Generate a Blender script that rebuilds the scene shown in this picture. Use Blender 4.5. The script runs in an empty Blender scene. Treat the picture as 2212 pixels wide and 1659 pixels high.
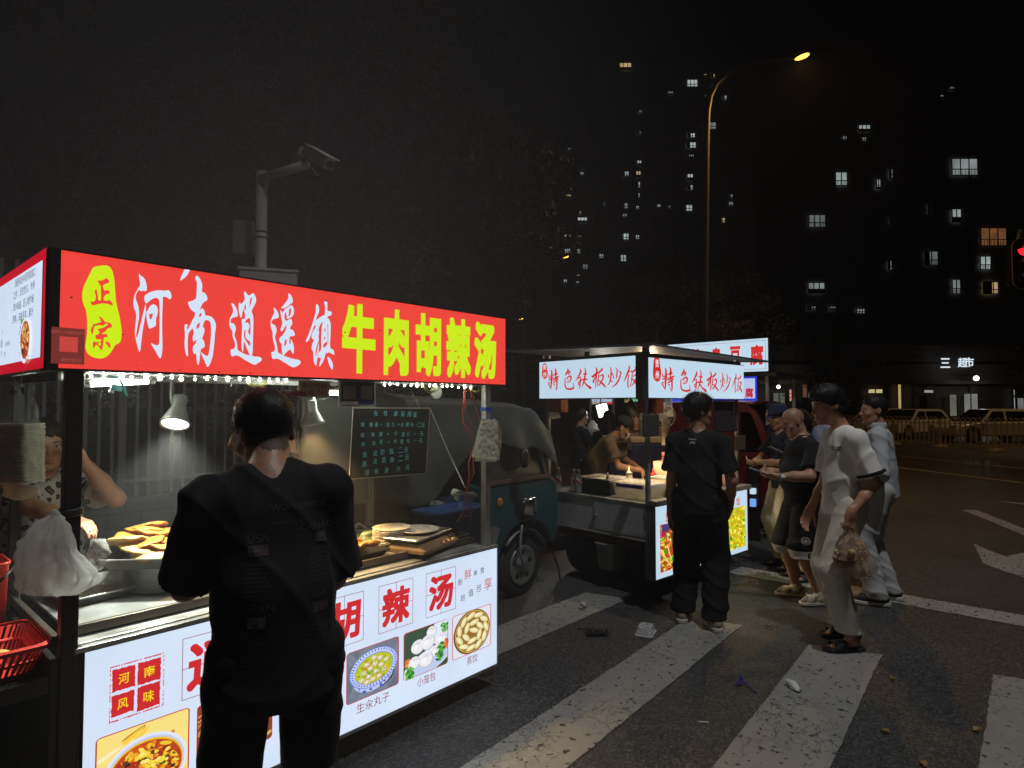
import bpy,math,random
import numpy as np
from mathutils import Vector,Matrix,noise as mnoise
from mathutils.bvhtree import BVHTree

SC = bpy.context.scene
COL = SC.collection
# ---------------------------------------------------------------- camera
TH = math.radians(41.5)          # the street runs along +X; the lens looks 41.5 degrees off it
FPX = 1330.0                     # focal length in units of a 2212-wide picture
EYE = 1.65
PITCH = math.atan(45.5 / FPX)
cam = bpy.data.cameras.new('camera')
cam.sensor_width = 36.0
cam.lens = 36.0 * FPX / 2212.0
cam.clip_start = 0.05
cam.clip_end = 2000
camo = bpy.data.objects.new('camera',cam)
COL.objects.link(camo)
camo.location = (0,0,EYE)
camo.rotation_euler = (math.pi / 2 + PITCH,0,TH - math.pi / 2)
SC.camera = camo

# ---------------------------------------------------------------- night sky, moon, exposure
w = bpy.data.worlds.new('World')
SC.world = w
w.use_nodes = True
nt = w.node_tree
sky = nt.nodes.new('ShaderNodeTexSky')
sky.sky_type = 'NISHITA'
sky.sun_disc = False
sky.sun_elevation = math.radians(-3)
sky.sun_rotation = math.radians(250)
nt.links.new(sky.outputs[0],nt.nodes['Background'].inputs[0])
nt.nodes['Background'].inputs[1].default_value = 0.004
SC.view_settings.view_transform = 'Standard'
SC.view_settings.look = 'None'
SC.view_settings.exposure = 0.0
SC.view_settings.gamma = 1.0
SC.cycles.use_denoising = True
SC.cycles.max_bounces = 6
SC.cycles.diffuse_bounces = 3
SC.cycles.glossy_bounces = 3
SC.cycles.transmission_bounces = 5
SC.cycles.volume_bounces = 0
SC.cycles.transparent_max_bounces = 10
SC.cycles.sample_clamp_indirect = 3.0
SC.cycles.caustics_reflective = False
SC.cycles.caustics_refractive = False


def lamp(name,kind,loc,color,power,target=None,size=0.1,angle=60,blend=0.5,parent=None):
 L = bpy.data.lights.new(name,kind)
 L.color = color
 L.energy = power
 if kind == 'SPOT':
  L.spot_size = math.radians(angle)
  L.spot_blend = blend
  L.shadow_soft_size = size
 elif kind == 'POINT':
  L.shadow_soft_size = size
 elif kind == 'AREA':
  L.size = size
 o = bpy.data.objects.new(name,L)
 COL.objects.link(o)
 o.location = loc
 if target is not None:
  d = Vector(target) - Vector(loc)
  o.rotation_euler = d.to_track_quat('-Z','Y').to_euler()
 if parent is not None:
  o.parent = parent
  o.location = Vector(loc) - Vector(OFF[parent.name])
 return o


moon = bpy.data.lights.new('moon','SUN')
moon.energy = 0.012
moon.angle = math.radians(10)
moon.color = (0.8,0.85,1.0)
moono = bpy.data.objects.new('moon',moon)
COL.objects.link(moono)
moono.rotation_euler = (math.radians(50),0,math.radians(-60))

# ---------------------------------------------------------------- geometry helpers
FH = np.array([math.cos(TH),math.sin(TH),0.0])
RT = np.array([math.sin(TH),-math.cos(TH),0.0])
ZZ = np.array([0,0,1.0])
FW = FH * math.cos(PITCH) + ZZ * math.sin(PITCH)
UP = -FH * math.sin(PITCH) + ZZ * math.cos(PITCH)
CC = np.array([0,0,EYE])


def ray(u,v):
 return FW + RT * ((u - 1106) / FPX) + UP * ((829.5 - v) / FPX)


def PZ(u,v,z=0.0):
 d = ray(u,v)
 return CC + d * ((z - EYE) / d[2])


def PY(u,v,y):
 d = ray(u,v)
 return CC + d * (y / d[1])


def PX(u,v,x):
 d = ray(u,v)
 return CC + d * (x / d[0])


def PD(u,v,dep):
 return CC + ray(u,v) * dep


def crop(x0,y0,s):
 """a reading of an enlarged region of the photograph -> units of the 2212-wide picture"""
 return lambda x,y: ((x0 + x / s) * 0.54,(y0 + y / s) * 0.54)


OFF = {}


def lin(c):
 out = []
 for x in c[:3]:
  x = x / 255.0
  out.append(x / 12.92 if x <= 0.04045 else ((x + 0.055) / 1.055) ** 2.4)
 return tuple(out)


def V(*a):
 return np.array(a,dtype=float)


def unit(a):
 a = np.asarray(a,float)
 return a / (np.linalg.norm(a) + 1e-12)


def rotz(a):
 c,s = math.cos(a),math.sin(a)
 return np.array([[c,-s,0],[s,c,0],[0,0,1.0]])


def rot_axis(ax,a):
 return np.array(Matrix.Rotation(a,3,Vector(ax)))


class MB:
 """collects shapes in world space; build() links them as ONE mesh object"""

 def __init__(s,M=None,T=None):
  s.v,s.f,s.c,s.mi = [],[],[],[]
  s.M,s.T = M,T
  s.col = None
  s.m = 0

 def add(s,pts,faces):
  n = len(s.v)
  for p in pts:
   p = np.asarray(p,float)
   if s.M is not None:
    p = s.M @ p
   if s.T is not None:
    p = p + s.T
   s.v.append(tuple(p))
  for f in faces:
   s.f.append(tuple(i + n for i in f))
   s.c.append(s.col)
   s.mi.append(s.m)
  return s

 def poly(s,pts):
  return s.add(pts,[tuple(range(len(pts)))])

 def box(s,c,d,R=None):
  hx,hy,hz = d[0] / 2,d[1] / 2,d[2] / 2
  p = [V(x,y,z) for x in (-hx,hx) for y in (-hy,hy) for z in (-hz,hz)]
  if R is not None:
   p = [R @ q for q in p]
  c = np.asarray(c,float)
  return s.add([q + c for q in p],[(0,1,3,2),(4,6,7,5),(0,4,5,1),(2,3,7,6),(0,2,6,4),(1,5,7,3)])

 def bb(s,x0,y0,z0,x1,y1,z1):
  return s.box(((x0 + x1) / 2,(y0 + y1) / 2,(z0 + z1) / 2),(abs(x1 - x0),abs(y1 - y0),abs(z1 - z0)))

 def lit(s,x0,y0,z0,x1,y1,z1,face):
  """light box: one glowing face, the rest opaque"""
  s.m = 1
  s.bb(x0,y0,z0,x1,y1,z1)
  s.mi[-6 + {'-x': 0,'-y': 2}[face]] = 0
  s.m = 0
  return s

 def tube(s,path,r,n=8,cap=True,closed=False,sq=None):
  path = [np.asarray(p,float) for p in path]
  k = len(path)
  rr = r if hasattr(r,'__len__') else [r] * k
  pts,fs = [],[]
  prev = None
  for i,p in enumerate(path):
   if closed:
    t = unit(path[(i + 1) % k] - path[i - 1])
   else:
    t = unit(path[min(i + 1,k - 1)] - path[max(i - 1,0)])
   if prev is None:
    a = V(0,0,1) if abs(t[2]) < 0.9 else V(1,0,0)
   else:
    a = prev
   x = unit(np.cross(a,t))
   y = np.cross(t,x)
   prev = y
   for j in range(n):
    an = 2 * math.pi * j / n
    q = (x * math.cos(an) + y * math.sin(an) * (sq or 1)) * rr[i]
    pts.append(p + q)
  for i in range(k if closed else k - 1):
   for j in range(n):
    a,b = i * n + j,i * n + (j + 1) % n
    c,d = ((i + 1) % k) * n + (j + 1) % n,((i + 1) % k) * n + j
    fs.append((a,b,c,d))
  if cap and not closed:
   fs.append(tuple(range(n))[::-1])
   fs.append(tuple((k - 1) * n + j for j in range(n)))
  return s.add(pts,fs)

 def cyl(s,a,b,r,n=16,r2=None):
  return s.tube([a,b],[r,r if r2 is None else r2],n)

 def lathe(s,prof,c,n=24,R=None,sx=1,sy=1,close=False):
  c = np.asarray(c,float)
  pts,fs = [],[]
  for (r,z) in prof:
   for j in range(n):
    a = 2 * math.pi * j / n
    q = V(r * math.cos(a) * sx,r * math.sin(a) * sy,z)
    if R is not None:
     q = R @ q
    pts.append(c + q)
  k = len(prof)
  for i in range(k - 1):
   for j in range(n):
    fs.append((i * n + j,i * n + (j + 1) % n,(i + 1) * n + (j + 1) % n,(i + 1) * n + j))
  if prof[0][0] > 1e-6:
   fs.append(tuple(range(n))[::-1])
  if prof[-1][0] > 1e-6:
   fs.append(tuple((k - 1) * n + j for j in range(n)))
  return s.add(pts,fs)

 def prism(s,poly,O,ux,uy,dep):
  """outline in the plane (ux, uy) at O pushed back by the vector dep"""
  O,ux,uy,dep = [np.asarray(q,float) for q in (O,ux,uy,dep)]
  n = len(poly)
  a = [O + ux * p[0] + uy * p[1] for p in poly]
  b = [q + dep for q in a]
  fs = [tuple(range(n)),tuple(range(n,2 * n))[::-1]]
  fs += [(i,n + i,n + (i + 1) % n,(i + 1) % n) for i in range(n)]
  return s.add(a + b,fs)

 def sheet(s,fn,nu,nv,cu=False):
  pts = [fn(i / (nu if cu else nu - 1),j / (nv - 1)) for i in range(nu) for j in range(nv)]
  fs = []
  for i in range(nu if cu else nu - 1):
   for j in range(nv - 1):
    k = (i + 1) % nu
    fs.append((i * nv + j,k * nv + j,k * nv + j + 1,i * nv + j + 1))
  return s.add(pts,fs)

 def ball(s,c,r,nu=14,nv=9,R=None):
  r = r if hasattr(r,'__len__') else (r,r,r)
  c = np.asarray(c,float)

  def fn(a,b):
   t,p = 2 * math.pi * a,math.pi * b
   q = V(r[0] * math.sin(p) * math.cos(t),r[1] * math.sin(p) * math.sin(t),r[2] * math.cos(p))
   return c + (R @ q if R is not None else q)
  return s.sheet(fn,nu,nv,True)

 def build(s,name,mat,parent=None,smooth=False,bevel=0.0,thick=0.0,seg=2):
  me = bpy.data.meshes.new(name)
  off = OFF[parent.name] if parent is not None else np.zeros(3)
  me.from_pydata([tuple(np.array(p) - off) for p in s.v],[],s.f)
  o = bpy.data.objects.new(name,me)
  COL.objects.link(o)
  for m in (mat if isinstance(mat,(list,tuple)) else [mat]):
   me.materials.append(m)
  if any(s.mi):
   me.polygons.foreach_set('material_index',s.mi)
  if any(c is not None for c in s.c):
   at = me.color_attributes.new('col','FLOAT_COLOR','CORNER')
   arr = []
   for f,c in zip(s.f,s.c):
    c = c or (0.5,0.5,0.5)
    arr += [c[0],c[1],c[2],1.0] * len(f)
   at.data.foreach_set('color',arr)
  if smooth:
   me.polygons.foreach_set('use_smooth',[True] * len(me.polygons))
  me.update()
  if thick:
   md = o.modifiers.new('solid','SOLIDIFY')
   md.thickness = thick
   md.offset = 0
  if bevel:
   md = o.modifiers.new('edge','BEVEL')
   md.width = bevel
   md.segments = seg
   md.limit_method = 'ANGLE'
   md.angle_limit = math.radians(40)
  if parent is not None:
   o.parent = parent
   OFF[o.name] = off
  else:
   OFF[o.name] = off
  return o


def thing(name,label,cat,loc=(0,0,0),group=None):
 o = bpy.data.objects.new(name,None)
 o.empty_display_size = 0.1
 COL.objects.link(o)
 o.location = loc
 OFF[o.name] = np.asarray(loc,float)
 return tag(o,label,cat,group)


def tag(o,label,cat,group=None):
 o['label'] = label
 o['category'] = cat
 if group:
  o['group'] = group
 return o


def kind(o,k):
 o['kind'] = k
 return o


def copy_tree(o,loc,rz=0.0,label=None,group=None,scale=None):
 c = o.copy()
 COL.objects.link(c)
 c.location = loc
 c.rotation_euler = (0,0,rz)
 if scale:
  c.scale = scale
 if label:
  c['label'] = label
 if group:
  c['group'] = group
 for ch in list(o.children):
  d = ch.copy()
  COL.objects.link(d)
  d.parent = c
  for g in list(ch.children):
   e = g.copy()
   COL.objects.link(e)
   e.parent = d
 return c


# ---------------------------------------------------------------- lettering
_G = {}


def glyph(ch,bold=0.0):
 k = (ch,bold)
 if k not in _G:
  cu = bpy.data.curves.new('lettering','FONT')
  cu.body = ch
  cu.offset = bold
  cu.resolution_u = 3
  ob = bpy.data.objects.new('lettering',cu)
  COL.objects.link(ob)
  dg = bpy.context.evaluated_depsgraph_get()
  dg.update()
  me = bpy.data.meshes.new_from_object(ob.evaluated_get(dg))
  v = np.array([q.co[:2] for q in me.vertices],float).reshape(-1,2)
  f = [tuple(p.vertices) for p in me.polygons]
  bpy.data.objects.remove(ob)
  bpy.data.curves.remove(cu)
  bpy.data.meshes.remove(me)
  _G[k] = (v,f)
 return _G[k]


def put_box(mb,ch,c,w_,h_,ux,uy,bold=0.0,shear=0.0):
 """one character (or a word) stretched into a box centred on c"""
 v,f = glyph(ch,min(bold,.008))
 if not len(v):
  return
 lo,hi = v.min(0),v.max(0)
 k = max(0.0,bold - .008) * 1.25          # heavier strokes: the thin letter laid over itself in a small ring
 q = (v - (lo + hi) / 2) / np.maximum(hi - lo,1e-6)
 q[:,0] += shear * q[:,1]
 c,ux,uy = [np.asarray(a,float) for a in (c,ux,uy)]
 nn = np.cross(ux,uy)
 q *= 1 - 2 * k
 ring = [(0,0)] if k <= 0 else [(k * i,k * j) for i in (-1,0,1) for j in (-1,0,1) if i or j]
 for i,(dx,dy) in enumerate(ring):
  mb.add([c + ux * ((a + dx) * w_) + uy * ((b + dy) * h_) + nn * (i * .00006) for a,b in q],f)


def put_line(mb,s_,c,h_,ux,uy,bold=0.0,width=None,align='c',shear=0.0):
 """a line of writing h_ high, centred on c (or starting at it)"""
 bold = min(bold,.012)
 v,f = glyph(s_,bold)
 if not len(v):
  return
 v = v.copy()
 ref = glyph('国',bold)[0]
 H = ref[:,1].max() - ref[:,1].min() if any(ord(x) > 0x2000 for x in s_) else 0.72
 v = v * (h_ / H)
 if width:
  v[:,0] *= width / (v[:,0].max() - v[:,0].min())
 x0 = (v[:,0].max() + v[:,0].min()) / 2 if align == 'c' else v[:,0].min()
 y0 = (v[:,1].max() + v[:,1].min()) / 2
 v[:,0] += shear * (v[:,1] - y0)
 c,ux,uy = [np.asarray(a,float) for a in (c,ux,uy)]
 mb.add([c + ux * (a - x0) + uy * (b - y0) for a,b in v],f)


def chaikin(p,k=2):
 p = np.asarray(p,float)
 for _ in range(k):
  q = np.roll(p,-1,0)
  a,b = p * 0.75 + q * 0.25,p * 0.25 + q * 0.75
  p = np.empty((2 * len(a),2))
  p[0::2],p[1::2] = a,b
 return p


def fill_outline(outer,holes=(),smooth=1):
 """flat filled outline with holes -> (2-D vertices, faces)"""
 cu = bpy.data.curves.new('outline','CURVE')
 cu.dimensions = '2D'
 cu.fill_mode = 'BOTH'
 for k,pl in enumerate([outer] + list(holes)):
  p = chaikin(pl,smooth) if smooth else np.asarray(pl,float)
  sp = cu.splines.new('POLY')
  sp.points.add(len(p) - 1)
  for i,q in enumerate(p):
   sp.points[i].co = (q[0],q[1],0,1)
  sp.use_cyclic_u = True
 ob = bpy.data.objects.new('outline',cu)
 COL.objects.link(ob)
 dg = bpy.context.evaluated_depsgraph_get()
 dg.update()
 me = bpy.data.meshes.new_from_object(ob.evaluated_get(dg))
 v = [tuple(q.co[:2]) for q in me.vertices]
 f = [tuple(p.vertices) for p in me.polygons]
 bpy.data.objects.remove(ob)
 bpy.data.curves.remove(cu)
 bpy.data.meshes.remove(me)
 return v,f


# ---------------------------------------------------------------- materials
_M = {}


def _new(name):
 m = bpy.data.materials.new(name)
 m.use_nodes = True
 n = m.node_tree
 b = n.nodes['Principled BSDF']
 return m,n,b


def pbr(name,col,rough=0.6,metal=0.0,var=0.12,vs=8.0,bump=0.0,bs=60.0,spec=0.5,trans=0.0,alpha=1.0,sub=0.0,detail=4):
 """col is linear; broken up by two scales of noise"""
 if name in _M:
  return _M[name]
 m,n,b = _new(name)
 N,L = n.nodes,n.links
 tc = N.new('ShaderNodeTexCoord')
 nz = N.new('ShaderNodeTexNoise')
 nz.inputs['Scale'].default_value = vs
 nz.inputs['Detail'].default_value = detail
 L.new(tc.outputs['Object'],nz.inputs['Vector'])
 mx = N.new('ShaderNodeMix')
 mx.data_type = 'RGBA'
 mx.inputs['A'].default_value = tuple(max(0,x * (1 - var * 1.6)) for x in col) + (1,)
 mx.inputs['B'].default_value = tuple(min(1,x * (1 + var * 1.6)) for x in col) + (1,)
 L.new(nz.outputs['Fac'],mx.inputs['Factor'])
 L.new(mx.outputs['Result'],b.inputs['Base Color'])
 b.inputs['Metallic'].default_value = metal
 b.inputs['Specular IOR Level'].default_value = spec
 mr = N.new('ShaderNodeMapRange')
 mr.inputs['To Min'].default_value = max(0.03,rough - 0.12)
 mr.inputs['To Max'].default_value = min(1,rough + 0.12)
 L.new(nz.outputs['Fac'],mr.inputs['Value'])
 L.new(mr.outputs['Result'],b.inputs['Roughness'])
 if trans:
  b.inputs['Transmission Weight'].default_value = trans
 if alpha < 1:
  b.inputs['Alpha'].default_value = alpha
 if sub:
  b.inputs['Subsurface Weight'].default_value = sub
  b.inputs['Subsurface Scale'].default_value = 0.01
 if bump:
  n2 = N.new('ShaderNodeTexNoise')
  n2.inputs['Scale'].default_value = bs
  n2.inputs['Detail'].default_value = 3
  L.new(tc.outputs['Object'],n2.inputs['Vector'])
  bp = N.new('ShaderNodeBump')
  bp.inputs['Strength'].default_value = bump
  bp.inputs['Distance'].default_value = 0.01
  L.new(n2.outputs['Fac'],bp.inputs['Height'])
  L.new(bp.outputs['Normal'],b.inputs['Normal'])
 _M[name] = m
 return m


def strand(name,col,rough=.45):
 """hair: fine strands running down the head"""
 if name in _M:
  return _M[name]
 m,n,b = _new(name)
 N,L = n.nodes,n.links
 tc = N.new('ShaderNodeTexCoord')
 mp = N.new('ShaderNodeMapping')
 mp.inputs['Scale'].default_value = (260,260,28)
 L.new(tc.outputs['Object'],mp.inputs['Vector'])
 nz_ = N.new('ShaderNodeTexNoise')
 nz_.inputs['Scale'].default_value = 1
 nz_.inputs['Detail'].default_value = 3
 L.new(mp.outputs['Vector'],nz_.inputs['Vector'])
 mx = N.new('ShaderNodeMix')
 mx.data_type = 'RGBA'
 mx.inputs['A'].default_value = tuple(x * .5 for x in col) + (1,)
 mx.inputs['B'].default_value = tuple(x * 1.7 for x in col) + (1,)
 L.new(nz_.outputs['Fac'],mx.inputs['Factor'])
 L.new(mx.outputs['Result'],b.inputs['Base Color'])
 b.inputs['Roughness'].default_value = rough
 b.inputs['Specular IOR Level'].default_value = .25
 bp = N.new('ShaderNodeBump')
 bp.inputs['Strength'].default_value = .6
 bp.inputs['Distance'].default_value = .004
 L.new(nz_.outputs['Fac'],bp.inputs['Height'])
 L.new(bp.outputs['Normal'],b.inputs['Normal'])
 _M[name] = m
 return m


def glow(name,col,strength=1.0,sample=True,attr=False,var=0.0,vs=3.0,gloss=True):
 """something that gives off light: a lit panel, a lamp, a lit print"""
 if name in _M:
  return _M[name]
 m,n,b = _new(name)
 N,L = n.nodes,n.links
 b.inputs['Base Color'].default_value = (0.06,0.06,0.06,1) if gloss else (0,0,0,1)
 b.inputs['Roughness'].default_value = 0.45
 b.inputs['Emission Strength'].default_value = strength
 if attr:
  at = N.new('ShaderNodeAttribute')
  at.attribute_name = 'col'
  L.new(at.outputs['Color'],b.inputs['Emission Color'])
 else:
  b.inputs['Emission Color'].default_value = tuple(col) + (1,)
 if var:
  tc = N.new('ShaderNodeTexCoord')
  nz = N.new('ShaderNodeTexNoise')
  nz.inputs['Scale'].default_value = vs
  nz.inputs['Detail'].default_value = 3
  L.new(tc.outputs['Object'],nz.inputs['Vector'])
  mr = N.new('ShaderNodeMapRange')
  mr.inputs['To Min'].default_value = strength * (1 - var * 1.7)
  mr.inputs['To Max'].default_value = strength * (1 + var * 1.7)
  L.new(nz.outputs['Fac'],mr.inputs['Value'])
  L.new(mr.outputs['Result'],b.inputs['Emission Strength'])
 if not sample:
  m.cycles.emission_sampling = 'NONE'
 _M[name] = m
 return m


def printed(name,rough=0.5):
 """unlit print: colours come from the mesh's own colour attribute"""
 if name in _M:
  return _M[name]
 m,n,b = _new(name)
 at = n.nodes.new('ShaderNodeAttribute')
 at.attribute_name = 'col'
 n.links.new(at.outputs['Color'],b.inputs['Base Color'])
 b.inputs['Roughness'].default_value = rough
 _M[name] = m
 return m


def steel(name='brushed_steel',col=(0.55,0.55,0.53),rough=0.32,stretch=(3,60,60)):
 if name in _M:
  return _M[name]
 m,n,b = _new(name)
 N,L = n.nodes,n.links
 tc = N.new('ShaderNodeTexCoord')
 mp = N.new('ShaderNodeMapping')
 mp.inputs['Scale'].default_value = stretch
 L.new(tc.outputs['Object'],mp.inputs['Vector'])
 nz = N.new('ShaderNodeTexNoise')
 nz.inputs['Scale'].default_value = 2.5
 nz.inputs['Detail'].default_value = 5
 L.new(mp.outputs['Vector'],nz.inputs['Vector'])
 n2 = N.new('ShaderNodeTexNoise')
 n2.inputs['Scale'].default_value = 5
 n2.inputs['Detail'].default_value = 6
 L.new(tc.outputs['Object'],n2.inputs['Vector'])
 mr = N.new('ShaderNodeMapRange')
 mr.inputs['To Min'].default_value = rough - 0.14
 mr.inputs['To Max'].default_value = rough + 0.3
 L.new(n2.outputs['Fac'],mr.inputs['Value'])
 L.new(mr.outputs['Result'],b.inputs['Roughness'])
 mx = N.new('ShaderNodeMix')
 mx.data_type = 'RGBA'
 mx.inputs['A'].default_value = tuple(x * 0.55 for x in col) + (1,)
 mx.inputs['B'].default_value = tuple(col) + (1,)
 rr = N.new('ShaderNodeMapRange')
 rr.inputs['From Min'].default_value = 0.35
 rr.inputs['From Max'].default_value = 0.6
 L.new(n2.outputs['Fac'],rr.inputs['Value'])
 L.new(rr.outputs['Result'],mx.inputs['Factor'])
 L.new(mx.outputs['Result'],b.inputs['Base Color'])
 b.inputs['Metallic'].default_value = 0.65
 bp = N.new('ShaderNodeBump')
 bp.inputs['Strength'].default_value = 0.12
 bp.inputs['Distance'].default_value = 0.004
 L.new(nz.outputs['Fac'],bp.inputs['Height'])
 L.new(bp.outputs['Normal'],b.inputs['Normal'])
 _M[name] = m
 return m


def see_light(m,col,fac):
 """lets light from behind glow through thin foam, film or paper"""
 n = m.node_tree
 t = n.nodes.new('ShaderNodeBsdfTranslucent')
 t.inputs['Color'].default_value = tuple(col) + (1,)
 x = n.nodes.new('ShaderNodeMixShader')
 x.inputs[0].default_value = fac
 n.links.new(n.nodes['Principled BSDF'].outputs[0],x.inputs[1])
 n.links.new(t.outputs[0],x.inputs[2])
 n.links.new(x.outputs[0],n.nodes['Material Output'].inputs['Surface'])
 return m


def film(name,col=(0.8,0.8,0.78),alpha=0.45,rough=0.25):
 """thin plastic film: partly see-through, glossy, crinkled"""
 if name in _M:
  return _M[name]
 m,n,b = _new(name)
 N,L = n.nodes,n.links
 tc = N.new('ShaderNodeTexCoord')
 nz = N.new('ShaderNodeTexNoise')
 nz.inputs['Scale'].default_value = 22
 nz.inputs['Detail'].default_value = 5
 nz.inputs['Distortion'].default_value = 1.2
 L.new(tc.outputs['Object'],nz.inputs['Vector'])
 mr = N.new('ShaderNodeMapRange')
 mr.inputs['From Min'].default_value = 0.35
 mr.inputs['From Max'].default_value = 0.65
 mr.inputs['To Min'].default_value = max(0.0,alpha - 0.15)
 mr.inputs['To Max'].default_value = min(1.0,alpha + 0.15)
 L.new(nz.outputs['Fac'],mr.inputs['Value'])
 L.new(mr.outputs['Result'],b.inputs['Alpha'])
 b.inputs['Base Color'].default_value = tuple(col) + (1,)
 b.inputs['Roughness'].default_value = rough
 bp = N.new('ShaderNodeBump')
 bp.inputs['Strength'].default_value = 0.5
 bp.inputs['Distance'].default_value = 0.01
 L.new(nz.outputs['Fac'],bp.inputs['Height'])
 L.new(bp.outputs['Normal'],b.inputs['Normal'])
 _M[name] = m
 return m


BOXM = pbr('box_back',(.05,.05,.05),.6)
STEEL = steel()
STEEL2 = steel('worn_steel',(0.42,0.42,0.40),0.42)
DARK = pbr('dark_frame',(0.018,0.017,0.016),0.4,0.3,0.3)
BLACK = pbr('black_plastic',(0.012,0.012,0.013),0.45,0,0.2)
WHITEP = pbr('white_plastic',(0.72,0.72,0.69),0.45,0,0.05)
GREYP = pbr('grey_paint',(0.35,0.35,0.34),0.5,0.1,0.1)
RUBBER = pbr('tyre_rubber',(0.02,0.02,0.02),0.8,0,0.3,bump=0.3)
CREAM = pbr('cream_china',(0.70,0.66,0.52),0.28,0,0.04)
REDP = pbr('red_plastic',(0.62,0.035,0.025),0.38,0,0.08)
BULB = glow('bulb_white',(0.93,1.0,0.86),42.0,True)
LEDM = glow('led_white',(0.92,1.0,0.82),120.0,True)
GLASS = pbr('clear_plastic',(0.9,0.92,0.92),0.12,0,0.02,alpha=0.22)
EX,EY,EZ = V(1,0,0),V(0,1,0),V(0,0,1)

# ================================================================ the setting
def asphalt():
 m,n,b = _new('asphalt')
 N,L = n.nodes,n.links
 tc = N.new('ShaderNodeTexCoord')
 big = N.new('ShaderNodeTexNoise')
 big.inputs['Scale'].default_value = 0.7
 big.inputs['Detail'].default_value = 6
 L.new(tc.outputs['Object'],big.inputs['Vector'])
 vo = N.new('ShaderNodeTexVoronoi')
 vo.inputs['Scale'].default_value = 95
 L.new(tc.outputs['Object'],vo.inputs['Vector'])
 gr = N.new('ShaderNodeTexNoise')
 gr.inputs['Scale'].default_value = 160
 gr.inputs['Detail'].default_value = 2
 L.new(tc.outputs['Object'],gr.inputs['Vector'])
 rp = N.new('ShaderNodeValToRGB')
 rp.color_ramp.elements[0].position = 0.0
 rp.color_ramp.elements[0].color = (0.018,0.018,0.019,1)
 rp.color_ramp.elements[1].position = 1.0
 rp.color_ramp.elements[1].color = (0.11,0.108,0.10,1)
 e = rp.color_ramp.elements.new(0.62)
 e.color = (0.044,0.044,0.045,1)
 sp = N.new('ShaderNodeSeparateColor')
 L.new(vo.outputs['Color'],sp.inputs['Color'])
 L.new(sp.outputs[0],rp.inputs['Fac'])
 mx = N.new('ShaderNodeMix')
 mx.data_type = 'RGBA'
 mx.blend_type = 'MULTIPLY'
 mx.inputs['Factor'].default_value = 1.0
 L.new(rp.outputs['Color'],mx.inputs['A'])
 r2 = N.new('ShaderNodeValToRGB')
 r2.color_ramp.elements[0].position = 0.3
 r2.color_ramp.elements[0].color = (0.75,0.75,0.75,1)
 r2.color_ramp.elements[1].position = 0.72
 r2.color_ramp.elements[1].color = (1.25,1.22,1.18,1)
 L.new(big.outputs['Fac'],r2.inputs['Fac'])
 L.new(r2.outputs['Color'],mx.inputs['B'])
 L.new(mx.outputs['Result'],b.inputs['Base Color'])
 mr = N.new('ShaderNodeMapRange')
 mr.inputs['To Min'].default_value = 0.30
 mr.inputs['To Max'].default_value = 0.62
 L.new(big.outputs['Fac'],mr.inputs['Value'])
 L.new(mr.outputs['Result'],b.inputs['Roughness'])
 bp = N.new('ShaderNodeBump')
 bp.inputs['Strength'].default_value = 0.9
 bp.inputs['Distance'].default_value = 0.006
 ad = N.new('ShaderNodeMath')
 ad.operation = 'ADD'
 L.new(vo.outputs['Distance'],ad.inputs[0])
 L.new(gr.outputs['Fac'],ad.inputs[1])
 L.new(ad.outputs[0],bp.inputs['Height'])
 L.new(bp.outputs['Normal'],b.inputs['Normal'])
 _M['asphalt'] = m
 return m


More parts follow.
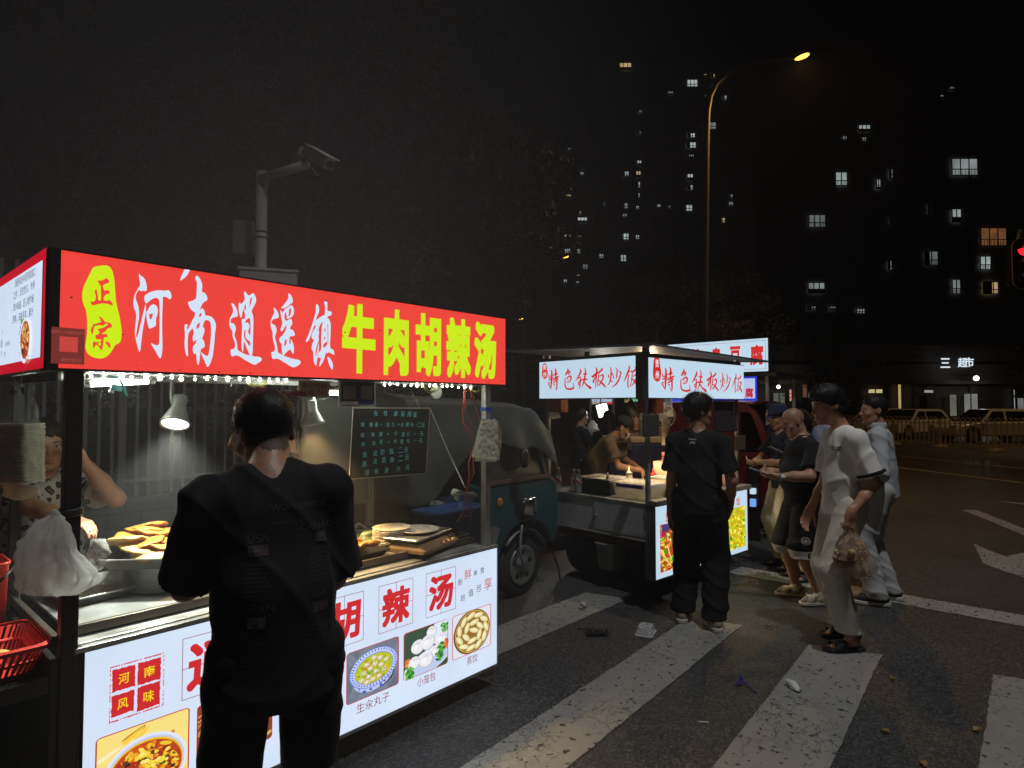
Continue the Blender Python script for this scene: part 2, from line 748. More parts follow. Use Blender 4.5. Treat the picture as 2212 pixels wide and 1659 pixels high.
def road_paint(name,col,wear=0.5,cracks=True):
 m,n,b = _new(name)
 N,L = n.nodes,n.links
 tc = N.new('ShaderNodeTexCoord')
 wob = N.new('ShaderNodeTexNoise')
 wob.inputs['Scale'].default_value = 9
 wob.inputs['Detail'].default_value = 4
 L.new(tc.outputs['Object'],wob.inputs['Vector'])
 av = N.new('ShaderNodeVectorMath')
 av.operation = 'MULTIPLY_ADD'
 av.inputs[1].default_value = (0.16,0.16,0.16)
 L.new(wob.outputs['Color'],av.inputs[0])
 L.new(tc.outputs['Object'],av.inputs[2])

 def edge(scale,lo,hi):
  vo = N.new('ShaderNodeTexVoronoi')
  vo.feature = 'DISTANCE_TO_EDGE'
  vo.inputs['Scale'].default_value = scale
  L.new(av.outputs[0],vo.inputs['Vector'])
  mr = N.new('ShaderNodeMapRange')
  mr.inputs['From Min'].default_value = lo
  mr.inputs['From Max'].default_value = hi
  L.new(vo.outputs['Distance'],mr.inputs['Value'])
  return mr
 c1 = edge(6.0,0.002,0.014)
 c2 = edge(17.0,0.0,0.018)
 area = N.new('ShaderNodeTexNoise')
 area.inputs['Scale'].default_value = 1.6
 area.inputs['Detail'].default_value = 3
 L.new(tc.outputs['Object'],area.inputs['Vector'])
 am = N.new('ShaderNodeMapRange')
 am.inputs['From Min'].default_value = 0.44
 am.inputs['From Max'].default_value = 0.60
 L.new(area.outputs['Fac'],am.inputs['Value'])
 # cracks are dense in some stretches only
 mxm = N.new('ShaderNodeMath')
 mxm.operation = 'MAXIMUM'
 L.new(c1.outputs[0],mxm.inputs[0])
 inv = N.new('ShaderNodeMath')
 inv.operation = 'SUBTRACT'
 inv.inputs[0].default_value = 1.0
 L.new(am.outputs[0],inv.inputs[1])
 L.new(inv.outputs[0],mxm.inputs[1])
 mm2 = N.new('ShaderNodeMath')
 mm2.operation = 'MAXIMUM'
 L.new(c2.outputs[0],mm2.inputs[0])
 inv2 = N.new('ShaderNodeMath')
 inv2.operation = 'GREATER_THAN'
 inv2.inputs[1].default_value = 0.5
 L.new(inv.outputs[0],inv2.inputs[0])
 L.new(inv2.outputs[0],mm2.inputs[1])
 chips = N.new('ShaderNodeTexNoise')
 chips.inputs['Scale'].default_value = 26
 chips.inputs['Detail'].default_value = 5
 L.new(tc.outputs['Object'],chips.inputs['Vector'])
 cm = N.new('ShaderNodeMapRange')
 cm.inputs['From Min'].default_value = 0.30 + 0.06 * wear
 cm.inputs['From Max'].default_value = 0.36 + 0.06 * wear
 L.new(chips.outputs['Fac'],cm.inputs['Value'])
 mu = N.new('ShaderNodeMath')
 mu.operation = 'MULTIPLY'
 L.new(mxm.outputs[0],mu.inputs[0])
 L.new(mm2.outputs[0],mu.inputs[1])
 mu2 = N.new('ShaderNodeMath')
 mu2.operation = 'MULTIPLY'
 L.new(mu.outputs[0],mu2.inputs[0])
 L.new(cm.outputs[0],mu2.inputs[1])
 tone = N.new('ShaderNodeMix')
 tone.data_type = 'RGBA'
 tone.inputs['A'].default_value = tuple(x * 0.62 for x in col) + (1,)
 tone.inputs['B'].default_value = tuple(min(1,x * 1.12) for x in col) + (1,)
 dn = N.new('ShaderNodeTexNoise')
 dn.inputs['Scale'].default_value = 4
 dn.inputs['Detail'].default_value = 9
 dn.inputs['Roughness'].default_value = 0.7
 L.new(tc.outputs['Object'],dn.inputs['Vector'])
 L.new(dn.outputs['Fac'],tone.inputs['Factor'])
 mx = N.new('ShaderNodeMix')
 mx.data_type = 'RGBA'
 mx.inputs['A'].default_value = (0.032,0.031,0.03,1)
 L.new(tone.outputs['Result'],mx.inputs['B'])
 if cracks:
  L.new(mu2.outputs[0],mx.inputs['Factor'])
 else:
  L.new(cm.outputs[0],mx.inputs['Factor'])
 L.new(mx.outputs['Result'],b.inputs['Base Color'])
 b.inputs['Roughness'].default_value = 0.72
 gr = N.new('ShaderNodeTexNoise')
 gr.inputs['Scale'].default_value = 140
 L.new(tc.outputs['Object'],gr.inputs['Vector'])
 ad = N.new('ShaderNodeMath')
 ad.operation = 'MULTIPLY_ADD'
 ad.inputs[1].default_value = 0.35
 L.new(gr.outputs['Fac'],ad.inputs[0])
 L.new(mu2.outputs[0],ad.inputs[2])
 bp = N.new('ShaderNodeBump')
 bp.inputs['Strength'].default_value = 0.6
 bp.inputs['Distance'].default_value = 0.005
 L.new(ad.outputs[0],bp.inputs['Height'])
 L.new(bp.outputs['Normal'],b.inputs['Normal'])
 _M[name] = m
 return m


ASPH = asphalt()
g = MB()
g.poly([V(-400,-400,0),V(700,-400,0),V(700,600,0),V(-400,600,0)])
kind(g.build('road',ASPH),'structure')

PAINT = road_paint('zebra_paint',(0.27,0.262,0.24))
PAINT2 = road_paint('worn_paint',(0.34,0.325,0.30),0.9)
rnd = random.Random(5)


def ragged(a,b,width,n=60,j=0.006):
 """outline of a painted band from a to b with a slightly uneven edge"""
 a,b = V(*a,0),V(*b,0)
 t = unit(b - a)
 s_ = V(-t[1],t[0],0)
 L_ = [a + (b - a) * i / n + s_ * (width / 2 + rnd.gauss(0,j)) for i in range(n + 1)]
 R_ = [a + (b - a) * i / n - s_ * (width / 2 + rnd.gauss(0,j)) for i in range(n + 1)]
 return L_,R_


def band(name,a,b,width,z=0.004,mat=None,n=90,j=0.0022,end=None):
 L_,R_ = ragged(a,b,width,n,j)
 mb = MB()
 if end:
  L_[-1] = L_[-1] + V(end,0,0)
  R_[-1] = R_[-1] - V(end,0,0)
 up = V(0,0,z)
 mb.add([p + up for p in L_] + [p + up for p in R_],[(i,i + 1,n + 2 + i,n + 1 + i) for i in range(n)])
 return kind(mb.build(name,mat or PAINT),'structure')


# zebra crossing: bands run along the street towards the kerb behind the food carts
for (a,b,wd) in [((0.3,3.03),(4.58,2.955),0.37),((0.1,1.80),(4.585,1.99),0.375),((0.3,0.86),(4.64,1.11),0.42),
    ((0.3,0.03),(4.87,0.12),0.42),((0.3,-0.9),(4.9,-0.82),0.42)]:
 band('zebra_stripe',a,b,wd,end=-0.05)
band('stop_line',(6.13,3.3),(6.22,-6.0),0.31,mat=PAINT2)
c2 = crop(2600,1300,1.4786)
c3p = crop(2000,1900,2212 / 2096)
for (p,q,wd) in [((1500,778),(2212,850),0.15),((1490,846),(2212,936),0.15)]:
 A,B = PZ(*c2(*p)),PZ(*c2(*q))
 d = (B - A)
 A,B = A - d * 0.9,B + d * 1.5
 band('lane_line',A[:2],B[:2],wd,mat=PAINT2,n=20)
for poly in ([(1952,150),(2008,148),(2212,226),(2330,272),(2330,310),(2212,256),(2050,188)],
   [(2000,290),(2060,318),(2135,345),(2206,330),(2300,340),(2300,460),(2140,412),(2042,378)],
   [(2075,108),(2212,120),(2330,130),(2330,136),(2212,126)]):
 mb = MB()
 mb.poly([PZ(*c3p(*q)) + V(0,0,0.004) for q in poly][::-1])
 kind(mb.build('arrow_marking',PAINT2),'structure')

# raised pavement behind the carts and beyond the far lanes
PAVE = pbr('paving_stone',(0.12,0.115,0.11),0.8,0,0.25,3,0.4,30)
mb = MB()
mb.bb(-60,4.35,-0.2,9.5,30,0.13)
kind(mb.build('pavement',PAVE,bevel=0.02),'structure')

# ================================================================ food cart with the red lit sign
c1 = crop(0,900,2.0109)
c2b = crop(1000,900,2.0109)
c3 = crop(0,1500,2.4578)
c4 = crop(0,2200,1.9022)
c6 = crop(1300,1500,2.2118)
c7 = crop(700,2150,1.6385)
c9 = crop(0,1900,2.7657)
c8 = crop(2000,1300,1.5082)
Y0 = 2.50

SIGN_RED = glow('sign_red',lin((240,62,52)),1.0,True,var=0.08,vs=3.2)
SIGN_WHITE = glow('sign_letter_white',lin((214,230,250)),1.0,True)
SIGN_YEL = glow('sign_letter_yellow',lin((205,238,0)),1.0,True)
PANEL = glow('panel_white',lin((214,228,250)),1.0,True,var=0.07,vs=3)
INK_RED = glow('panel_ink_red',lin((215,28,38)),0.9,False)
INK_DRED = glow('panel_ink_dark_red',lin((150,40,50)),0.9,False)
INK_DARK = glow('panel_ink_dark',lin((50,44,60)),0.9,False)
PRINT = glow('lit_print',(1,1,1),1.0,False,attr=True)


class Pic:
 """coloured print built up in layers on a lit panel; x, y in 0..1 of the picture"""

 def __init__(s,O,ux,uy,nrm,seed=1):
  s.O,s.ux,s.uy,s.n = [np.asarray(q,float) for q in (O,ux,uy,nrm)]
  s.mb = MB()
  s.k = 0
  s.r = random.Random(seed)

 def poly(s,pts,col):
  s.k += 1
  s.mb.col = lin(col)
  h = s.n * (0.0015 + 0.00003 * s.k)
  pts = [(min(1,max(0,a)),min(1,max(0,b))) for a,b in pts]
  s.mb.add([s.O + s.ux * a + s.uy * b + h for a,b in pts],[tuple(range(len(pts)))])

 def rect(s,col,r=0.06):
  pts = []
  for cx,cy,a0 in ((1 - r,1 - r,0),(r,1 - r,90),(r,r,180),(1 - r,r,270)):
   for k in range(5):
    a = math.radians(a0 + k * 22.5)
    pts.append((cx + r * math.cos(a),cy + r * math.sin(a)))
  s.poly(pts,col)

 def ell(s,cx,cy,rx,ry,col,rot=0.0,wob=0.0,n=22,a0=0,a1=360):
  pts = []
  full = a1 - a0 == 360
  ph = s.r.random() * 6
  for k in range(n if full else n + 1):
   a = math.radians(a0 + (a1 - a0) * k / n)
   q = 1 + wob * (math.sin(3 * a + ph) * 0.6 + math.sin(5 * a + 2 * ph) * 0.4)
   x,y = rx * math.cos(a) * q,ry * math.sin(a) * q
   pts.append((cx + x * math.cos(rot) - y * math.sin(rot),cy + x * math.sin(rot) + y * math.cos(rot)))
  s.poly(pts,col)

 def pill(s,cx,cy,L,w_,col,rot):
  pts = []
  for k in range(14):
   a = 2 * math.pi * k / 14
   x = w_ * math.cos(a) + (L if math.cos(a) > 0 else -L)
   y = w_ * math.sin(a)
   pts.append((cx + x * math.cos(rot) - y * math.sin(rot),cy + x * math.sin(rot) + y * math.cos(rot)))
  s.poly(pts,col)

 def scatter(s,n,cx,cy,rx,ry,cols,smin,smax,asp=1.8):
  for _ in range(n):
   a,q = s.r.random() * 6.283,math.sqrt(s.r.random())
   sz = smin + (smax - smin) * s.r.random()
   s.ell(cx + rx * q * math.cos(a),cy + ry * q * math.sin(a),sz * s.r.uniform(1,asp),sz,s.r.choice(cols),s.r.random() * 3.14,0.18,8)


def pic_soup(p):
 p.rect((190,20,30))
 p.O,p.ux,p.uy = p.O + p.ux * .015 + p.uy * .015,p.ux * .97,p.uy * .97
 p.rect((250,225,130),.04)
 for _ in range(16):
  p.ell(p.r.random(),p.r.random(),.14,.03,p.r.choice([(235,190,50),(252,240,190),(205,140,30),(250,205,60)]),p.r.uniform(.3,.9),.2)
 p.ell(.52,.30,.47,.52,(225,232,250),0,0,40)
 p.ell(.52,.29,.44,.485,(200,205,235),0,0,40)
 p.ell(.52,.28,.42,.46,(235,190,20),0,0,40)
 p.ell(.52,.27,.405,.44,(190,62,12),0,.01,40)
 p.scatter(120,.52,.27,.36,.40,[(205,80,10),(170,40,8),(225,120,15),(150,30,10)],.02,.05)
 p.scatter(90,.52,.27,.36,.40,[(240,200,40),(235,170,30),(250,225,90),(215,140,20)],.012,.032,2.6)
 p.scatter(26,.52,.27,.34,.36,[(70,60,10),(40,30,14),(95,80,20)],.014,.03)
 p.scatter(26,.52,.27,.34,.36,[(252,235,120),(245,215,60)],.02,.042,1.3)
 p.scatter(60,.52,.27,.38,.42,[(255,230,150),(120,20,8),(255,200,90)],.003,.008)


def pic_youtiao(p):
 p.rect((190,20,30))
 p.O,p.ux,p.uy = p.O + p.ux * .015 + p.uy * .015,p.ux * .97,p.uy * .97
 p.rect((130,60,25),.04)
 for k in range(26):
  p.pill(p.r.random(),1 - p.r.random() * .35,.3,.012,p.r.choice([(220,150,70),(190,110,50),(240,190,110)]),.5 + .1 * p.r.random())
 p.ell(.5,.45,.42,.36,(150,20,20))
 for k in range(11):
  x,y,r_ = p.r.uniform(.15,.8),p.r.uniform(.25,.75),p.r.uniform(.4,1.0)
  p.pill(x,y,.16,.075,(150,70,20),r_)
  p.pill(x,y + .01,.155,.066,(236,160,80),r_)
  p.pill(x - .01,y + .03,.13,.025,(252,205,130),r_)
 for k in range(16):
  p.pill(.1 + .06 * k,.08 + .03 * math.sin(k),.05,.02,p.r.choice([(250,225,170),(220,170,90)]),.3)


def pic_meatball(p):
 p.rect((200,30,35))
 p.O,p.ux,p.uy = p.O + p.ux * .015 + p.uy * .012,p.ux * .97,p.uy * .976
 p.rect((112,120,138),.05)
 for _ in range(18):
  p.ell(p.r.random(),p.r.random(),.2,.08,p.r.choice([(122,130,146),(100,108,126)]),p.r.random() * 3,.2)
 p.ell(.56,.33,.36,.25,(60,62,80))
 p.ell(.51,.38,.40,.30,(190,200,240),.12)
 p.scatter(26,.51,.22,.30,.13,[(30,60,150),(60,90,190)],.012,.03)
 p.ell(.51,.54,.475,.385,(120,145,230),.12,0,36)
 p.ell(.51,.545,.455,.37,(205,215,248),.12,0,36)
 for k in range(44):
  a = 2 * math.pi * k / 44
  x,y = .425 * math.cos(a),.34 * math.sin(a)
  p.ell(.51 + x * .993 - y * .12,.545 + x * .12 + y * .993,.024,.013,p.r.choice([(30,60,190),(60,100,215)]),a,.3,7)
 p.ell(.51,.535,.385,.305,(110,150,240),.12,0,34)
 p.ell(.51,.53,.37,.29,(190,195,20),.12,.01,34)
 p.scatter(80,.51,.52,.33,.25,[(150,190,20),(205,200,40),(120,175,25),(225,190,50),(190,130,30)],.012,.03)
 for (x,y) in ((.36,.65),(.50,.74),(.62,.70),(.74,.62),(.30,.50),(.43,.55),(.52,.62),(.64,.55),(.26,.37),(.40,.40),(.54,.45),(.70,.44),(.36,.30),(.48,.32),(.60,.34)):
  p.ell(x,y,.062,.05,(170,150,110),0,.08,16)
  p.ell(x - .005,y + .008,.055,.043,(222,205,172),0,.1,16)
  p.ell(x - .015,y + .018,.026,.018,(248,238,215),0,.1,10)
 p.scatter(60,.51,.52,.33,.25,[(70,170,30),(150,220,60),(190,235,100)],.005,.016)


def pic_buns(p):
 p.rect((205,30,35))
 p.O,p.ux,p.uy = p.O + p.ux * .015 + p.uy * .012,p.ux * .97,p.uy * .976
 p.rect((52,78,58),.05)
 p.ell(.85,.8,.25,.3,(225,235,250),0,.1)
 p.ell(.55,.22,.62,.26,(235,240,252),.3)
 p.ell(.55,.17,.56,.2,(190,205,240),.3)
 p.scatter(14,.12,.33,.12,.12,[(225,120,40),(240,160,80)],.02,.04)
 for (x,y,q) in ((.62,.84,.12),(.30,.62,.15),(.85,.62,.12),(.53,.64,.16),(.72,.38,.12),(.22,.30,.13),(.49,.27,.16)):
  p.ell(x,y,q,q * 1.06,(186,188,200),0,.03)
  p.ell(x - .008,y + .008,q * .94,q * .99,(238,238,242),0,.03)
  for k in range(7):
   a = math.radians(20 + 140 * k / 6)
   p.pill(x + q * .5 * math.cos(a),y + q * .25 + q * .45 * math.sin(a),q * .26,.004,(200,200,208),a)
  p.ell(x,y + q * .55,q * .13,q * .1,(205,203,205))
  p.ell(x - q * .3,y,q * .3,q * .4,(250,250,252),0,.1)
 for cx,cy in ((.10,.17),(.84,.42),(.78,.26),(.90,.86),(.1,.1)):
  p.scatter(34,cx,cy,.09,.1,[(40,130,30),(80,175,50),(25,95,25),(120,200,80)],.012,.032)
 p.scatter(8,.95,.5,.04,.1,[(225,60,30),(240,110,40)],.02,.04)


def pic_dumplings(p):
 p.rect((205,30,35))
 p.O,p.ux,p.uy = p.O + p.ux * .015 + p.uy * .012,p.ux * .97,p.uy * .976
 p.rect((226,230,242),.05)
 p.ell(.5,.5,.485,.52,(120,74,34),0,0,40)
 p.ell(.51,.5,.455,.49,(205,165,70),0,0,40)
 p.ell(.51,.5,.43,.465,(150,105,45),0,0,40)
 for ring,(R_,k_) in enumerate(((.36,11),(.2,6),(.03,1))):
  for k in range(k_):
   a = 2 * math.pi * k / k_ + ring * .4
   x,y = .51 + R_ * math.cos(a),.5 + R_ * 1.05 * math.sin(a)
   rt = a + 1.9
   p.ell(x,y,.135,.066,(170,140,70),rt,.03)
   p.ell(x,y,.125,.056,(240,226,168),rt,.03)
   for m in range(6):
    t = -.09 + .036 * m
    p.pill(x + t * math.cos(rt) - .03 * math.sin(rt),y + t * math.sin(rt) + .03 * math.cos(rt),.018,.004,(200,172,96),rt + 1.5)
   p.ell(x - .01,y + .01,.07,.02,(252,246,214),rt)


def pic_rice(p,warm):
 p.rect((170,70,20) if warm else (190,170,10),.01)
 cols = [(240,170,40),(215,110,25),(250,205,80),(190,60,25),(235,140,50),(255,225,120)] if warm else \
  [(240,225,20),(215,205,10),(250,240,90),(190,190,20),(255,235,60),(225,180,20)]
 p.scatter(420,.5,.5,.72,.72,cols,.014,.034,2.2)
 p.scatter(50 if warm else 36,.5,.55,.7,.6,[(110,190,20),(70,150,20),(160,215,60)],.014,.04)
 p.scatter(46,.5,.5,.7,.7,[(150,25,30),(120,20,40)] if warm else [(235,130,20),(250,250,190)],.01,.024)
 if warm:
  for k in range(12):
   p.pill(p.r.random(),p.r.random() * .4,.16,.012,(250,215,130),p.r.uniform(.4,2.4))
  p.ell(.06,.93,.12,.12,(70,55,110))
  p.ell(.03,.8,.08,.06,(190,20,70))
  p.ell(.5,.62,.27,.34,(60,46,38),.5)
  p.ell(.55,.68,.24,.28,(205,160,110),.5)
  p.ell(.62,.72,.2,.22,(225,185,140),.5)


cart = thing('food_cart','steel food cart with a long red lit sign and white lit menu front','food cart',(1.6,2.95,0))
# --- sign box
mb = MB()
mb.lit(0.535,Y0,1.774,2.765,Y0 + 0.07,2.172,'-y')
signb = mb.build('sign_board',[SIGN_RED,BOXM],cart)
mb = MB()
mb.bb(0.53,Y0 - 0.004,1.766,2.769,Y0 + 0.074,1.774)
mb.bb(0.53,Y0 - 0.004,2.172,2.769,Y0 + 0.074,2.178)
mb.bb(2.765,Y0 - 0.004,1.774,2.770,Y0 + 0.074,2.172)
mb.bb(0.505,Y0 + 0.0,1.766,0.5345,Y0 + 0.09,2.178)
mb.build('sign_frame',DARK,signb)

# seal and brush letters, traced as flat lettering cut from film
zA = crop(500,1050,3.6875)
zB = crop(880,1080,3.95)
zC = crop(310,1050,4.15)
OUT = {
 'A': [
  ([(205,158),(225,195),(262,212),(300,265),(318,340),(320,400),(305,430),(285,420),(258,415),(235,430),(215,415),(203,400),(175,440),(153,490),(155,540),(180,600),(200,670),(207,760),(203,830),(190,890),(172,990),(160,1080),(165,1108),(178,1100),(200,1030),(230,900),(262,760),(290,660),(298,600),(308,660),(300,760),(280,880),(250,1050),(235,1200),(220,1310),(208,1322),(195,1290),(160,1150),(142,1060),(145,990),(157,880),(165,800),(160,740),(140,700),(125,650),(122,590),(130,510),(150,455),(190,385),(218,345),(222,310),(212,250),(203,200)],[]),
  ([(290,485),(325,465),(360,440),(430,418),(510,410),(590,418),(630,408),(655,418),(678,460),(685,510),(672,540),(655,545),(625,520),(590,505),(552,508),(555,570),(545,800),(545,1000),(552,1240),(540,1360),(520,1420),(500,1405),(460,1330),(405,1240),(383,1200),(390,1185),(410,1205),(450,1220),(490,1222),(503,1190),(508,1000),(510,800),(508,580),(490,535),(455,520),(415,530),(360,565),(320,607),(300,600),(285,560),(280,520)],[]),
  ([(420,618),(455,630),(478,670),(483,720),(472,780),(455,820),(452,880),(458,915),(440,945),(385,968),(362,985),(345,955),(325,880),(312,790),(310,720),(325,725),(340,690),(365,645),(395,622)],[[(350,762),(385,758),(415,745),(400,800),(388,835),(362,842),(355,800)]]),
  ([(1055,195),(1080,205),(1110,250),(1135,310),(1137,360),(1128,440),(1160,440),(1195,475),(1215,530),(1205,565),(1165,580),(1130,620),(1108,680),(1098,722),(1125,675),(1155,685),(1175,730),(1178,785),(1220,785),(1270,800),(1310,840),(1335,900),(1340,960),(1325,1030),(1318,1150),(1300,1330),(1275,1440),(1235,1530),(1208,1548),(1190,1500),(1150,1410),(1122,1345),(1125,1315),(1150,1350),(1190,1375),(1220,1380),(1235,1340),(1255,1200),(1268,1050),(1265,920),(1250,870),(1220,850),(1175,850),(1160,890),(1140,945),(1165,965),(1172,1010),(1155,1070),(1130,1125),(1155,1140),(1170,1190),(1175,1240),(1155,1260),(1115,1275),(1108,1340),(1095,1450),(1080,1518),(1065,1500),(1050,1390),(1048,1345),(1015,1352),(1002,1320),(995,1270),(1005,1225),(1030,1210),(1050,1170),(1060,1135),(1025,1160),(1003,1170),(993,1130),(1000,1075),(1015,1045),(1005,1000),(1003,970),(965,1000),(935,1040),(925,1100),(922,1250),(928,1380),(918,1395),(900,1365),(880,1280),(875,1180),(885,1060),(873,980),(878,920),(900,907),(925,920),(928,937),(908,940),(918,1000),(940,960),(975,890),(990,855),(1000,828),(1018,825),(1028,770),(1035,735),(1010,730),(965,690),(935,630),(925,580),(985,570),(1030,545),(1050,525),(1055,420),(1060,275),(1040,262),(1032,235),(1040,205)],
  [[(1085,810),(1095,760),(1120,742),(1130,760),(1122,795)],[(1050,935),(1075,900),(1108,880),(1095,950),(1055,992)]]),
  ([(880,98),(960,108),(945,130),(915,190),(870,235),(815,270),(808,262),(835,190),(860,130)],[]),
 ],
 'B': [
  ([(178,520),(205,528),(245,580),(272,650),(278,725),(265,742),(220,745),(180,765),(163,800),(165,835),(185,842),(215,845),(238,880),(250,930),(240,970),(225,1010),(228,1050),(255,1110),(268,1170),(270,1265),(330,1300),(400,1335),(460,1348),(520,1362),(560,1370),(615,1370),(650,1390),(660,1415),(645,1440),(595,1475),(550,1500),(520,1492),(440,1450),(370,1410),(310,1365),(270,1350),(220,1355),(190,1370),(172,1350),(163,1290),(165,1255),(190,1250),(215,1250),(238,1215),(235,1150),(205,1080),(193,1030),(198,970),(170,940),(148,890),(145,820),(155,760),(190,700),(208,650),(200,600),(182,560)],[]),
  ([(385,335),(400,350),(455,415),(485,385),(515,365),(545,390),(568,450),(568,495),(540,560),(490,655),(515,700),(525,760),(520,1000),(512,1362),(470,1352),(420,1240),(375,1110),(368,1200),(362,1308),(345,1270),(335,1200),(340,1050),(348,900),(340,800),(345,770),(375,775),(385,790),(395,720),(385,660),(368,610),(350,680),(340,750),(325,758),(300,690),(290,600),(293,530),(305,508),(325,540),(340,535),(390,475),(385,420),(375,360)],
  [[(495,430),(505,450),(495,500),(475,560),(458,612),(465,540),(470,460)],[(405,525),(408,590),(403,640),(390,635),(372,600)],
  [(392,845),(400,800),(440,765),(465,755),(478,800),(480,1050),(470,1030),(445,1000),(440,960),(460,920),(465,880),(445,835),(420,830)],
  [(378,955),(408,945),(398,980),(398,1060),(420,1095),(475,1130),(475,1215),(440,1170),(390,1090),(374,1060)]]),
  ([(840,590),(870,610),(905,655),(925,710),(925,750),(905,765),(860,772),(825,790),(808,820),(815,850),(850,862),(878,890),(892,950),(885,990),(868,1040),(868,1090),(895,1170),(905,1250),(910,1305),(960,1330),(1010,1358),(1075,1380),(1150,1405),(1235,1420),(1270,1435),(1270,1475),(1235,1510),(1165,1542),(1130,1532),(1060,1490),(980,1440),(910,1400),(870,1402),(840,1412),(820,1395),(808,1320),(812,1292),(850,1295),(868,1260),(865,1200),(835,1110),(828,1050),(832,990),(805,930),(795,860),(800,790),(835,715),(858,670),(850,630)],[]),
  ([(1070,370),(1095,375),(1130,415),(1148,475),(1145,515),(1110,540),(1060,580),(1010,608),(975,608),(960,600),(1000,560),(1050,495),(1080,440),(1080,400)],[]),
  ([(955,630),(965,650),(985,682),(1000,650),(1035,605),(1055,605),(1085,575),(1125,555),(1150,575),(1168,630),(1165,690),(1140,735),(1100,765),(1060,770),(1040,762),(1065,742),(1045,715),(1040,650),(1020,690),(1010,750),(1035,810),(1075,790),(1110,770),(1135,790),(1140,850),(1125,880),(1105,900),(1103,940),(1125,940),(1150,945),(1180,1010),(1180,1035),(1150,1048),(1100,1048),(1092,1100),(1090,1165),(1115,1168),(1115,1110),(1118,1085),(1145,1140),(1165,1210),(1165,1290),(1155,1332),(1130,1300),(1112,1250),(1060,1285),(1020,1330),(1000,1360),(980,1310),(970,1230),(972,1160),(945,1150),(933,1110),(940,1065),(980,1040),(1015,990),(1045,930),(1050,880),(1040,875),(1010,925),(975,975),(955,960),(955,925),(985,850),(975,790),(955,700),(950,640)],
  [[(1105,600),(1120,620),(1120,680),(1098,735),(1075,740),(1085,690),(1085,625)],[(1015,1120),(1050,1085),(1050,1150),(1038,1190),(1010,1215)]]),
  ([(1525,535),(1550,555),(1565,610),(1560,670),(1530,730),(1508,800),(1560,760),(1650,700),(1640,800),(1590,840),(1550,935),(1565,1000),(1548,1055),(1565,1105),(1530,1180),(1505,1300),(1508,1385),(1530,1290),(1555,1160),(1562,1155),(1560,1240),(1535,1400),(1520,1510),(1508,1512),(1480,1450),(1470,1370),(1475,1285),(1455,1285),(1442,1225),(1460,1150),(1490,1100),(1458,1100),(1442,1050),(1455,990),(1520,890),(1490,862),(1450,980),(1410,1090),(1380,1135),(1342,1138),(1390,1040),(1440,900),(1490,740),(1515,640),(1510,560)],[]),
  ([(1668,475),(1690,495),(1695,560),(1690,630),(1710,655),(1745,648),(1768,680),(1745,725),(1710,725),(1680,770),(1700,758),(1725,780),(1747,850),(1745,1000),(1730,1240),(1785,1255),(1808,1320),(1800,1345),(1750,1318),(1715,1295),(1695,1322),(1670,1300),(1650,1380),(1620,1460),(1570,1532),(1558,1515),(1600,1375),(1550,1395),(1550,1310),(1600,1265),(1595,1100),(1605,900),(1625,800),(1655,700),(1660,560),(1642,530),(1648,490)],
  [[(1650,915),(1668,930),(1660,970),(1640,985)],[(1640,1060),(1665,1055),(1660,1085),(1632,1105)],[(1632,1165),(1668,1150),(1690,1120),(1692,1180),(1640,1238),(1628,1220)],[(1700,850),(1708,900),(1706,1200),(1697,1200),(1697,900),(1688,870)]]),
  ([(1685,1370),(1715,1375),(1760,1430),(1783,1500),(1780,1560),(1770,1580),(1745,1550),(1715,1480),(1700,1410)],[]),
 ],
 'C': [([(250,88),(290,70),(350,58),(430,50),(490,52),(540,80),(580,150),(600,230),(612,330),(622,480),(632,620),(660,760),(700,920),(722,1060),(732,1180),(725,1270),(700,1330),(665,1355),(630,1360),(600,1410),(560,1480),(510,1540),(450,1580),(400,1595),(330,1592),(240,1570),(170,1520),(130,1440),(128,1380),(145,1280),(160,1140),(160,960),(145,820),(130,765),(105,720),(82,640),(75,560),(80,480),(105,390),(150,290),(200,195)],[])],
 'D': [
  ([(325,293),(365,305),(410,298),(445,275),(480,262),(505,285),(525,320),(520,335),(470,355),(420,375),(415,400),(435,450),(445,475),(470,460),(505,462),(530,490),(533,520),(490,525),(450,545),(432,580),(428,635),(515,635),(515,615),(545,640),(575,670),(585,715),(560,712),(500,690),(420,680),(340,690),(270,713),(235,712),(215,670),(208,645),(245,655),(280,645),(298,610),(300,550),(285,510),(278,480),(300,450),(310,430),(318,480),(335,560),(340,635),(385,632),(390,560),(380,480),(385,420),(375,385),(345,345)],[]),
  ([(348,890),(385,910),(420,940),(450,990),(500,992),(545,1010),(568,1045),(568,1080),(525,1085),(475,1110),(475,1135),(430,1160),(385,1190),(430,1190),(470,1185),(495,1215),(495,1240),(460,1240),(428,1245),(425,1330),(410,1430),(397,1462),(375,1440),(350,1400),(312,1360),(290,1380),(275,1425),(262,1430),(250,1390),(248,1345),(260,1320),(272,1297),(285,1325),(340,1325),(387,1315),(390,1275),(345,1275),(310,1278),(292,1250),(290,1210),(320,1200),(345,1190),(370,1160),(345,1140),(330,1115),(350,1100),(400,1090),(440,1075),(475,1055),(512,1020),(480,1018),(445,1025),(415,1058),(385,1040),(330,1045),(275,1060),(262,1110),(250,1195),(240,1198),(222,1160),(212,1120),(225,1085),(250,1050),(255,1000),(268,1035),(300,1015),(350,1000),(392,990),(375,950),(355,915)],[[(325,1350),(350,1340),(385,1325),(387,1375),(360,1383)]]),
  ([(445,1315),(490,1315),(525,1335),(545,1370),(542,1410),(525,1420),(500,1390),(475,1350)],[]),
 ],
}


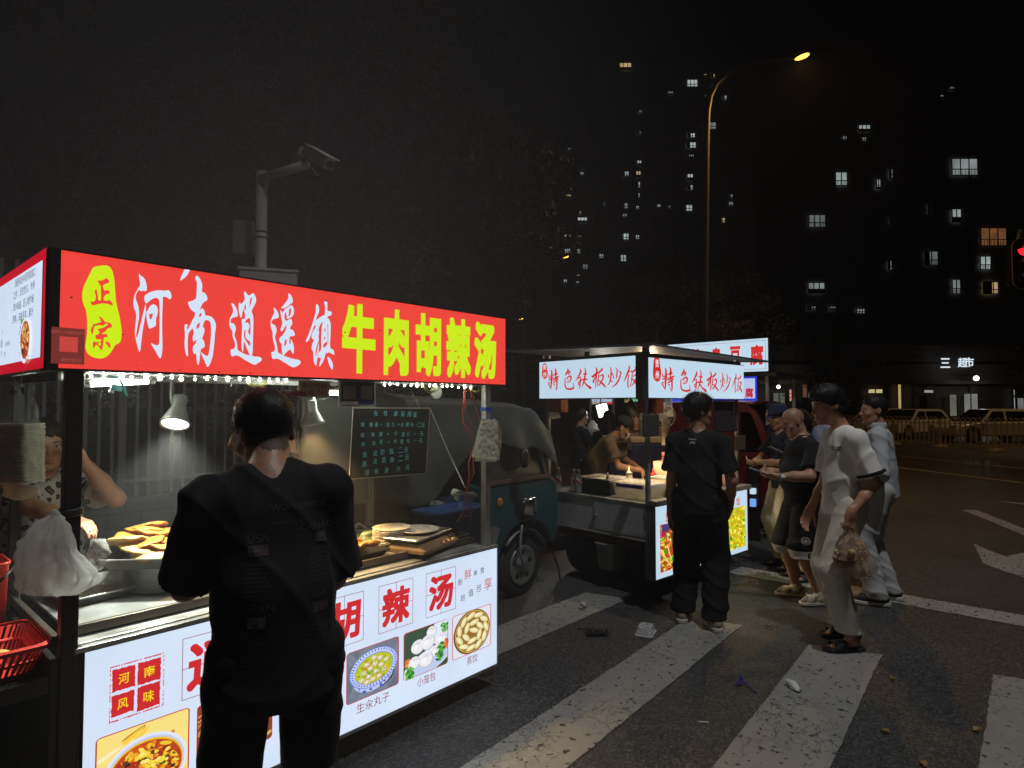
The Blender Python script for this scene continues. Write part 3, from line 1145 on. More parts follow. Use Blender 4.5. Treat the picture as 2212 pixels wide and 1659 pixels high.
def sign_cut(key,cf,name,mat,lift,parent):
 mb = MB()
 for o_,h_ in OUT[key]:
  def to2(q):
   P = PY(*cf(*q),Y0)
   return (P[0],P[2])
  v,f = fill_outline([to2(q) for q in o_],[[to2(q) for q in h] for h in h_])
  mb.add([V(a,Y0 - lift,b) for a,b in v],f)
 return mb.build(name,mat,parent)


sign_cut('A',zA,'lettering',SIGN_WHITE,0.002,signb)
sign_cut('B',zB,'lettering',SIGN_WHITE,0.002,signb)
sign_cut('C',zC,'seal',SIGN_YEL,0.002,signb)
sign_cut('D',zC,'lettering',SIGN_RED,0.0032,signb)
mb = MB()
for ch,x0,y0,x1,y1 in (('牛',738,635,1008,1195),('肉',1075,680,1275,1212),('胡',1330,715,1535,1220),('辣',1578,750,1775,1232),('汤',1803,785,1978,1240)):
 xm = (x0 + x1) / 2
 L_,R_ = PY(*c2b(x0,(y0 + y1) / 2),Y0),PY(*c2b(x1,(y0 + y1) / 2),Y0)
 T_,B_ = PY(*c2b(xm,y0),Y0),PY(*c2b(xm,y1),Y0)
 put_box(mb,ch,V((L_[0] + R_[0]) / 2,Y0 - 0.002,(T_[2] + B_[2]) / 2),R_[0] - L_[0],T_[2] - B_[2],EX,EZ,bold=0.036)
mb.build('lettering',SIGN_YEL,signb)
# payment sticker on the sign's corner: the writing stays, the code is left out
mb = MB()
mb.m = 0
A_,B_ = PY(*c1(415,818),Y0),PY(*c1(675,1135),Y0)
mb.bb(A_[0],Y0 - 0.003,B_[2] + 0.005,B_[0],Y0 - 0.0005,A_[2])
stk = mb.build('payment_sticker',glow('sticker_red',lin((120,40,34)),0.9,False),signb)
mb = MB()
mb.bb(A_[0] + 0.022,Y0 - 0.004,B_[2] + 0.045,B_[0] - 0.02,Y0 - 0.0032,A_[2] - 0.03)
mb.build('code_field',glow('sticker_field',lin((205,66,58)),0.9,False),stk)
mb = MB()
put_line(mb,'推荐使用微信支付',V((A_[0] + B_[0]) / 2,Y0 - 0.0045,A_[2] - 0.016),0.011,EX,EZ,0.01)
put_line(mb,'微信支付',V((A_[0] + B_[0]) / 2 + 0.008,Y0 - 0.0045,B_[2] + 0.018),0.013,EX,EZ,0.01)
mb.build('lettering',glow('sticker_ink',lin((168,70,62)),0.9,False),stk)

gm = MB()
for k in range(46):
 x,z = rnd.uniform(.56,2.75),(rnd.uniform(1.775,1.80) if k < 26 else rnd.uniform(1.80,2.165))
 w_ = rnd.uniform(.0012,.006)
 gm.add([V(x + w_ * rnd.uniform(.4,1.6) * math.cos(a),Y0 - .0042,z + w_ * .5 * rnd.uniform(.4,1.3) * math.sin(a)) for a in np.linspace(0,6.28,8)[:-1]],[tuple(range(7))])
gm.build('grime_speck',pbr('grime',(.03,.015,.012),.8),signb)
# --- side sign facing along the street
mb = MB()
mb.lit(0.50,Y0 + 0.03,1.774,0.545,3.46,2.18,'-x')
side = mb.build('side_sign',[glow('side_red',lin((206,18,40)),0.85,True),BOXM],cart)
mb = MB()
mb.lit(0.4975,Y0 + 0.065,1.812,0.4995,3.42,2.142,'-x')
mb.build('sign_face',[PANEL,BOXM],side)
mb = MB()
for (txt,cx,cy,hh) in (('汤是来自中国河南周口',288,372,0.030),('之乡”，历史悠久。传承',284,474,0.030),('，家乡味道，匠心制作秘',276,585,0.030),('，更美。深耕多年，累计',270,692,0.030),('。',20,860,.03)):
 P = PX(*c1(cx,cy),0.4965)
 v,f = glyph(txt,0.0)
 wd = (v[:,0].max() - v[:,0].min()) * hh / 0.85
 put_line(mb,txt,V(0.4965,P[1] + wd / 2,P[2]),hh,V(0,-1,0),EZ,0.004)
P = PX(*c1(12,955),0.4965)
put_line(mb,'18',V(0.4965,P[1],P[2]),0.034,V(0,-1,0),EZ,0.004)
P = PX(*c1(62,955),0.4965)
put_line(mb,'微信同号',V(0.4965,P[1],P[2]),0.018,V(0,-1,0),EZ,0.002)
P = PX(*c1(12,1042),0.4965)
put_line(mb,'不',V(0.4965,P[1],P[2]),0.024,V(0,-1,0),EZ,0.002)
P = PX(*c1(40,1042),0.4965)
put_line(mb,'贵',V(0.4965,P[1],P[2]),0.022,V(0,-1,0),EZ,0.002)
mb.build('lettering',INK_DARK,side)
C_ = PX(*c1(205,930),0.4965)
p = Pic(C_ + V(0,0.105,-0.085),V(0,-0.20,0),V(0,0,0.175),V(-1,0,0),4)
p.scatter(30,.15,.5,.1,.4,[(80,150,60),(110,90,130),(190,210,230)],.01,.03)
p.scatter(14,.3,.9,.14,.06,[(70,170,50)],.02,.04)
p.ell(.55,.48,.44,.47,(238,238,246),.1)
p.ell(.55,.5,.37,.40,(176,92,40),.1,.02)
p.scatter(70,.55,.5,.3,.33,[(140,50,20),(220,160,90),(60,35,25),(235,190,130),(190,80,30)],.02,.06)
p.scatter(18,.75,.12,.18,.1,[(180,30,50)],.008,.02,3)
p.mb.build('printed_bowl',PRINT,side)

# --- frame: posts, roof, rails
roof = MB()
roof.bb(0.51,Y0 + 0.09,2.14,2.75,3.45,2.165)
roof.build('roof',STEEL2,cart)
for (x,y,z0,z1,d,mat) in ((0.585,2.525,0.1,1.766,0.05,DARK),(2.62,2.525,0.8,1.766,0.04,STEEL),(2.655,2.56,0.5,1.766,0.035,DARK),(0.585,3.40,0.1,2.14,0.04,DARK),(2.43,3.40,0.86,2.14,0.04,STEEL2)):
 mb = MB()
 mb.bb(x - d / 2,y - d / 2,z0,x + d / 2,y + d / 2,z1)
 mb.build('post',mat,cart,bevel=0.004)
mb = MB()
mb.bb(0.56,Y0 + 0.10,1.765,2.62,Y0 + 0.13,1.795)
mb.bb(0.61,Y0 + 0.42,1.775,2.62,Y0 + 0.45,1.80)
mb.bb(0.56,3.36,1.765,2.41,3.385,1.795)
mb.bb(0.56,Y0 + 0.13,1.735,0.575,3.36,1.773)
mb.build('roof_rail',STEEL,cart,bevel=0.003)
# --- base with worktop
mb = MB()
mb.bb(0.62,Y0 + 0.11,0.30,2.62,3.30,0.835)
mb.bb(0.535,Y0 + 0.012,0.10,0.56,3.4,0.80)
mb.bb(0.61,Y0 + 0.012,0.10,0.626,3.4,0.83)
mb.build('base_cabinet',DARK,cart,bevel=0.004)
mb = MB()
mb.bb(0.612,Y0 + 0.13,0.842,2.64,3.36,0.856)
mb.bb(0.612,Y0 + 0.03,0.823,2.64,Y0 + 0.128,0.832)
mb.bb(0.60,Y0 - 0.002,0.808,2.70,Y0 + 0.028,0.826)
mb.build('worktop',STEEL,cart,bevel=0.003)
mb = MB()
mb.bb(0.612,Y0 + 0.105,0.838,2.60,Y0 + 0.128,0.872)
mb.bb(0.545,Y0 + 0.05,0.838,0.566,3.3,0.872)
mb.build('front_rail',pbr('old_rail',(0.12,0.10,0.085),0.38,0.6,0.3),cart,bevel=0.003)
mb = MB()
mb.prism([(0,0),(0.035,0.0),(0.075,0.10),(0.035,0.115)],V(2.70,Y0 + 0.05,0.80),EX,EZ,V(0,0.05,0))
mb.build('end_bracket',STEEL2,cart,bevel=0.003)
# --- lit menu front
mb = MB()
mb.lit(0.63,Y0,0.134,2.69,Y0 + 0.07,0.806,'-y')
panel = mb.build('menu_panel',[PANEL,BOXM],cart)
mb = MB()
mb.bb(0.626,Y0 - 0.004,0.118,2.694,Y0 + 0.074,0.134)
mb.bb(2.69,Y0 - 0.004,0.134,2.695,Y0 + 0.074,0.806)
mb.build('panel_frame',STEEL2,panel)
mb = MB()
mbg = MB()
YP = Y0 - 0.0022
bx = {}
for ch,a,b in (('汤',(1645,1838),(190,525)),('辣',(1335,1558),(265,635))):
 pass
P1a,P1b = PY(*c7(1645,380),Y0),PY(*c7(1838,340),Y0)
P2a,P2b = PY(*c7(1335,470),Y0),PY(*c7(1558,440),Y0)
T1,B1 = PY(*c7(1740,215),Y0)[2],PY(*c7(1740,497),Y0)[2]
wbox = ((P1b[0] - P1a[0]) + (P2b[0] - P2a[0])) / 2
step = ((P1a[0] + P1b[0]) - (P2a[0] + P2b[0])) / 2
x5 = (P1a[0] + P1b[0]) / 2
zc,hb = (T1 + B1) / 2,T1 - B1
for i,ch in enumerate('逍遥胡辣汤'):
 xc = x5 - step * (4 - i)
 put_box(mb,ch,V(xc,YP,zc),wbox * 0.82,hb * 0.80,EX,EZ,bold=0.03,shear=0.06)
 for (xa,xb) in ((-.5,.5),):
  for z in (-.5,0,.5):
   mbg.bb(xc - wbox / 2,YP + .0006,zc + z * hb - .0011,xc + wbox / 2,YP + .0012,zc + z * hb + .0011)
  for x in (-.5,0,.5):
   mbg.bb(xc + x * wbox - .0011,YP + .0006,zc - hb / 2,xc + x * wbox + .0011,YP + .0012,zc + hb / 2)
mb.build('lettering',INK_RED,panel)
mbg.build('writing_grid',INK_DRED,panel)
# 河南风味 seal
ms,mt_ = MB(),MB()
for ch,bxs in (('河',(850,1030,870,1080)),('南',(1043,1225,818,1025)),('风',(842,1022,1065,1268)),('味',(1040,1218,1000,1220))):
 xa,xb,ya,yb = bxs
 P,Q = PY(*c4(xa,(ya + yb) / 2),Y0),PY(*c4(xb,(ya + yb) / 2),Y0)
 T_,B_ = PY(*c4((xa + xb) / 2,ya),Y0),PY(*c4((xa + xb) / 2,yb),Y0)
 pts = []
 x0,x1,z0,z1 = P[0],Q[0],B_[2] + .008,T_[2] - .008
 for k in range(14):
  pts.append((x0 + (x1 - x0) * k / 14,z0 + rnd.uniform(0,.004)))
 for k in range(14):
  pts.append((x1 - rnd.uniform(0,.003),z0 + (z1 - z0) * k / 14))
 for k in range(14):
  pts.append((x1 - (x1 - x0) * k / 14,z1 - rnd.uniform(0,.004)))
 for k in range(14):
  pts.append((x0 + rnd.uniform(0,.003),z1 - (z1 - z0) * k / 14))
 ms.add([V(a,YP,b) for a,b in pts],[tuple(range(len(pts)))])
 put_box(mt_,ch,V((x0 + x1) / 2,YP - .001,(z0 + z1) / 2),(x1 - x0) * .46,(z1 - z0) * .46,EX,EZ,bold=0.01)
S0,S1 = PY(*c4(832,1100),Y0)[0],PY(*c4(1240,1000),Y0)[0]
Z1,Z0_ = PY(*c4(1030,845),Y0)[2],PY(*c4(1030,1250),Y0)[2]
for k in range(40):
 t = k / 40
 if rnd.random() < .8:
  ms.bb(S0 + (S1 - S0) * t,YP,Z1 + rnd.uniform(-.003,0),S0 + (S1 - S0) * (t + .022),YP + .0005,Z1 + .003)
  ms.bb(S0 + (S1 - S0) * t,YP,Z0_ + rnd.uniform(-.003,0),S0 + (S1 - S0) * (t + .022),YP + .0005,Z0_ + .003)
 if rnd.random() < .6:
  ms.bb(S0,YP,Z0_ + (Z1 - Z0_) * t,S0 + .003,YP + .0005,Z0_ + (Z1 - Z0_) * (t + .02))
  ms.bb(S1,YP,Z0_ + (Z1 - Z0_) * t,S1 + .003,YP + .0005,Z0_ + (Z1 - Z0_) * (t + .02))
ms.build('seal',INK_RED,panel)
mt_.build('lettering',glow('seal_yellow',lin((250,220,20)),.95,False),panel)
# small slogan
m1,m2 = MB(),MB()
for ch,cx,cy,s_,m_ in (('新',1868,292,44,m1),('鲜',1918,240,66,m2),('美',1968,232,38,m1),('食',2012,213,42,m1),('超',1885,395,40,m1),('值',1937,362,48,m1),('尽',1990,335,48,m1),('享',2050,302,78,m2)):
 P,T_,B_ = PY(*c7(cx,cy),Y0),PY(*c7(cx,cy - s_ / 2),Y0),PY(*c7(cx,cy + s_ / 2),Y0)
 h_ = T_[2] - B_[2]
 put_box(m_,ch,V(P[0],YP,P[2]),h_ * .95,h_,EX,EZ,0.0)
m1.build('lettering',INK_DARK,panel)
m2.build('lettering',glow('slogan_orange',lin((205,62,30)),.95,False),panel)
# food pictures
def pbox(cf,tl,tr,br,bl):
 a,b,c,d = [PY(*cf(*q),Y0) for q in (tl,tr,br,bl)]
 return (a[0] + d[0]) / 2,(b[0] + c[0]) / 2,(c[2] + d[2]) / 2,(a[2] + b[2]) / 2


x0,x1,z0,z1 = pbox(c7,(1125,765),(1468,640),(1465,960),(1118,1105))
hz = z1 - z0
ctr = (z0 + z1) / 2
w4 = x1 - x0
p = Pic(V(x0,Y0,z0),V(w4,0,0),V(0,0,hz),V(0,-1,0),11)
pic_meatball(p)
p.mb.build('food_picture',PRINT,panel)
x4c = (x0 + x1) / 2
x0,x1,_a,_b = pbox(c7,(1498,625),(1790,520),(1787,820),(1495,935))
p = Pic(V(x0,Y0,z0),V(x1 - x0,0,0),V(0,0,hz),V(0,-1,0),12)
pic_buns(p)
p.mb.build('food_picture',PRINT,panel)
x5c = (x0 + x1) / 2
x0,x1,_a,_b = pbox(c7,(1817,510),(2070,430),(2070,705),(1815,800))
p = Pic(V(x0,Y0,z0),V(x1 - x0,0,0),V(0,0,hz),V(0,-1,0),13)
pic_dumplings(p)
p.mb.build('food_picture',PRINT,panel)
x6c = (x0 + x1) / 2
xs0,xs1 = PY(*c4(725,1500),Y0)[0],PY(*c4(1440,1400),Y0)[0]
zs = PY(*c4(1080,1318),Y0)[2]
p = Pic(V(xs0,Y0,zs - hz),V(xs1 - xs0,0,0),V(0,0,hz),V(0,-1,0),14)
pic_soup(p)
p.mb.build('food_picture',PRINT,panel)
xy0 = PY(*c4(1495,1400),Y0)[0]
for k in range(2):
 p = Pic(V(xy0 + k * (w4 + .03),Y0,z0),V(w4,0,0),V(0,0,hz),V(0,-1,0),15 + k)
 pic_youtiao(p) if k == 0 else pic_buns(p)
 p.mb.build('food_picture',PRINT,panel)
mb = MB()
for s_,xc,wd in (('生汆丸子',x4c,.19),('小笼包',x5c,.125),('蒸饺',x6c,.085),('胡辣汤',(xs0 + xs1) / 2,.13),('油条',xy0 + w4 / 2,.09)):
 put_line(mb,s_,V(xc,YP,z0 - .036),0.042,EX,EZ,0.0,wd)
mb.build('lettering',INK_DRED,panel)
# LED rope under the sign
mb = MB()
for k in range(44):
 x = 0.64 + k * 0.0435 + rnd.uniform(-.006,.006)
 if 1.40 < x < 1.60 or 1.64 < x < 1.86:
  continue
 mb.ball((x,Y0 + 0.045 + rnd.uniform(-.008,.008),1.753 + rnd.uniform(-.003,.004)),0.0042 + 0.0028 * (rnd.random() < .3),7,5)
led = mb.build('led_rope',LEDM,cart)
mb = MB()
mb.tube([V(0.62 + k * .05,Y0 + .045 + .006 * math.sin(k * 1.7),1.761 + .003 * math.sin(k * 2.3)) for k in range(41)],0.004,6)
mb.build('rope_sleeve',GLASS,led)
mb = MB()
for (x,q) in ((1.245,.02),(2.215,.026),(2.56,.018),(1.615,.016)):
 for k in range(4):
  mb.tube([V(x + (.03 + .006 * k) * math.cos(a * .63),Y0 + .05,1.752 - q * (1 + .16 * k) * math.sin(a * .63)) for a in range(6)],0.0019,5)
mb.build('cable_loop',pbr('yellow_cable',(0.55,0.48,0.12),0.45),led)
# undercarriage
for (x,y) in ((1.0,2.75),(2.3,2.75),(1.0,3.2),(2.3,3.2)):
 mb = MB()
 mb.tube([V(x,y - .05,.17),V(x,y - .04,.17),V(x,y + .04,.17),V(x,y + .05,.17)],[.12,.17,.17,.12],20)
 mb.build('wheel',RUBBER,cart,True)
mb = MB()
mb.bb(.6,2.62,.27,2.6,3.3,.30)
mb.build('chassis',DARK,cart)
mb = MB()
mb.bb(2.60,2.52,0.072,2.70,2.56,0.117)
mb.build('foot_bracket',GREYP,cart)
mb = MB()
mb.bb(0.12,2.52,0.715,0.533,3.25,0.745)
mb.bb(0.10,2.51,0.70,0.533,2.535,0.75)
mb.build('side_shelf',DARK,cart)

# ================================================================ what hangs on, lies on and lights the red cart
def rrect(lx,ly,r,n=5):
 pts = []
 for cx,cy,a0 in ((lx / 2 - r,ly / 2 - r,0),(-lx / 2 + r,ly / 2 - r,90),(-lx / 2 + r,-ly / 2 + r,180),(lx / 2 - r,-ly / 2 + r,270)):
  for k in range(n):
   a = math.radians(a0 + 90 * k / (n - 1))
   pts.append((cx + r * math.cos(a),cy + r * math.sin(a)))
 return pts


def loft(mb,loops,cap0=True,cap1=True):
 n = len(loops[0])
 pts = [p for l in loops for p in l]
 fs = []
 for i in range(len(loops) - 1):
  for j in range(n):
   fs.append((i * n + j,i * n + (j + 1) % n,(i + 1) * n + (j + 1) % n,(i + 1) * n + j))
 if cap0:
  fs.append(tuple(range(n))[::-1])
 if cap1:
  fs.append(tuple((len(loops) - 1) * n + j for j in range(n)))
 mb.add(pts,fs)


def pan(c,lx,ly,h,rz=0.0,lip=0.012,r=0.03,t=0.004,slope=0.9):
 """open metal tray with rounded corners and a rolled lip"""
 R = rotz(rz)
 c = np.asarray(c,float)
 mb = MB()

 def lp(sx,sy,rr,z):
  return [c + R @ V(x,y,z) for x,y in rrect(sx,sy,rr)]
 loft(mb,[lp(lx * slope,ly * slope,r,0),lp(lx,ly,r,h - .004),lp(lx + 2 * lip,ly + 2 * lip,r + lip,h - .003),lp(lx + 2 * lip,ly + 2 * lip,r + lip,h + .003),lp(lx - t,ly - t,r,h + .002),lp(lx * slope - 2 * t,ly * slope - 2 * t,r - t / 2,t)])
 return mb


def nz(p,s=1.0,seed=0.0):
 return mnoise.noise(Vector((p[0] * s + seed,p[1] * s + seed * .7,p[2] * s - seed)))


# ---------- lamps
def heat_lamp(label,base,lens,warm,power,brk,aim):
 base,lens = np.asarray(base),np.asarray(lens)
 t = unit(lens - base)
 root = thing('heat_lamp',label,'lamp',tuple(base),'heat lamps over the red cart counter')
 mb = MB()
 top = base + V(brk[0],brk[1],0)
 mb.tube([top + V(0,0,.10),top + V(0,0,.0),base + V(brk[0] * .8,brk[1] * .8,-.03),base - t * -.015],0.007,8)
 mb.box(top + V(0,0,.085),(.055,.03,.02))
 mb.build('bracket',GREYP,root)
 z = t
 x = unit(np.cross(V(0,0,1) if abs(z[2]) < .95 else V(1,0,0),z))
 R = np.stack([x,np.cross(z,x),z],1)
 L_ = np.linalg.norm(lens - base)
 mb = MB()
 mb.lathe([(0.0,-0.01),(0.027,-0.01),(0.030,0.0),(0.030,L_ * .38),(0.033,L_ * .42),(0.056,L_ * .86),(0.060,L_ * .9),(0.060,L_ * .985),(0.056,L_ * .985),(0.053,L_ * .93),(0.0,L_ * .93)],base,26,R)
 mb.build('housing',steel('lamp_steel',(0.48,0.48,0.47),0.34),root,True)
 mb = MB()
 mb.lathe([(0.052,L_ * .945),(0.03,L_ * .965),(0.0,L_ * .968)],base,26,R)
 bm = glow('bulb_warm' if warm else 'bulb_cold',(1.0,0.75,0.32) if warm else (0.9,1.0,0.92),9.0,False)
 mb.build('lens',bm,root,True)
 lamp('lamp_light','SPOT',tuple(lens + t * .012),(1.0,0.66,0.28) if warm else (0.93,1.0,0.88),power,aim,0.04,110,0.6,root)
 return root


B1_,L1_ = PY(*c3(1772,232),2.9),PY(*c3(1702,492),2.87)
heat_lamp('chrome heat lamp with a cold white beam by the upright steel post',B1_,L1_ - V(0,.02,0),False,75,(-0.03,0.02),V(0.95,2.78,.85))
B2_,L2_ = PY(*c2b(488,1425),2.95),PY(*c2b(508,1605),2.95)
heat_lamp("grey heat lamp glowing warm yellow beside the leaning man's head",B2_,L2_,True,90,(0.03,0.02),V(1.62,2.75,.85))


def tube_lamp(label,a,b):
 a,b = np.asarray(a),np.asarray(b)
 r = thing('tube_lamp',label,'tube lamp',tuple((a + b) / 2),'tube lamps under the red cart roof')
 d = unit(b - a)
 mb = MB()
 mb.cyl(a + d * .012,b - d * .012,.0115,14)
 mb.build('tube',BULB,r,True)
 mb = MB()
 mb.box((a + b) / 2 + V(0,.004,.02),(abs(b[0] - a[0]),.03,.014))
 mb.build('batten',WHITEP,r,bevel=.003)
 for q,s_ in ((a,1),(b,-1)):
  mb = MB()
  mb.cyl(q - d * .012 * s_,q + d * .012 * s_,.013,12)
  mb.build('end_cap',WHITEP,r,True)
 return r


T1a,T1b = PY(*c3(850,90),2.9),PY(*c3(1485,60),2.9)
tube_lamp('short white tube lamp with a turquoise clip hanging before it',T1a,T1b)
tube_lamp('white tube lamp half hidden behind the payment code board',V(1.72,2.95,1.715),V(2.12,2.95,1.715))
# turquoise clip on the tube
C0 = PY(*c3(1170,105),2.86)
cl = thing('bag_clip','turquoise plastic clip hanging in front of the tube lamp','clip',tuple(C0))
TURQ = pbr('turquoise_plastic',(0.05,0.42,0.45),0.3,0,.1,sub=.0)
mb = MB()
a,b = PY(*c3(1148,5),2.86),PY(*c3(1248,205),2.86)
mb.tube([a,a * .6 + b * .4 + V(.004,0,0),b],[.007,.0095,.0085],8,sq=.6)
mb.build('long_jaw',TURQ,cl,True)
mb = MB()
a,b = PY(*c3(1195,118),2.855),PY(*c3(1100,135),2.855)
mb.box((a + b) / 2,(.042,.014,.026),rot_axis((0,1,0),.25))
mb.build('short_jaw',TURQ,cl,bevel=.004)
mb = MB()
mb.cyl(b + V(-.002,-.01,-.012),b + V(-.002,.01,-.012),.008,10)
mb.build('spring',STEEL,cl,True)

# ---------- payment code board: two cards without their codes
q = [PY(*c6(*a_),2.55) for a_ in ((122,45),(437,60),(447,265),(125,285))]
pb = thing('payment_board','white framed board with a green and a blue payment card under the sign','payment board',tuple(q[0]))
XA,XB,ZA,ZB = q[0][0],q[1][0] + .004,1.643,1.768
mb = MB()
mb.bb(XA,2.545,ZA,XB,2.557,ZB)
mb.build('frame',WHITEP,pb,bevel=.002)
xm = XA + (XB - XA) * .5
for (x0,x1,col,nm) in ((XA + .009,xm - .001,(0.01,0.10,0.05),'green_card'),(xm + .001,XB - .009,(0.015,0.06,0.17),'blue_card')):
 mb = MB()
 mb.bb(x0,2.5425,ZA + .01,x1,2.5448,ZB - .006)
 cd = mb.build(nm,pbr(nm,col,.3,0,.08),pb)
 mb = MB()
 mb.bb(x0 + .014,2.5408,ZA + .036,x1 - .014,2.5424,ZB - .024)
 if nm == 'green_card':
  mb.bb(x0,2.5408,ZA + .0101,x1,2.5424,ZA + .026)
 mb.build('paper_field',pbr('paper_field',(0.42,0.36,0.26),.6),cd)
 mb = MB()
 put_line(mb,'推荐使用支付宝' if nm != 'green_card' else '微信支付',V((x0 + x1) / 2,2.5403,ZB - .016 if nm != 'green_card' else ZA + .018),.008,EX,EZ,.01)
 mb.build('lettering',pbr('card_ink',(0.6,.62,.62) if nm != 'green_card' else (.1,.1,.08),.5),cd)
# ---------- poster
PA,PB_ = PY(*c6(-236,60),2.55),PY(*c6(38,200),2.55)
po = thing('paper_poster','cream poster asking guests to pay first, hung under the sign','poster',tuple(PA))
mb = MB()
mb.bb(PA[0],2.548,1.686,PB_[0],2.551,1.762)
mb.build('sheet',pbr('poster_cream',(0.72,0.58,0.36),.5,0,.06),po)
mb = MB()
for t_,cy in (('请先付款',1292),('后用餐哦',1350)):
 P,E_ = PY(*c2b(405,cy),2.5475),PY(*c2b(620,cy),2.5475)
 put_line(mb,t_,(P + E_) / 2,.024,EX,EZ,.02,E_[0] - P[0])
mb.build('lettering',pbr('poster_ink',(0.55,0.07,0.04),.5),po)
mb = MB()
mb.m = 0
mb.prism([(-.05 + .1 * k / 12,.018 * math.sqrt(max(0,1 - ((k - 6) / 6) ** 2))) for k in range(13)] + [(.05,-.006),(-.05,-.006)],V(1.425,2.5465,1.696),EX,EZ,V(0,.001,0))
mb.build('printed_cushion',pbr('poster_red',(0.5,0.06,0.05),.5),po)

# ---------- menu board
YB = 2.9
bd = thing('menu_board','dark see-through menu board handwritten in blue, hung by a white cord','menu board',(2.22,YB,1.44))
TL,TR,BR,BL = [PY(*c6(*a_),YB) for a_ in ((250,290),(928,293),(893,872),(213,922))]
mb = MB()
mb.add([TL,TR,BR,BL] + [q + V(0,.008,0) for q in (TL,TR,BR,BL)],[(0,3,2,1),(4,5,6,7),(0,1,5,4),(1,2,6,5),(2,3,7,6),(3,0,4,7)])
mb.build('panel',pbr('menu_acrylic',(0.035,0.036,0.034),.22,0,.5,5,alpha=.82),bd)
mb = MB()
mb.tube([TL,TR],.0045,6)
mb.tube([TR,BR],.0022,6)
mb.tube([BR,BL],.0025,6)
mb.tube([BL,TL],.002,6)
mb.build('edge_trim',pbr('trim_white',(0.55,.55,.5),.4),bd)
mb = MB()
lines = (('先付款后用餐',[(450,340),(535,338),(628,342),(690,345),(745,347),(795,352)],52),
  ('胡辣汤+油条+水煎包十二元',[(332,438),(408,440),(455,440),(498,440),(556,440),(605,440),(650,438),(685,440),(730,437),(770,440),(808,440),(835,440),(868,444)],46),
  ('胡辣汤+小油条十一元',[(332,532),(425,528),(492,524),(556,522),(628,516),(690,525),(735,525),(795,520),(822,520),(855,520)],46),
  ('胡辣汤+水煎包十一元',[(336,612),(432,605),(495,592),(562,592),(622,584),(680,588),(735,585),(790,580),(815,580),(848,580)],46),
  ('脆皮糖糕二元',[(352,705),(445,692),(510,682),(588,676),(668,665),(718,662)],56),
  ('脆皮菜角二元',[(350,785),(445,762),(520,752),(592,750),(670,738),(725,728)],56),
  ('胡辣汤六元',[(372,862),(455,852),(545,842),(650,830),(730,815)],56))
for txt,pos,sz in lines:
 for ch,(cx,cy) in zip(txt,pos):
  P,Q = PY(*c6(cx,cy - sz / 2),YB - .002),PY(*c6(cx,cy + sz / 2),YB - .002)
  hh = P[2] - Q[2]
  k = .5 if ch in '+十' else (.28 if ch == '一' else 1)
  v_,f_ = glyph(ch,0.0)
  put_box(mb,ch,(P + Q) / 2,hh * .8 * (.62 if ch in '+十' else 1),hh * k * (.9 if ch != '一' else .15),unit(V(1,0,.05)),unit(V(rnd.uniform(-.1,.18),0,1)),.022)
mb.build('handwriting',pbr('blue_marker',(0.16,0.60,0.78),.5,0,.25,40),bd)
mb = MB()
E0 = PY(*c6(1240,1000),2.6)
mb.tube([TR,TR * .5 + E0 * .5 + V(0,0,-.01),E0],.0035,6)
mb.tube([PY(*c6(840,295),YB),PY(*c6(760,140),2.93)],.0025,6)
mb.tube([TL + V(.06,0,0),TL + V(.05,.04,.13)],.0025,6)
mb.build('cord',pbr('white_cord',(0.6,.58,.5),.7),bd)

# ---------- film bags
def bag(name,rows,depth,mat,parent,seed=1.0,n=26,fold=.012,k=9,smooth=True,pleat=0.0):
 """rows: (left point, right point) from top to bottom; a closed, crumpled film tube"""
 mb = MB()
 loops = []
 for i,(a,b,d) in enumerate(rows):
  a,b = np.asarray(a,float),np.asarray(b,float)
  ux = b - a
  w_ = np.linalg.norm(ux)
  ux = ux / w_
  uy = unit(np.cross(V(0,0,1),ux))
  l = []
  for j in range(n):
   t = 2 * math.pi * j / n
   p_ = (a + b) / 2 + ux * (w_ / 2 * math.cos(t)) + uy * (d / 2 * math.sin(t))
   f = nz(p_,k,seed) * fold + nz(p_,k * 3.1,seed + 3) * fold * .45
   f += pleat * (1 - abs(math.sin(6.5 * t + .08 * i + seed))) ** 2 * min(1,i / 8)
   p_ = p_ + unit(p_ - (a + b) / 2) * f
   l.append(p_)
  loops.append(l)
 loft(mb,loops)
 return mb.build(name,mat,parent,smooth)


def densify(rows,m=5):
 out = []
 for (a,b,d),(a2,b2,d2) in zip(rows[:-1],rows[1:]):
  for k in range(m):
   t = k / m
   out.append((np.asarray(a) * (1 - t) + np.asarray(a2) * t,np.asarray(b) * (1 - t) + np.asarray(b2) * t,d * (1 - t) + d2 * t))
 out.append(rows[-1])
 return out


gb = thing('plastic_bag','bundle of grey plastic bags tied to the black corner post','plastic bag',tuple(PY(*c9(590,420),2.44)))
yb = 2.44
rows = [(PY(*c9(560,385),yb),PY(*c9(640,385),yb),.03),(PY(*c9(575,440),yb),PY(*c9(655,440),yb),.03),(PY(*c9(470,510),yb),PY(*c9(690,500),yb),.05),(PY(*c9(340,640),yb),PY(*c9(760,650),yb),.08),
  (PY(*c9(245,780),yb),PY(*c9(860,860),yb),.10),(PY(*c9(225,950),yb),PY(*c9(970,1000),yb),.11),(PY(*c9(205,1120),yb),PY(*c9(1050,1100),yb),.10),(PY(*c9(195,1260),yb),PY(*c9(1030,1190),yb),.07),(PY(*c9(330,1330),yb),PY(*c9(800,1325),yb),.03)]
bag('bag',densify(rows,6),.1,see_light(film('grey_film',(0.62,0.61,0.60),.62,.2),(.8,.79,.76),.42),gb,2.0,90,.012,9,True,.016)
mb = MB()
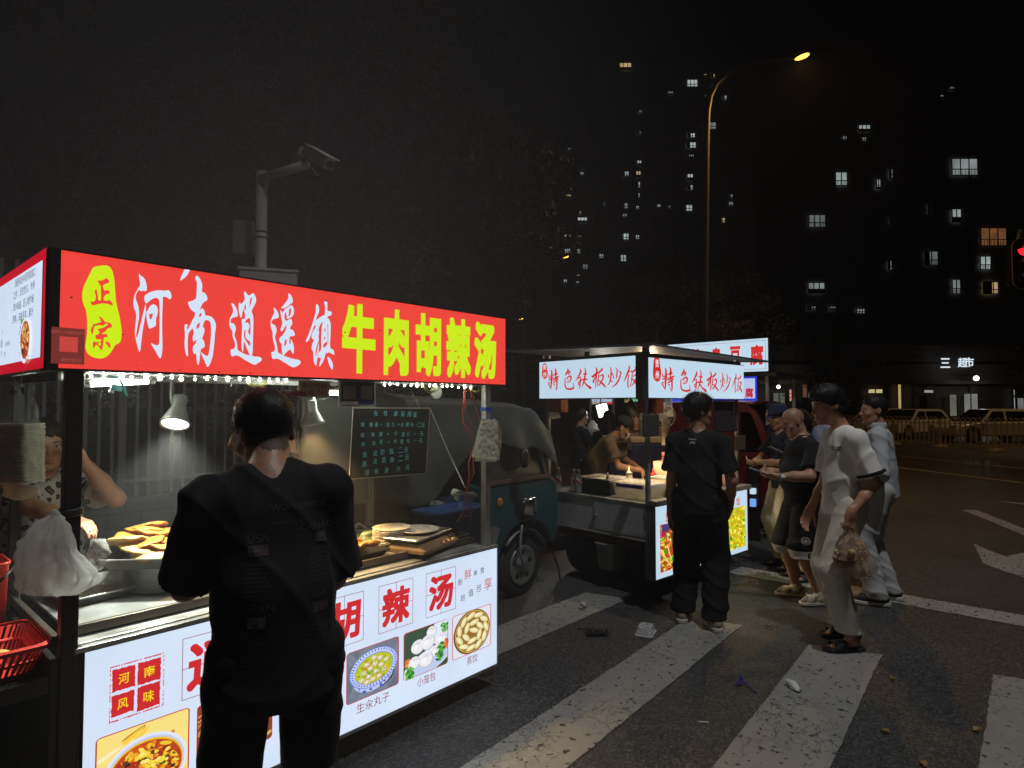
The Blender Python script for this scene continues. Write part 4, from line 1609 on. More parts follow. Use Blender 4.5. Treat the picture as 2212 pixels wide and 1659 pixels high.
for k in range(5):
 z = PY(*c9(700,400 + 14 * k),2.5)[2]
 mb.tube([V(.585 + .034 * math.cos(t * .785),2.525 + .034 * math.sin(t * .785),z + .004 * math.sin(t)) for t in range(8)],.005,6,closed=True)
mb.build('tie',BLACK,gb,True)

cb = thing('lid_bag','clear hanging bag that holds a tall stack of white box lids','plastic bag',tuple(PX(50,830,.47)))
HX,HY = .40,2.72
Pl = lambda x,y: PD(*c3(x,y),2.25)
rows = [(Pl(-60,70),Pl(335,70),.01),(Pl(-60,200),Pl(345,200),.015),(Pl(-55,340),Pl(370,340),.06),(Pl(-50,470),Pl(365,470),.12),(Pl(-50,800),Pl(372,800),.13),(Pl(-50,1050),Pl(372,1040),.13),(Pl(0,1090),Pl(390,1080),.08)]
bag('film',densify(rows,5),.1,film('clear_film',(0.75,.78,.74),.16,.15),cb,7.0,48,.01,8)
mb = MB()
mb.tube([Pl(222,185),Pl(210,60),Pl(222,-30)],.0016,5)
mb.tube([Pl(215,130),Pl(160,70),Pl(110,0)],.0012,5)
mb.build('wire_hook',STEEL,cb)
mb = MB()
mb.ball(Pl(125,168) + V(0,-.01,0),(.012,.004,.01),10,6)
mb.ball(Pl(222,155) + V(0,-.01,0),(.006,.004,.014),10,6)
mb.build('punched_hole',BLACK,cb,True)
lc_t,lc_b = Pl(130,480),Pl(130,1065)
FOAM = see_light(pbr('foam_white',(0.74,.72,.62),.6,0,.03),(.85,.84,.74),.55)
R_l = rotz(TH - math.pi / 2)
N_L = 40
lid0 = None
for k in range(N_L):
 c_ = lc_t + (lc_b - lc_t) * (k + .5) / N_L
 if lid0 is None:
  r_ = MB(R_l,None)
  lp = lambda s_,z: [V(x,y,z) for x,y in rrect(.165 * s_,.11 * s_,.012,3)]
  dz = (lc_t[2] - lc_b[2]) / N_L
  loft(r_,[lp(.97,0),lp(1,dz * .25),lp(1,dz * .55),lp(.985,dz * .8)])
  lid0 = r_.build('box_lid',FOAM)
  tag(lid0,'thin white foam lid in the stack inside the clear hanging bag','box lid','white foam lids stacked in the hanging bag')
  lid0.location = c_
 else:
  o = lid0.copy()
  COL.objects.link(o)
  o.location = c_ + V(rnd.gauss(0,.0012),rnd.gauss(0,.0012),0)
  o.rotation_euler = (0,0,rnd.gauss(0,.012))
mb = MB()
mb.sheet(lambda a,b: PD(*c3(15 + 340 * a + 15 * math.sin(b * 3),1085 + b * (100 + 50 * math.sin(a * 3.1))),2.25) + V(0,-.01 * math.sin(a * 9) * b,0),14,6)
tag(mb.build('paper_sheet',FOAM,None,True,thick=.002),'white paper sheet sticking out under the stack of lids','paper sheet')

# white paper bag on the right post
wb = thing('paper_bag','crumpled white paper bag with a brown side, tied to the steel post','paper bag',tuple(PY(*c6(1490,400),2.45)))
Q = lambda x,y,d=0.0: PY(*c6(x,y),2.44) + V(0,d,0)
pap = see_light(pbr('white_paper',(0.70,.71,.58),.5,0,.1,12,.6,28),(.8,.8,.65),.4)


def crumple(mb,tl,tr,br,bl,amp,seed,nu=26,nv=26):
 def fn(a,b):
  p_ = (tl * (1 - a) + tr * a) * (1 - b) + (bl * (1 - a) + br * a) * b
  n_ = unit(np.cross(tr - tl,bl - tl))
  e = min(a,1 - a,b,1 - b)
  cr = abs(nz(p_,14,seed)) * .7 + abs(nz(p_,31,seed)) * .4
  return p_ + n_ * amp * cr * min(1,.3 + e * 5)
 mb.sheet(fn,nu,nv)


mb = MB()
crumple(mb,Q(1370,430),Q(1530,400),Q(1545,755),Q(1300,730),.03,1.3)
crumple(mb,Q(1390,400,.012),Q(1520,385,.012),Q(1530,770,.014),Q(1340,765,.014),-.02,2.3)
mb.build('sheet',pap,wb,False)
mb = MB()
crumple(mb,Q(1530,402),Q(1616,515,.04),Q(1590,772,.04),Q(1545,758),.02,4.3)
mb.build('side_sheet',pbr('brown_paper',(0.40,.26,.13),.55,0,.15),wb,False)
mb = MB()
mb.tube([Q(1440,395,.04),Q(1490,390),Q(1480,330,.02),Q(1450,300,.04)],.004,6)
mb.build('tie',pbr('blue_tie',(0.03,.09,.35),.5),wb)
mb = MB()
for k in range(2):
 z = PY(*c6(1425,295 + k * 16),2.5)[2]
 mb.box((2.622,2.525,z),(.05,.05,.012))
mb.build('tape',pbr('blue_tape',(0.03,.10,.4),.5),wb)

# red wires and knotted film on the right of the counter
wr = thing('wire_loom','loose red wires looping down beside the steel post to the counter','wires',tuple(PY(*c6(1240,130),2.6)))
REDW = pbr('red_wire',(0.5,0.08,0.06),.4)
W = lambda pts,y=2.6: [PY(*c6(*q),y) + V(rnd.uniform(-.004,.004),rnd.uniform(-.01,.01),0) for q in pts]


def smooth_path(p,m=6):
 p = [np.asarray(q) for q in p]
 out = []
 for i in range(len(p) - 1):
  a,b,c,d = p[max(i - 1,0)],p[i],p[i + 1],p[min(i + 2,len(p) - 1)]
  for k in range(m):
   t = k / m
   out.append(.5 * ((2 * b) + (c - a) * t + (2 * a - 5 * b + 4 * c - d) * t * t + (-a + 3 * b - 3 * c + d) * t ** 3))
 out.append(p[-1])
 return out


for pts in ([(1240,95),(1222,200),(1212,330),(1230,450),(1335,510)],[(1245,100),(1300,195),(1218,320),(1225,440),(1300,545),(1345,556)],[(1250,110),(1240,300),(1290,440),(1350,495)],
   [(1300,170),(1345,290),(1376,425)],[(1340,560),(1310,680),(1278,790),(1268,900),(1245,1080),(1220,1210),(1170,1300)],[(1335,600),(1300,760),(1312,870),(1265,960),(1250,1060),(1312,1190),(1270,1250),(1200,1245),(1175,1290)],
   [(1262,1060),(1285,1180),(1285,1300)]):
 mb = MB()
 mb.tube(smooth_path(W(pts)),.0032,6)
 mb.build('wire',REDW,wr,True)
mb = MB()
mb.tube(smooth_path([PY(*c6(*q),2.49) for q in ((1440,780),(1430,1000),(1455,1180),(1490,1250),(1470,1330))]),.002,6)
mb.build('wire',pbr('brown_wire',(.14,.05,.04),.5),wr,True)
bw = thing('knotted_bag','clear plastic bag knotted into a bow around the white cord','plastic bag',tuple(PY(*c6(1240,1040),2.585)))
for pts,rr in (([(1248,1045),(1190,1040),(1150,1030),(1128,1060)],[.006,.02,.026,.012]),([(1180,1060),(1165,1090),(1180,1105)],[.018,.018,.006]),([(1248,1045),(1290,1050),(1330,1062),(1346,1060)],[.006,.017,.019,.008])):
 mb = MB()
 pth = [PY(*c6(*q),2.585) for q in pts]
 mb.tube(smooth_path(pth,5),list(np.interp(np.linspace(0,1,5 * (len(rr) - 1) + 1),np.linspace(0,1,len(rr)),rr)),12,sq=.6)
 for i in range(len(mb.v)):
  q = np.array(mb.v[i])
  mb.v[i] = tuple(q + unit(q - pth[1]) * nz(q,60,2) * .007)
 mb.build('film_loop',film('knot_film',(.7,.7,.62),.6,.3),bw,True)
dk = thing('round_lamp','unlit round white disc lamp hanging under the sign','lamp',tuple(PY(*c6(985,150),2.7)))
mb = MB()
Rd = rot_axis((1,0,0),math.radians(90))
mb.lathe([(0,.012),(.03,.01),(.041,.004),(.041,-.006),(0,-.012)],PY(*c6(985,150),2.7),24,Rd)
mb.build('disc',pbr('frosted',(.5,.5,.47),.5,0,.3,40),dk,True)
mb = MB()
mb.cyl(PY(*c6(985,150),2.7) + V(0,0,.03),PY(*c6(985,150),2.7) + V(0,0,.075),.004,6)
mb.build('hanger',STEEL,dk)

# ---------- food trays on the counter
WZ = 0.857
FRY = pbr('fried_gold',(0.52,0.20,0.035),.38,0,.5,22,.5,60)
FRY2 = pbr('fried_pale',(0.70,0.45,0.14),.42,0,.25,24,.4,60)
pot = thing('cooking_pot','wide steel pot standing under the tray of fried pancakes','pot',(1.06,2.98,WZ))
mb = MB()
mb.lathe([(.165,0),(.175,.01),(.178,.105),(.185,.11),(.178,.112),(.172,.1),(.168,.012),(0,.01)],(1.06,2.98,WZ),40)
mb.build('vessel',steel('pot_steel',(.5,.5,.48),.3),pot,True)
TZ = .972
tr = pan((1.03,2.96,TZ),.36,.36,.045,math.radians(48),.012,.035)
tag(tr.build('food_tray',steel('tray_steel',(.62,.62,.6),.28),None,True),'deep steel tray piled with fried pancakes, raised on a pot','tray')
pc0 = None
spots = []
for i in range(20):
 row = i // 5
 a = math.radians(48)
 lx,ly = -.1 + .2 * ((i % 5) / 4) + rnd.uniform(-.02,.02),-.07 + .055 * row + rnd.uniform(-.02,.02)
 q = rotz(a) @ V(lx,ly,0)
 spots.append((1.03 + q[0],2.96 + q[1],TZ + .03 + .024 * row + .006 * (i % 5),rnd.uniform(-.15,.15) - .25,rnd.uniform(-.2,.2),rnd.random() * 6))
for i,(x,y,z,rx,ry,rz) in enumerate(spots):
 if pc0 is None:
  mb = MB()

  def fn(a,b):
   t,ph = 2 * math.pi * a,math.pi * b
   q = V(.082 * math.sin(ph) * math.cos(t),.078 * math.sin(ph) * math.sin(t),.016 * math.cos(ph))
   return q * (1 + .10 * nz(q,30,3)) + V(0,0,.008 * nz(q,22,8) + .05 * q[0] * q[0] / .07)
  mb.sheet(fn,26,11,True)
  pc0 = mb.build('fried_pancake',FRY,None,True)
  o = pc0
 else:
  o = pc0.copy()
  COL.objects.link(o)
  if i % 5 == 0:
   o.data = pc0.data.copy()
   o.data.materials[0] = FRY2
 tag(o,'golden fried pancake lying in the raised steel tray','pancake','fried pancakes in the raised tray')
 o.location,o.rotation_euler = (x,y,z),(rx,ry,rz)
tag(pan((.80,3.07,WZ),.30,.34,.035,math.radians(6),.012,.03).build('baking_tray',steel('tray_steel'),None,True),'empty shallow steel tray beside the pot at the corner post','tray')
mb = MB()
mb.lathe([(.05,0),(.075,.008),(.082,.014),(.078,.014),(.05,.005),(0,.005)],(.80,3.0,WZ + .006),28)
tag(mb.build('saucer',CREAM,None,True),'white saucer left in the empty steel tray','saucer')
mb = MB()
mb.bb(1.02,2.69,WZ - .0005,1.62,2.76,WZ + .022)
for k in range(14):
 mb.cyl(V(1.05 + k * .04,2.6895,WZ + .012),V(1.05 + k * .04,2.6885,WZ + .012),.006,8)
tag(mb.build('burner_bar',pbr('burnt_steel',(.10,.085,.07),.4,.7,.4)),'dark perforated burner bar lying along the counter','burner')
mb = pan((1.80,2.79,WZ),.46,.26,.032,0,.012,.02)
tag(mb.build('dough_tray',pbr('dark_tray',(.03,.03,.03),.35,.7,.2),None,True),'black tray of golden fried dough pieces on the counter','tray')
mb = MB()
mb.box((1.985,2.88,WZ + .022),(.09,.06,.016),rotz(.2))
tag(mb.build('red_card',pbr('red_card',(.35,.02,.02),.5),None,bevel=.003),'small red card tucked behind the fried dough','card')
d0 = None
for i in range(24):
 if d0 is None or i in (1,2):
  mb = MB()
  s_ = 1 + .15 * i
  pth = [V(-.045 * s_,0,0),V(-.018,.010,.004),V(.012,-.006,.006),V(.045 * s_,.006,0)]
  mb.tube(smooth_path(pth,5),list(np.interp(np.linspace(0,1,16),[0,.15,.5,.85,1],[.006,.016,.02,.017,.006])),12)
  for k in range(len(mb.v)):
   q = np.array(mb.v[k])
   mb.v[k] = tuple(q * (1 + .12 * nz(q,40,i)))
  o = mb.build('fried_dough',FRY if i != 1 else FRY2,None,True)
  d0 = o
 else:
  o = d0.copy()
  COL.objects.link(o)
 tag(o,'golden fried dough piece heaped in the black tray','fried dough','fried dough in the black tray')
 q = rnd.random(),rnd.random()
 o.location = (1.60 + .34 * q[0],2.70 + .17 * q[1],WZ + .02 + .022 * (i % 3))
 o.rotation_euler = (rnd.uniform(-.3,.3),rnd.uniform(-.25,.25),rnd.uniform(0,3.1))

# green mat, plates, scale
GM = MB()
GM.box((2.25,3.0,WZ + .004),(.40,.46,.006),rotz(.12))
tag(GM.build('green_mat',pbr('green_cloth',(.25,.42,.12),.6,0,.12),None,bevel=.002),'pale green mat under the pile of plates','mat')
pc = PZ(*c6(592,1352),.965)
pl0 = None
for k in range(11):
 if pl0 is None:
  mb = MB()
  mb.lathe([(.0,.004),(.062,.004),(.068,.0),(.074,.002),(.104,.014),(.107,.017),(.104,.0185),(.073,.008),(0,.008)],(0,0,0),40)
  pl0 = mb.build('plate',CREAM,None,True)
  o = pl0
 else:
  o = pl0.copy()
  COL.objects.link(o)
 o.location = (pc[0] + rnd.gauss(0,.0015),pc[1] + rnd.gauss(0,.0015),WZ + .008 + k * .0088)
 tag(o,'cream china plate in the pile on the green mat','plate','cream plates piled on the green mat')
sc_ = thing('weighing_scale','steel counter scale with a plate lying on its platform','scale',(2.265,2.72,WZ))
Rs = rotz(math.radians(18))
sp = V(2.265,2.72,0)
mb = MB()
sl = lambda lx,ly,z,oy=0: [sp + V(0,0,z) + Rs @ V(x,y + oy,0) for x,y in rrect(lx,ly,.012,3)]
loft(mb,[sl(.37,.30,WZ + .004,-.02),sl(.37,.30,WZ + .02,-.02),sl(.34,.22,WZ + .052,.0),sl(.30,.2,WZ + .058,0)])
mb.build('body',pbr('scale_body',(.30,.20,.12),.35,.4,.25),sc_)
mb = MB()
loft(mb,[sl(.36,.235,WZ + .062),sl(.38,.25,WZ + .066),sl(.38,.25,WZ + .074),sl(.372,.242,WZ + .078)])
mb.build('platform',steel('platform_steel',(.5,.5,.48),.25),sc_)
mb = MB()
for k in range(3):
 mb.box(sp + V(0,0,WZ + .030) + Rs @ V(.02 + .05 * k,-.158,0),(.03,.006,.016),Rs @ rot_axis((1,0,0),-.9))
mb.build('display',pbr('display_amber',(.45,.20,.05),.2),sc_)
for x in (-.15,.15):
 mb = MB()
 mb.cyl(sp + V(0,0,WZ) + Rs @ V(x,-.1,0),sp + V(0,0,WZ + .006) + Rs @ V(x,-.1,0),.012,10)
 mb.build('foot',RUBBER,sc_)
o = pl0.copy()
COL.objects.link(o)
o['label'] = 'cream plate lying alone on the platform of the scale'
if 'group' in o:
 del o['group']
o.location = tuple(PZ(*c6(822,1372),WZ + .09)[:2]) + (WZ + .079,)
o.scale = (1.12,1.12,1.1)
pt = PZ(*c6(1290,1400),.875)
tag(pan((2.53,2.72,WZ),.17,.13,.02,.1,.006,.01).build('small_tray',STEEL2,None,True),'small steel tray of plugs and switches by the right post','tray')
for i,(x,y,sx,sy,sz,col,lb) in enumerate(((2.50,2.74,.05,.035,.04,(.25,.33,.2),'grey green plug box in the small steel tray'),(2.545,2.72,.055,.04,.055,(.05,.05,.05),'dark switch box in the small steel tray'),(2.505,2.69,.035,.03,.028,(.6,.58,.5),'white plug with red wires in the small tray'))):
 mb = MB()
 mb.box((x,y,WZ + .006 + sz / 2),(sx,sy,sz),rotz(.4 * i - .3))
 mb.box((x,y,WZ + .006 + sz + .004),(sx * .5,sy * .5,.008),rotz(.4 * i - .3))
 tag(mb.build('plug_box',pbr('plug_%d' % i,col,.4),None,bevel=.003),lb,'plug box')
mb = MB()
mb.box((2.46,2.66,WZ + .035),(.09,.06,.004),rot_axis((0,1,0),.4) @ rotz(.3))
tag(mb.build('paper_card',pap,None),'white card leaning on the small tray of plugs','card')
fb = thing('film_pack','clear plastic pack lying left of the plates on the green mat','plastic pack',(2.08,2.93,WZ + .008))
a_ = V(2.02,2.90,WZ + .012)
rows = [(a_ + V(0,0,.07),a_ + V(.1,.03,.07),.05),(a_ + V(-.01,0,.04),a_ + V(.12,.03,.04),.09),(a_ + V(0,0,0),a_ + V(.11,.03,0),.08)]
bag('film',densify(rows,4),.1,film('pack_film',(.5,.6,.4),.5,.2),fb,5,26,.02,18)
pt2 = thing('steel_cup','steel cup standing left of the green mat on the counter','cup',(1.99,3.02,WZ))
mb = MB()
mb.lathe([(.04,0),(.05,.1),(.056,.104),(.048,.1),(.038,.004),(0,.004)],(1.99,3.02,WZ),24)
mb.build('vessel',STEEL,pt2,True)
gw = MB()
gw.tube(smooth_path([V(2.30,3.22,WZ + .012),V(2.24,3.24,WZ + .055),V(2.19,3.25,WZ + .03)],5),[.014] * 5 + [.02] * 6,10,sq=.7)
tag(gw.build('work_glove',pbr('grey_glove',(.16,.17,.17),.8),None,True),'grey work glove hung over the back edge of the counter','glove')
# dark pots at the back
for i,(x,y,r_,h_,lb) in enumerate(((1.22,3.17,.13,.15,'dark covered pot at the back of the counter, nearer the seller'),(1.50,3.2,.14,.2,'tall dark pot at the back of the counter behind the customer'))):
 pr_ = thing('stock_pot',lb,'pot',(x,y,WZ))
 mb = MB()
 mb.lathe([(r_ * .96,0),(r_,.01),(r_,h_),(r_ + .008,h_ + .004),(r_,h_ + .006),(r_ - .01,h_ - .004),(r_ - .01,.01),(0,.008)],(x,y,WZ),34)
 mb.build('vessel',pbr('pot_dark',(.05,.05,.052),.25,.8,.3),pr_,True)
 mb = MB()
 mb.lathe([(r_ + .003,h_ + .007),(r_ * .9,h_ + .02),(.02,h_ + .035),(.018,h_ + .05),(.024,h_ + .06),(0,h_ + .063)],(x,y,WZ),30)
 mb.build('lid',pbr('lid_dark',(.10,.10,.10),.22,.9,.3),pr_,True)

# ---------- left shelf: basket, bin, tongs
bk = thing('plastic_basket','red slotted plastic basket on the shelf at the cart end','basket',(.40,2.70,.745))
mb = MB()
bc = V(.385,2.72,0)
Lp = lambda lx,ly,z,r=.04: [bc + V(x,y,z) for x,y in rrect(lx,ly,r,6)]
loft(mb,[Lp(.31,.34,.842),Lp(.335,.365,.842),Lp(.338,.368,.852),Lp(.31,.34,.856)],False,False)
loft(mb,[Lp(.24,.27,.747),Lp(.25,.28,.765),Lp(.242,.272,.765),Lp(.24,.27,.752)],True,True)
lo_,hi_ = Lp(.248,.278,.762),Lp(.312,.342,.846)
for i in range(len(lo_)):
 a0,a1,b0,b1 = lo_[i],lo_[(i + 1) % len(lo_)],hi_[i],hi_[(i + 1) % len(lo_)]
 m = max(1,int(np.linalg.norm(a1 - a0) / .014))
 for k in range(m):
  p0,p1 = a0 + (a1 - a0) * (k + .2) / m,b0 + (b1 - b0) * (k + .2) / m
  q0,q1 = a0 + (a1 - a0) * (k + .75) / m,b0 + (b1 - b0) * (k + .75) / m
  mb.add([p0,q0,q1,p1],[(0,1,2,3)])
for t in (.45,):
 ml = [a * (1 - t) + b * t for a,b in zip(lo_,hi_)]
 mb.tube([q for q in ml],.005,5,closed=True)
mb.build('shell',REDP,bk,thick=.0025)
for k in range(3):
 mb = MB()
 mb.ball((.36 + .04 * k,2.70 + .03 * k,.775 + .006 * k),(.05,.035,.012),16,8,rotz(k))
 tag(mb.build('flat_cake',FRY2,None,True),'pale flat cake lying in the red slotted basket','cake','flat cakes in the red basket')
rb = thing('red_bin','bright red plastic bin standing behind the slotted basket','bin',(.41,3.04,.745))
mb = MB()
Rp = lambda s_,z: [V(.415 + x,3.05 + y,z) for x,y in rrect(.17 * s_,.2 * s_,.03,5)]
loft(mb,[Rp(.9,.746),Rp(1,1.05),Rp(1.05,1.055),Rp(1.05,1.063),Rp(.97,1.063),Rp(.88,.75)])
mb.build('shell',REDP,rb,True)
tg = thing('food_tongs','black tongs lying across the rim of the red bin','tongs',(.42,2.95,1.066))
for d in (0,.014):
 mb = MB()
 mb.tube([PX(*c9(-10,1195 - d * 1500),.42),PX(*c9(100,1085 - d * 800),.45),PX(*c9(215,960),.5)],.0035,6)
 mb.build('arm',BLACK,tg,True)
wc = thing('stacking_stool','grey plastic stool standing below the shelf in the dark','stool',(.30,2.35,0))
mb = MB()
for (x,y) in ((-.12,-.12),(.12,-.12),(-.12,.12),(.12,.12)):
 pass
S_ = lambda s_,z: [V(.245 + x,2.40 + y,z) for x,y in rrect(.28 * s_,.28 * s_,.03,4)]
loft(mb,[S_(1.0,.44),S_(1.02,.455),S_(.98,.47),S_(.6,.468)])
mb.build('seat',pbr('stool_grey',(.22,.22,.21),.45),wc)
for (x,y) in ((-.12,-.12),(.12,-.12),(-.12,.12),(.12,.12)):
 mb = MB()
 mb.tube([V(.245 + x,2.40 + y,.44),V(.245 + x * 1.25,2.40 + y * 1.25,0)],[.026,.02],8)
 mb.build('leg',pbr('stool_grey',(.22,.22,.21),.45),wc)

# ================================================================ behind the red cart: fence, pole, trees, green three-wheeler
FY = 7.2
lw = MB()
lw.bb(-3.0,FY - .12,.13,4.6,FY + .12,.66)
lw.bb(-3.02,FY - .15,.66,4.62,FY + .15,.71)


def block_wall():
 m,n,b = _new('block_wall')
 N,L = n.nodes,n.links
 tc = N.new('ShaderNodeTexCoord')
 mp = N.new('ShaderNodeMapping')
 mp.inputs['Rotation'].default_value = (math.pi / 2,0,0)
 L.new(tc.outputs['Object'],mp.inputs['Vector'])
 br = N.new('ShaderNodeTexBrick')
 br.inputs['Color1'].default_value = (.085,.078,.068,1)
 br.inputs['Color2'].default_value = (.06,.056,.05,1)
 br.inputs['Mortar'].default_value = (.03,.03,.028,1)
 br.inputs['Scale'].default_value = 1.0
 br.inputs['Brick Width'].default_value = .3
 br.inputs['Row Height'].default_value = .14
 br.inputs['Mortar Size'].default_value = .008
 L.new(mp.outputs['Vector'],br.inputs['Vector'])
 L.new(br.outputs['Color'],b.inputs['Base Color'])
 b.inputs['Roughness'].default_value = .85
 return m


tag(lw.build('low_wall',block_wall(),None,bevel=.006),'low block wall under the metal bar fence behind the red cart','wall')
fe = thing('bar_fence','tall fence of pale upright metal bars standing on the low block wall','fence',(3,FY,.71))
BARM = pbr('fence_bar',(.16,.15,.14),.5,.2,.15)
for k in range(3):
 x0 = -2.9 + k * 2.5
 mb = MB()
 for i in range(22):
  x = x0 + i * 2.5 / 22
  mb.bb(x,FY - .014,.71,x + .028,FY + .014,3.0)
 mb.bb(x0,FY - .018,.85,x0 + 2.46,FY + .018,.89)
 mb.bb(x0,FY - .018,2.7,x0 + 2.46,FY + .018,2.74)
 mb.build('bar_panel',BARM,fe)
 mb = MB()
 mb.bb(x0 - .05,FY - .04,.71,x0 - .005,FY + .04,3.1)
 mb.build('post',BARM,fe)

# --- camera pole
POLE = pbr('pole_grey',(.34,.33,.31),.5,.1,.14,6)
cp = thing('camera_pole','grey roadside pole with a sideways arm and a tilted surveillance camera','camera pole',(3.03,6.17,.13))
ptop = PD(563,368,6.4)
mb = MB()
mb.cyl(V(3.03,6.17,.13),V(3.03,6.17,ptop[2]),.056,20)
mb.build('pole',POLE,cp,True)
mb = MB()
for z in (3.38,3.44):
 mb.cyl(V(3.03,6.17,z),V(3.03,6.17,z + .018),.06,20)
mb.build('strap',DARK,cp,True)
a0,a1 = PD(563,387,6.4),PD(664,354,6.15)
mb = MB()
mb.cyl(a0,a1,.045,18)
mb.build('arm',POLE,cp,True)
j0 = PD(648,348,6.18)
mb = MB()
mb.cyl(j0 + V(0,0,-.02),j0 + V(0,0,.05),.022,12)
mb.lathe([(.0,.05),(.055,.052),(.05,.065),(.0,.07)],j0,18)
mb.tube([j0 + V(0,0,.06),j0 + V(0,0,.12),j0 + RT * .03 + V(0,0,.14)],.018,10)
mb.build('joint',POLE,cp,True)
h0,h1 = PD(665,328,6.15),PD(712,355,5.9)
t_ = unit(h1 - h0)
x_ = unit(np.cross(V(0,0,1),t_))
R_ = np.stack([t_,x_,np.cross(t_,x_)],1)
mb = MB()
mb.box((h0 + h1) / 2,(np.linalg.norm(h1 - h0),.105,.115),R_)
hs = mb.build('camera_housing',pbr('housing_white',(.5,.49,.47),.45,0,.1),cp,bevel=.02)
mb = MB()
mb.box((h0 + h1) / 2 + R_ @ V(.03,0,.065),(np.linalg.norm(h1 - h0) + .06,.125,.01),R_)
mb.build('sun_shield',pbr('housing_white',(.5,.49,.47)),hs,bevel=.003)
mb = MB()
mb.cyl(h1,h1 + t_ * .006,.038,18)
mb.build('lens',pbr('lens_black',(.01,.01,.012),.08),hs,True)
mb = MB()
mb.tube([PD(676,362,6.1),PD(680,375,6.1),PD(690,380,6.1)],.006,6)
mb.build('cable',POLE,cp)
bxr = rotz(math.radians(-48))
ctr_ = V(3.09,6.1,0)
mb = MB()
mb.box(ctr_ + V(0,0,2.76),(.55,.30,.50),rotz(math.radians(-30)))
bxo = mb.build('cabinet',POLE,cp,bevel=.01)
mb = MB()
mb.box(ctr_ + V(0,0,3.025),(.58,.33,.03),rotz(math.radians(-30)))
mb.build('cabinet_lid',POLE,bxo,bevel=.006)
q0 = PD(527,515,6.6)
mb = MB()
mb.box(q0,(.20,.14,.36),rotz(math.radians(-40)))
mb.box(q0 + V(.08,-.07,0),(.2,.03,.03),rotz(math.radians(-40)))
mb.build('side_box',pbr('side_box',(.16,.15,.14),.6),cp,bevel=.01)

# --- trees
LEAF = pbr('leaf_dark',(.045,.062,.024),.55,0,.35,1.5,spec=.3)
LEAF2 = pbr('leaf_mid',(.065,.07,.026),.55,0,.35,1.5,spec=.3)
BARK = pbr('bark',(.08,.06,.045),.9,0,.3,10,.5,30)


def tree(name,label,base,h,rad,n_clump,per,leaf,seed,low=.25,mat=None,shape=1.0,trunk_r=.16):
 r = random.Random(seed)
 base = np.asarray(base,float)
 root = thing(name,label,'tree',tuple(base),'street trees')
 tr_ = MB()
 pts = [base + V(.12 * math.sin(k * 1.1 + seed),.12 * math.cos(k * .9),h * .92 * k / 7) for k in range(8)]
 tr_.tube(pts,[trunk_r * (1 - .85 * k / 7) for k in range(8)],10)
 cl = []
 for k in range(n_clump):
  t = low + (1 - low) * (k + r.random()) / n_clump
  prof = math.sin(math.pi * min(1,(t - low) / (1 - low) * .88 + .12)) ** .6 * shape
  a = r.random() * 6.283
  q = math.sqrt(r.random()) * prof * rad
  c = base + V(q * math.cos(a),q * math.sin(a),h * t)
  cl.append((c,rad * r.uniform(.2,.36)))
  if k % 3 == 0:
   s0 = base + V(0,0,max(.15,t - .18) * h)
   tr_.tube([s0,(s0 + c) / 2 + V(0,0,.1),c],[trunk_r * .28,trunk_r * .18,.012],6)
 tr_.build('trunk',BARK,root,True)
 pts,fs = [],[]
 for c,rr in cl:
  for _ in range(per):
   d = unit(V(r.gauss(0,1),r.gauss(0,1),r.gauss(0,1)))
   p_ = c + d * rr * r.random() ** .45 * V(1,1,.8)
   s_ = leaf * r.uniform(.6,1.4)
   u_ = unit(V(r.gauss(0,1),r.gauss(0,1),r.gauss(-.5,.6)))
   v_ = unit(np.cross(u_,V(r.gauss(0,1),r.gauss(0,1),r.gauss(0,1))))
   i = len(pts)
   pts += [p_ - u_ * s_,p_ + v_ * s_ * .42 + u_ * .1 * s_,p_ + u_ * s_,p_ - v_ * s_ * .42 + u_ * .1 * s_]
   fs.append((i,i + 1,i + 2,i + 3))
 mb = MB()
 mb.add(pts,fs)
 mb.build('crown',mat or LEAF,root)
 return root


tree('broadleaf_tree','tall dark broadleaf tree directly behind the camera pole',(5.4,9.6,.13),11.5,2.9,90,330,.07,3,.14)
tree('broadleaf_tree','dark broadleaf tree behind the fence at the seller',(1.8,9.4,.13),10.5,2.8,80,280,.07,4,.16)
tree('broadleaf_tree','tall dark tree whose edge meets the sky beside the far towers',(9.6,11.0,.13),12.2,2.9,90,330,.075,5,.12)
tree('broadleaf_tree','dark tree at the far end of the fence, behind the fence corner',(-1.4,8.8,.13),9.5,2.6,56,260,.07,6,.2)
pT = PD(1570,760,24)
tree('street_tree','feathery tree glowing orange below the street lamp',(pT[0],pT[1],0),7.0,2.0,60,300,.06,7,.3,LEAF2)
pT = PD(1415,760,25)
tree('street_tree','dim rounded tree left of the tall lamp pole',(pT[0],pT[1],0),7.6,2.4,64,260,.065,8,.3,LEAF2)
pT = PD(2262,760,34)
tree('street_tree','dark tree over the parked cars below the traffic light',(pT[0],pT[1],0),5.6,1.8,50,200,.06,9,.35,LEAF2)
pT = PD(1810,800,33)
tree('street_tree','thin dark tree before the shop row, behind the smiling man',(pT[0],pT[1],0),6.0,2.0,40,160,.07,10,.4,LEAF2,trunk_r=.12)

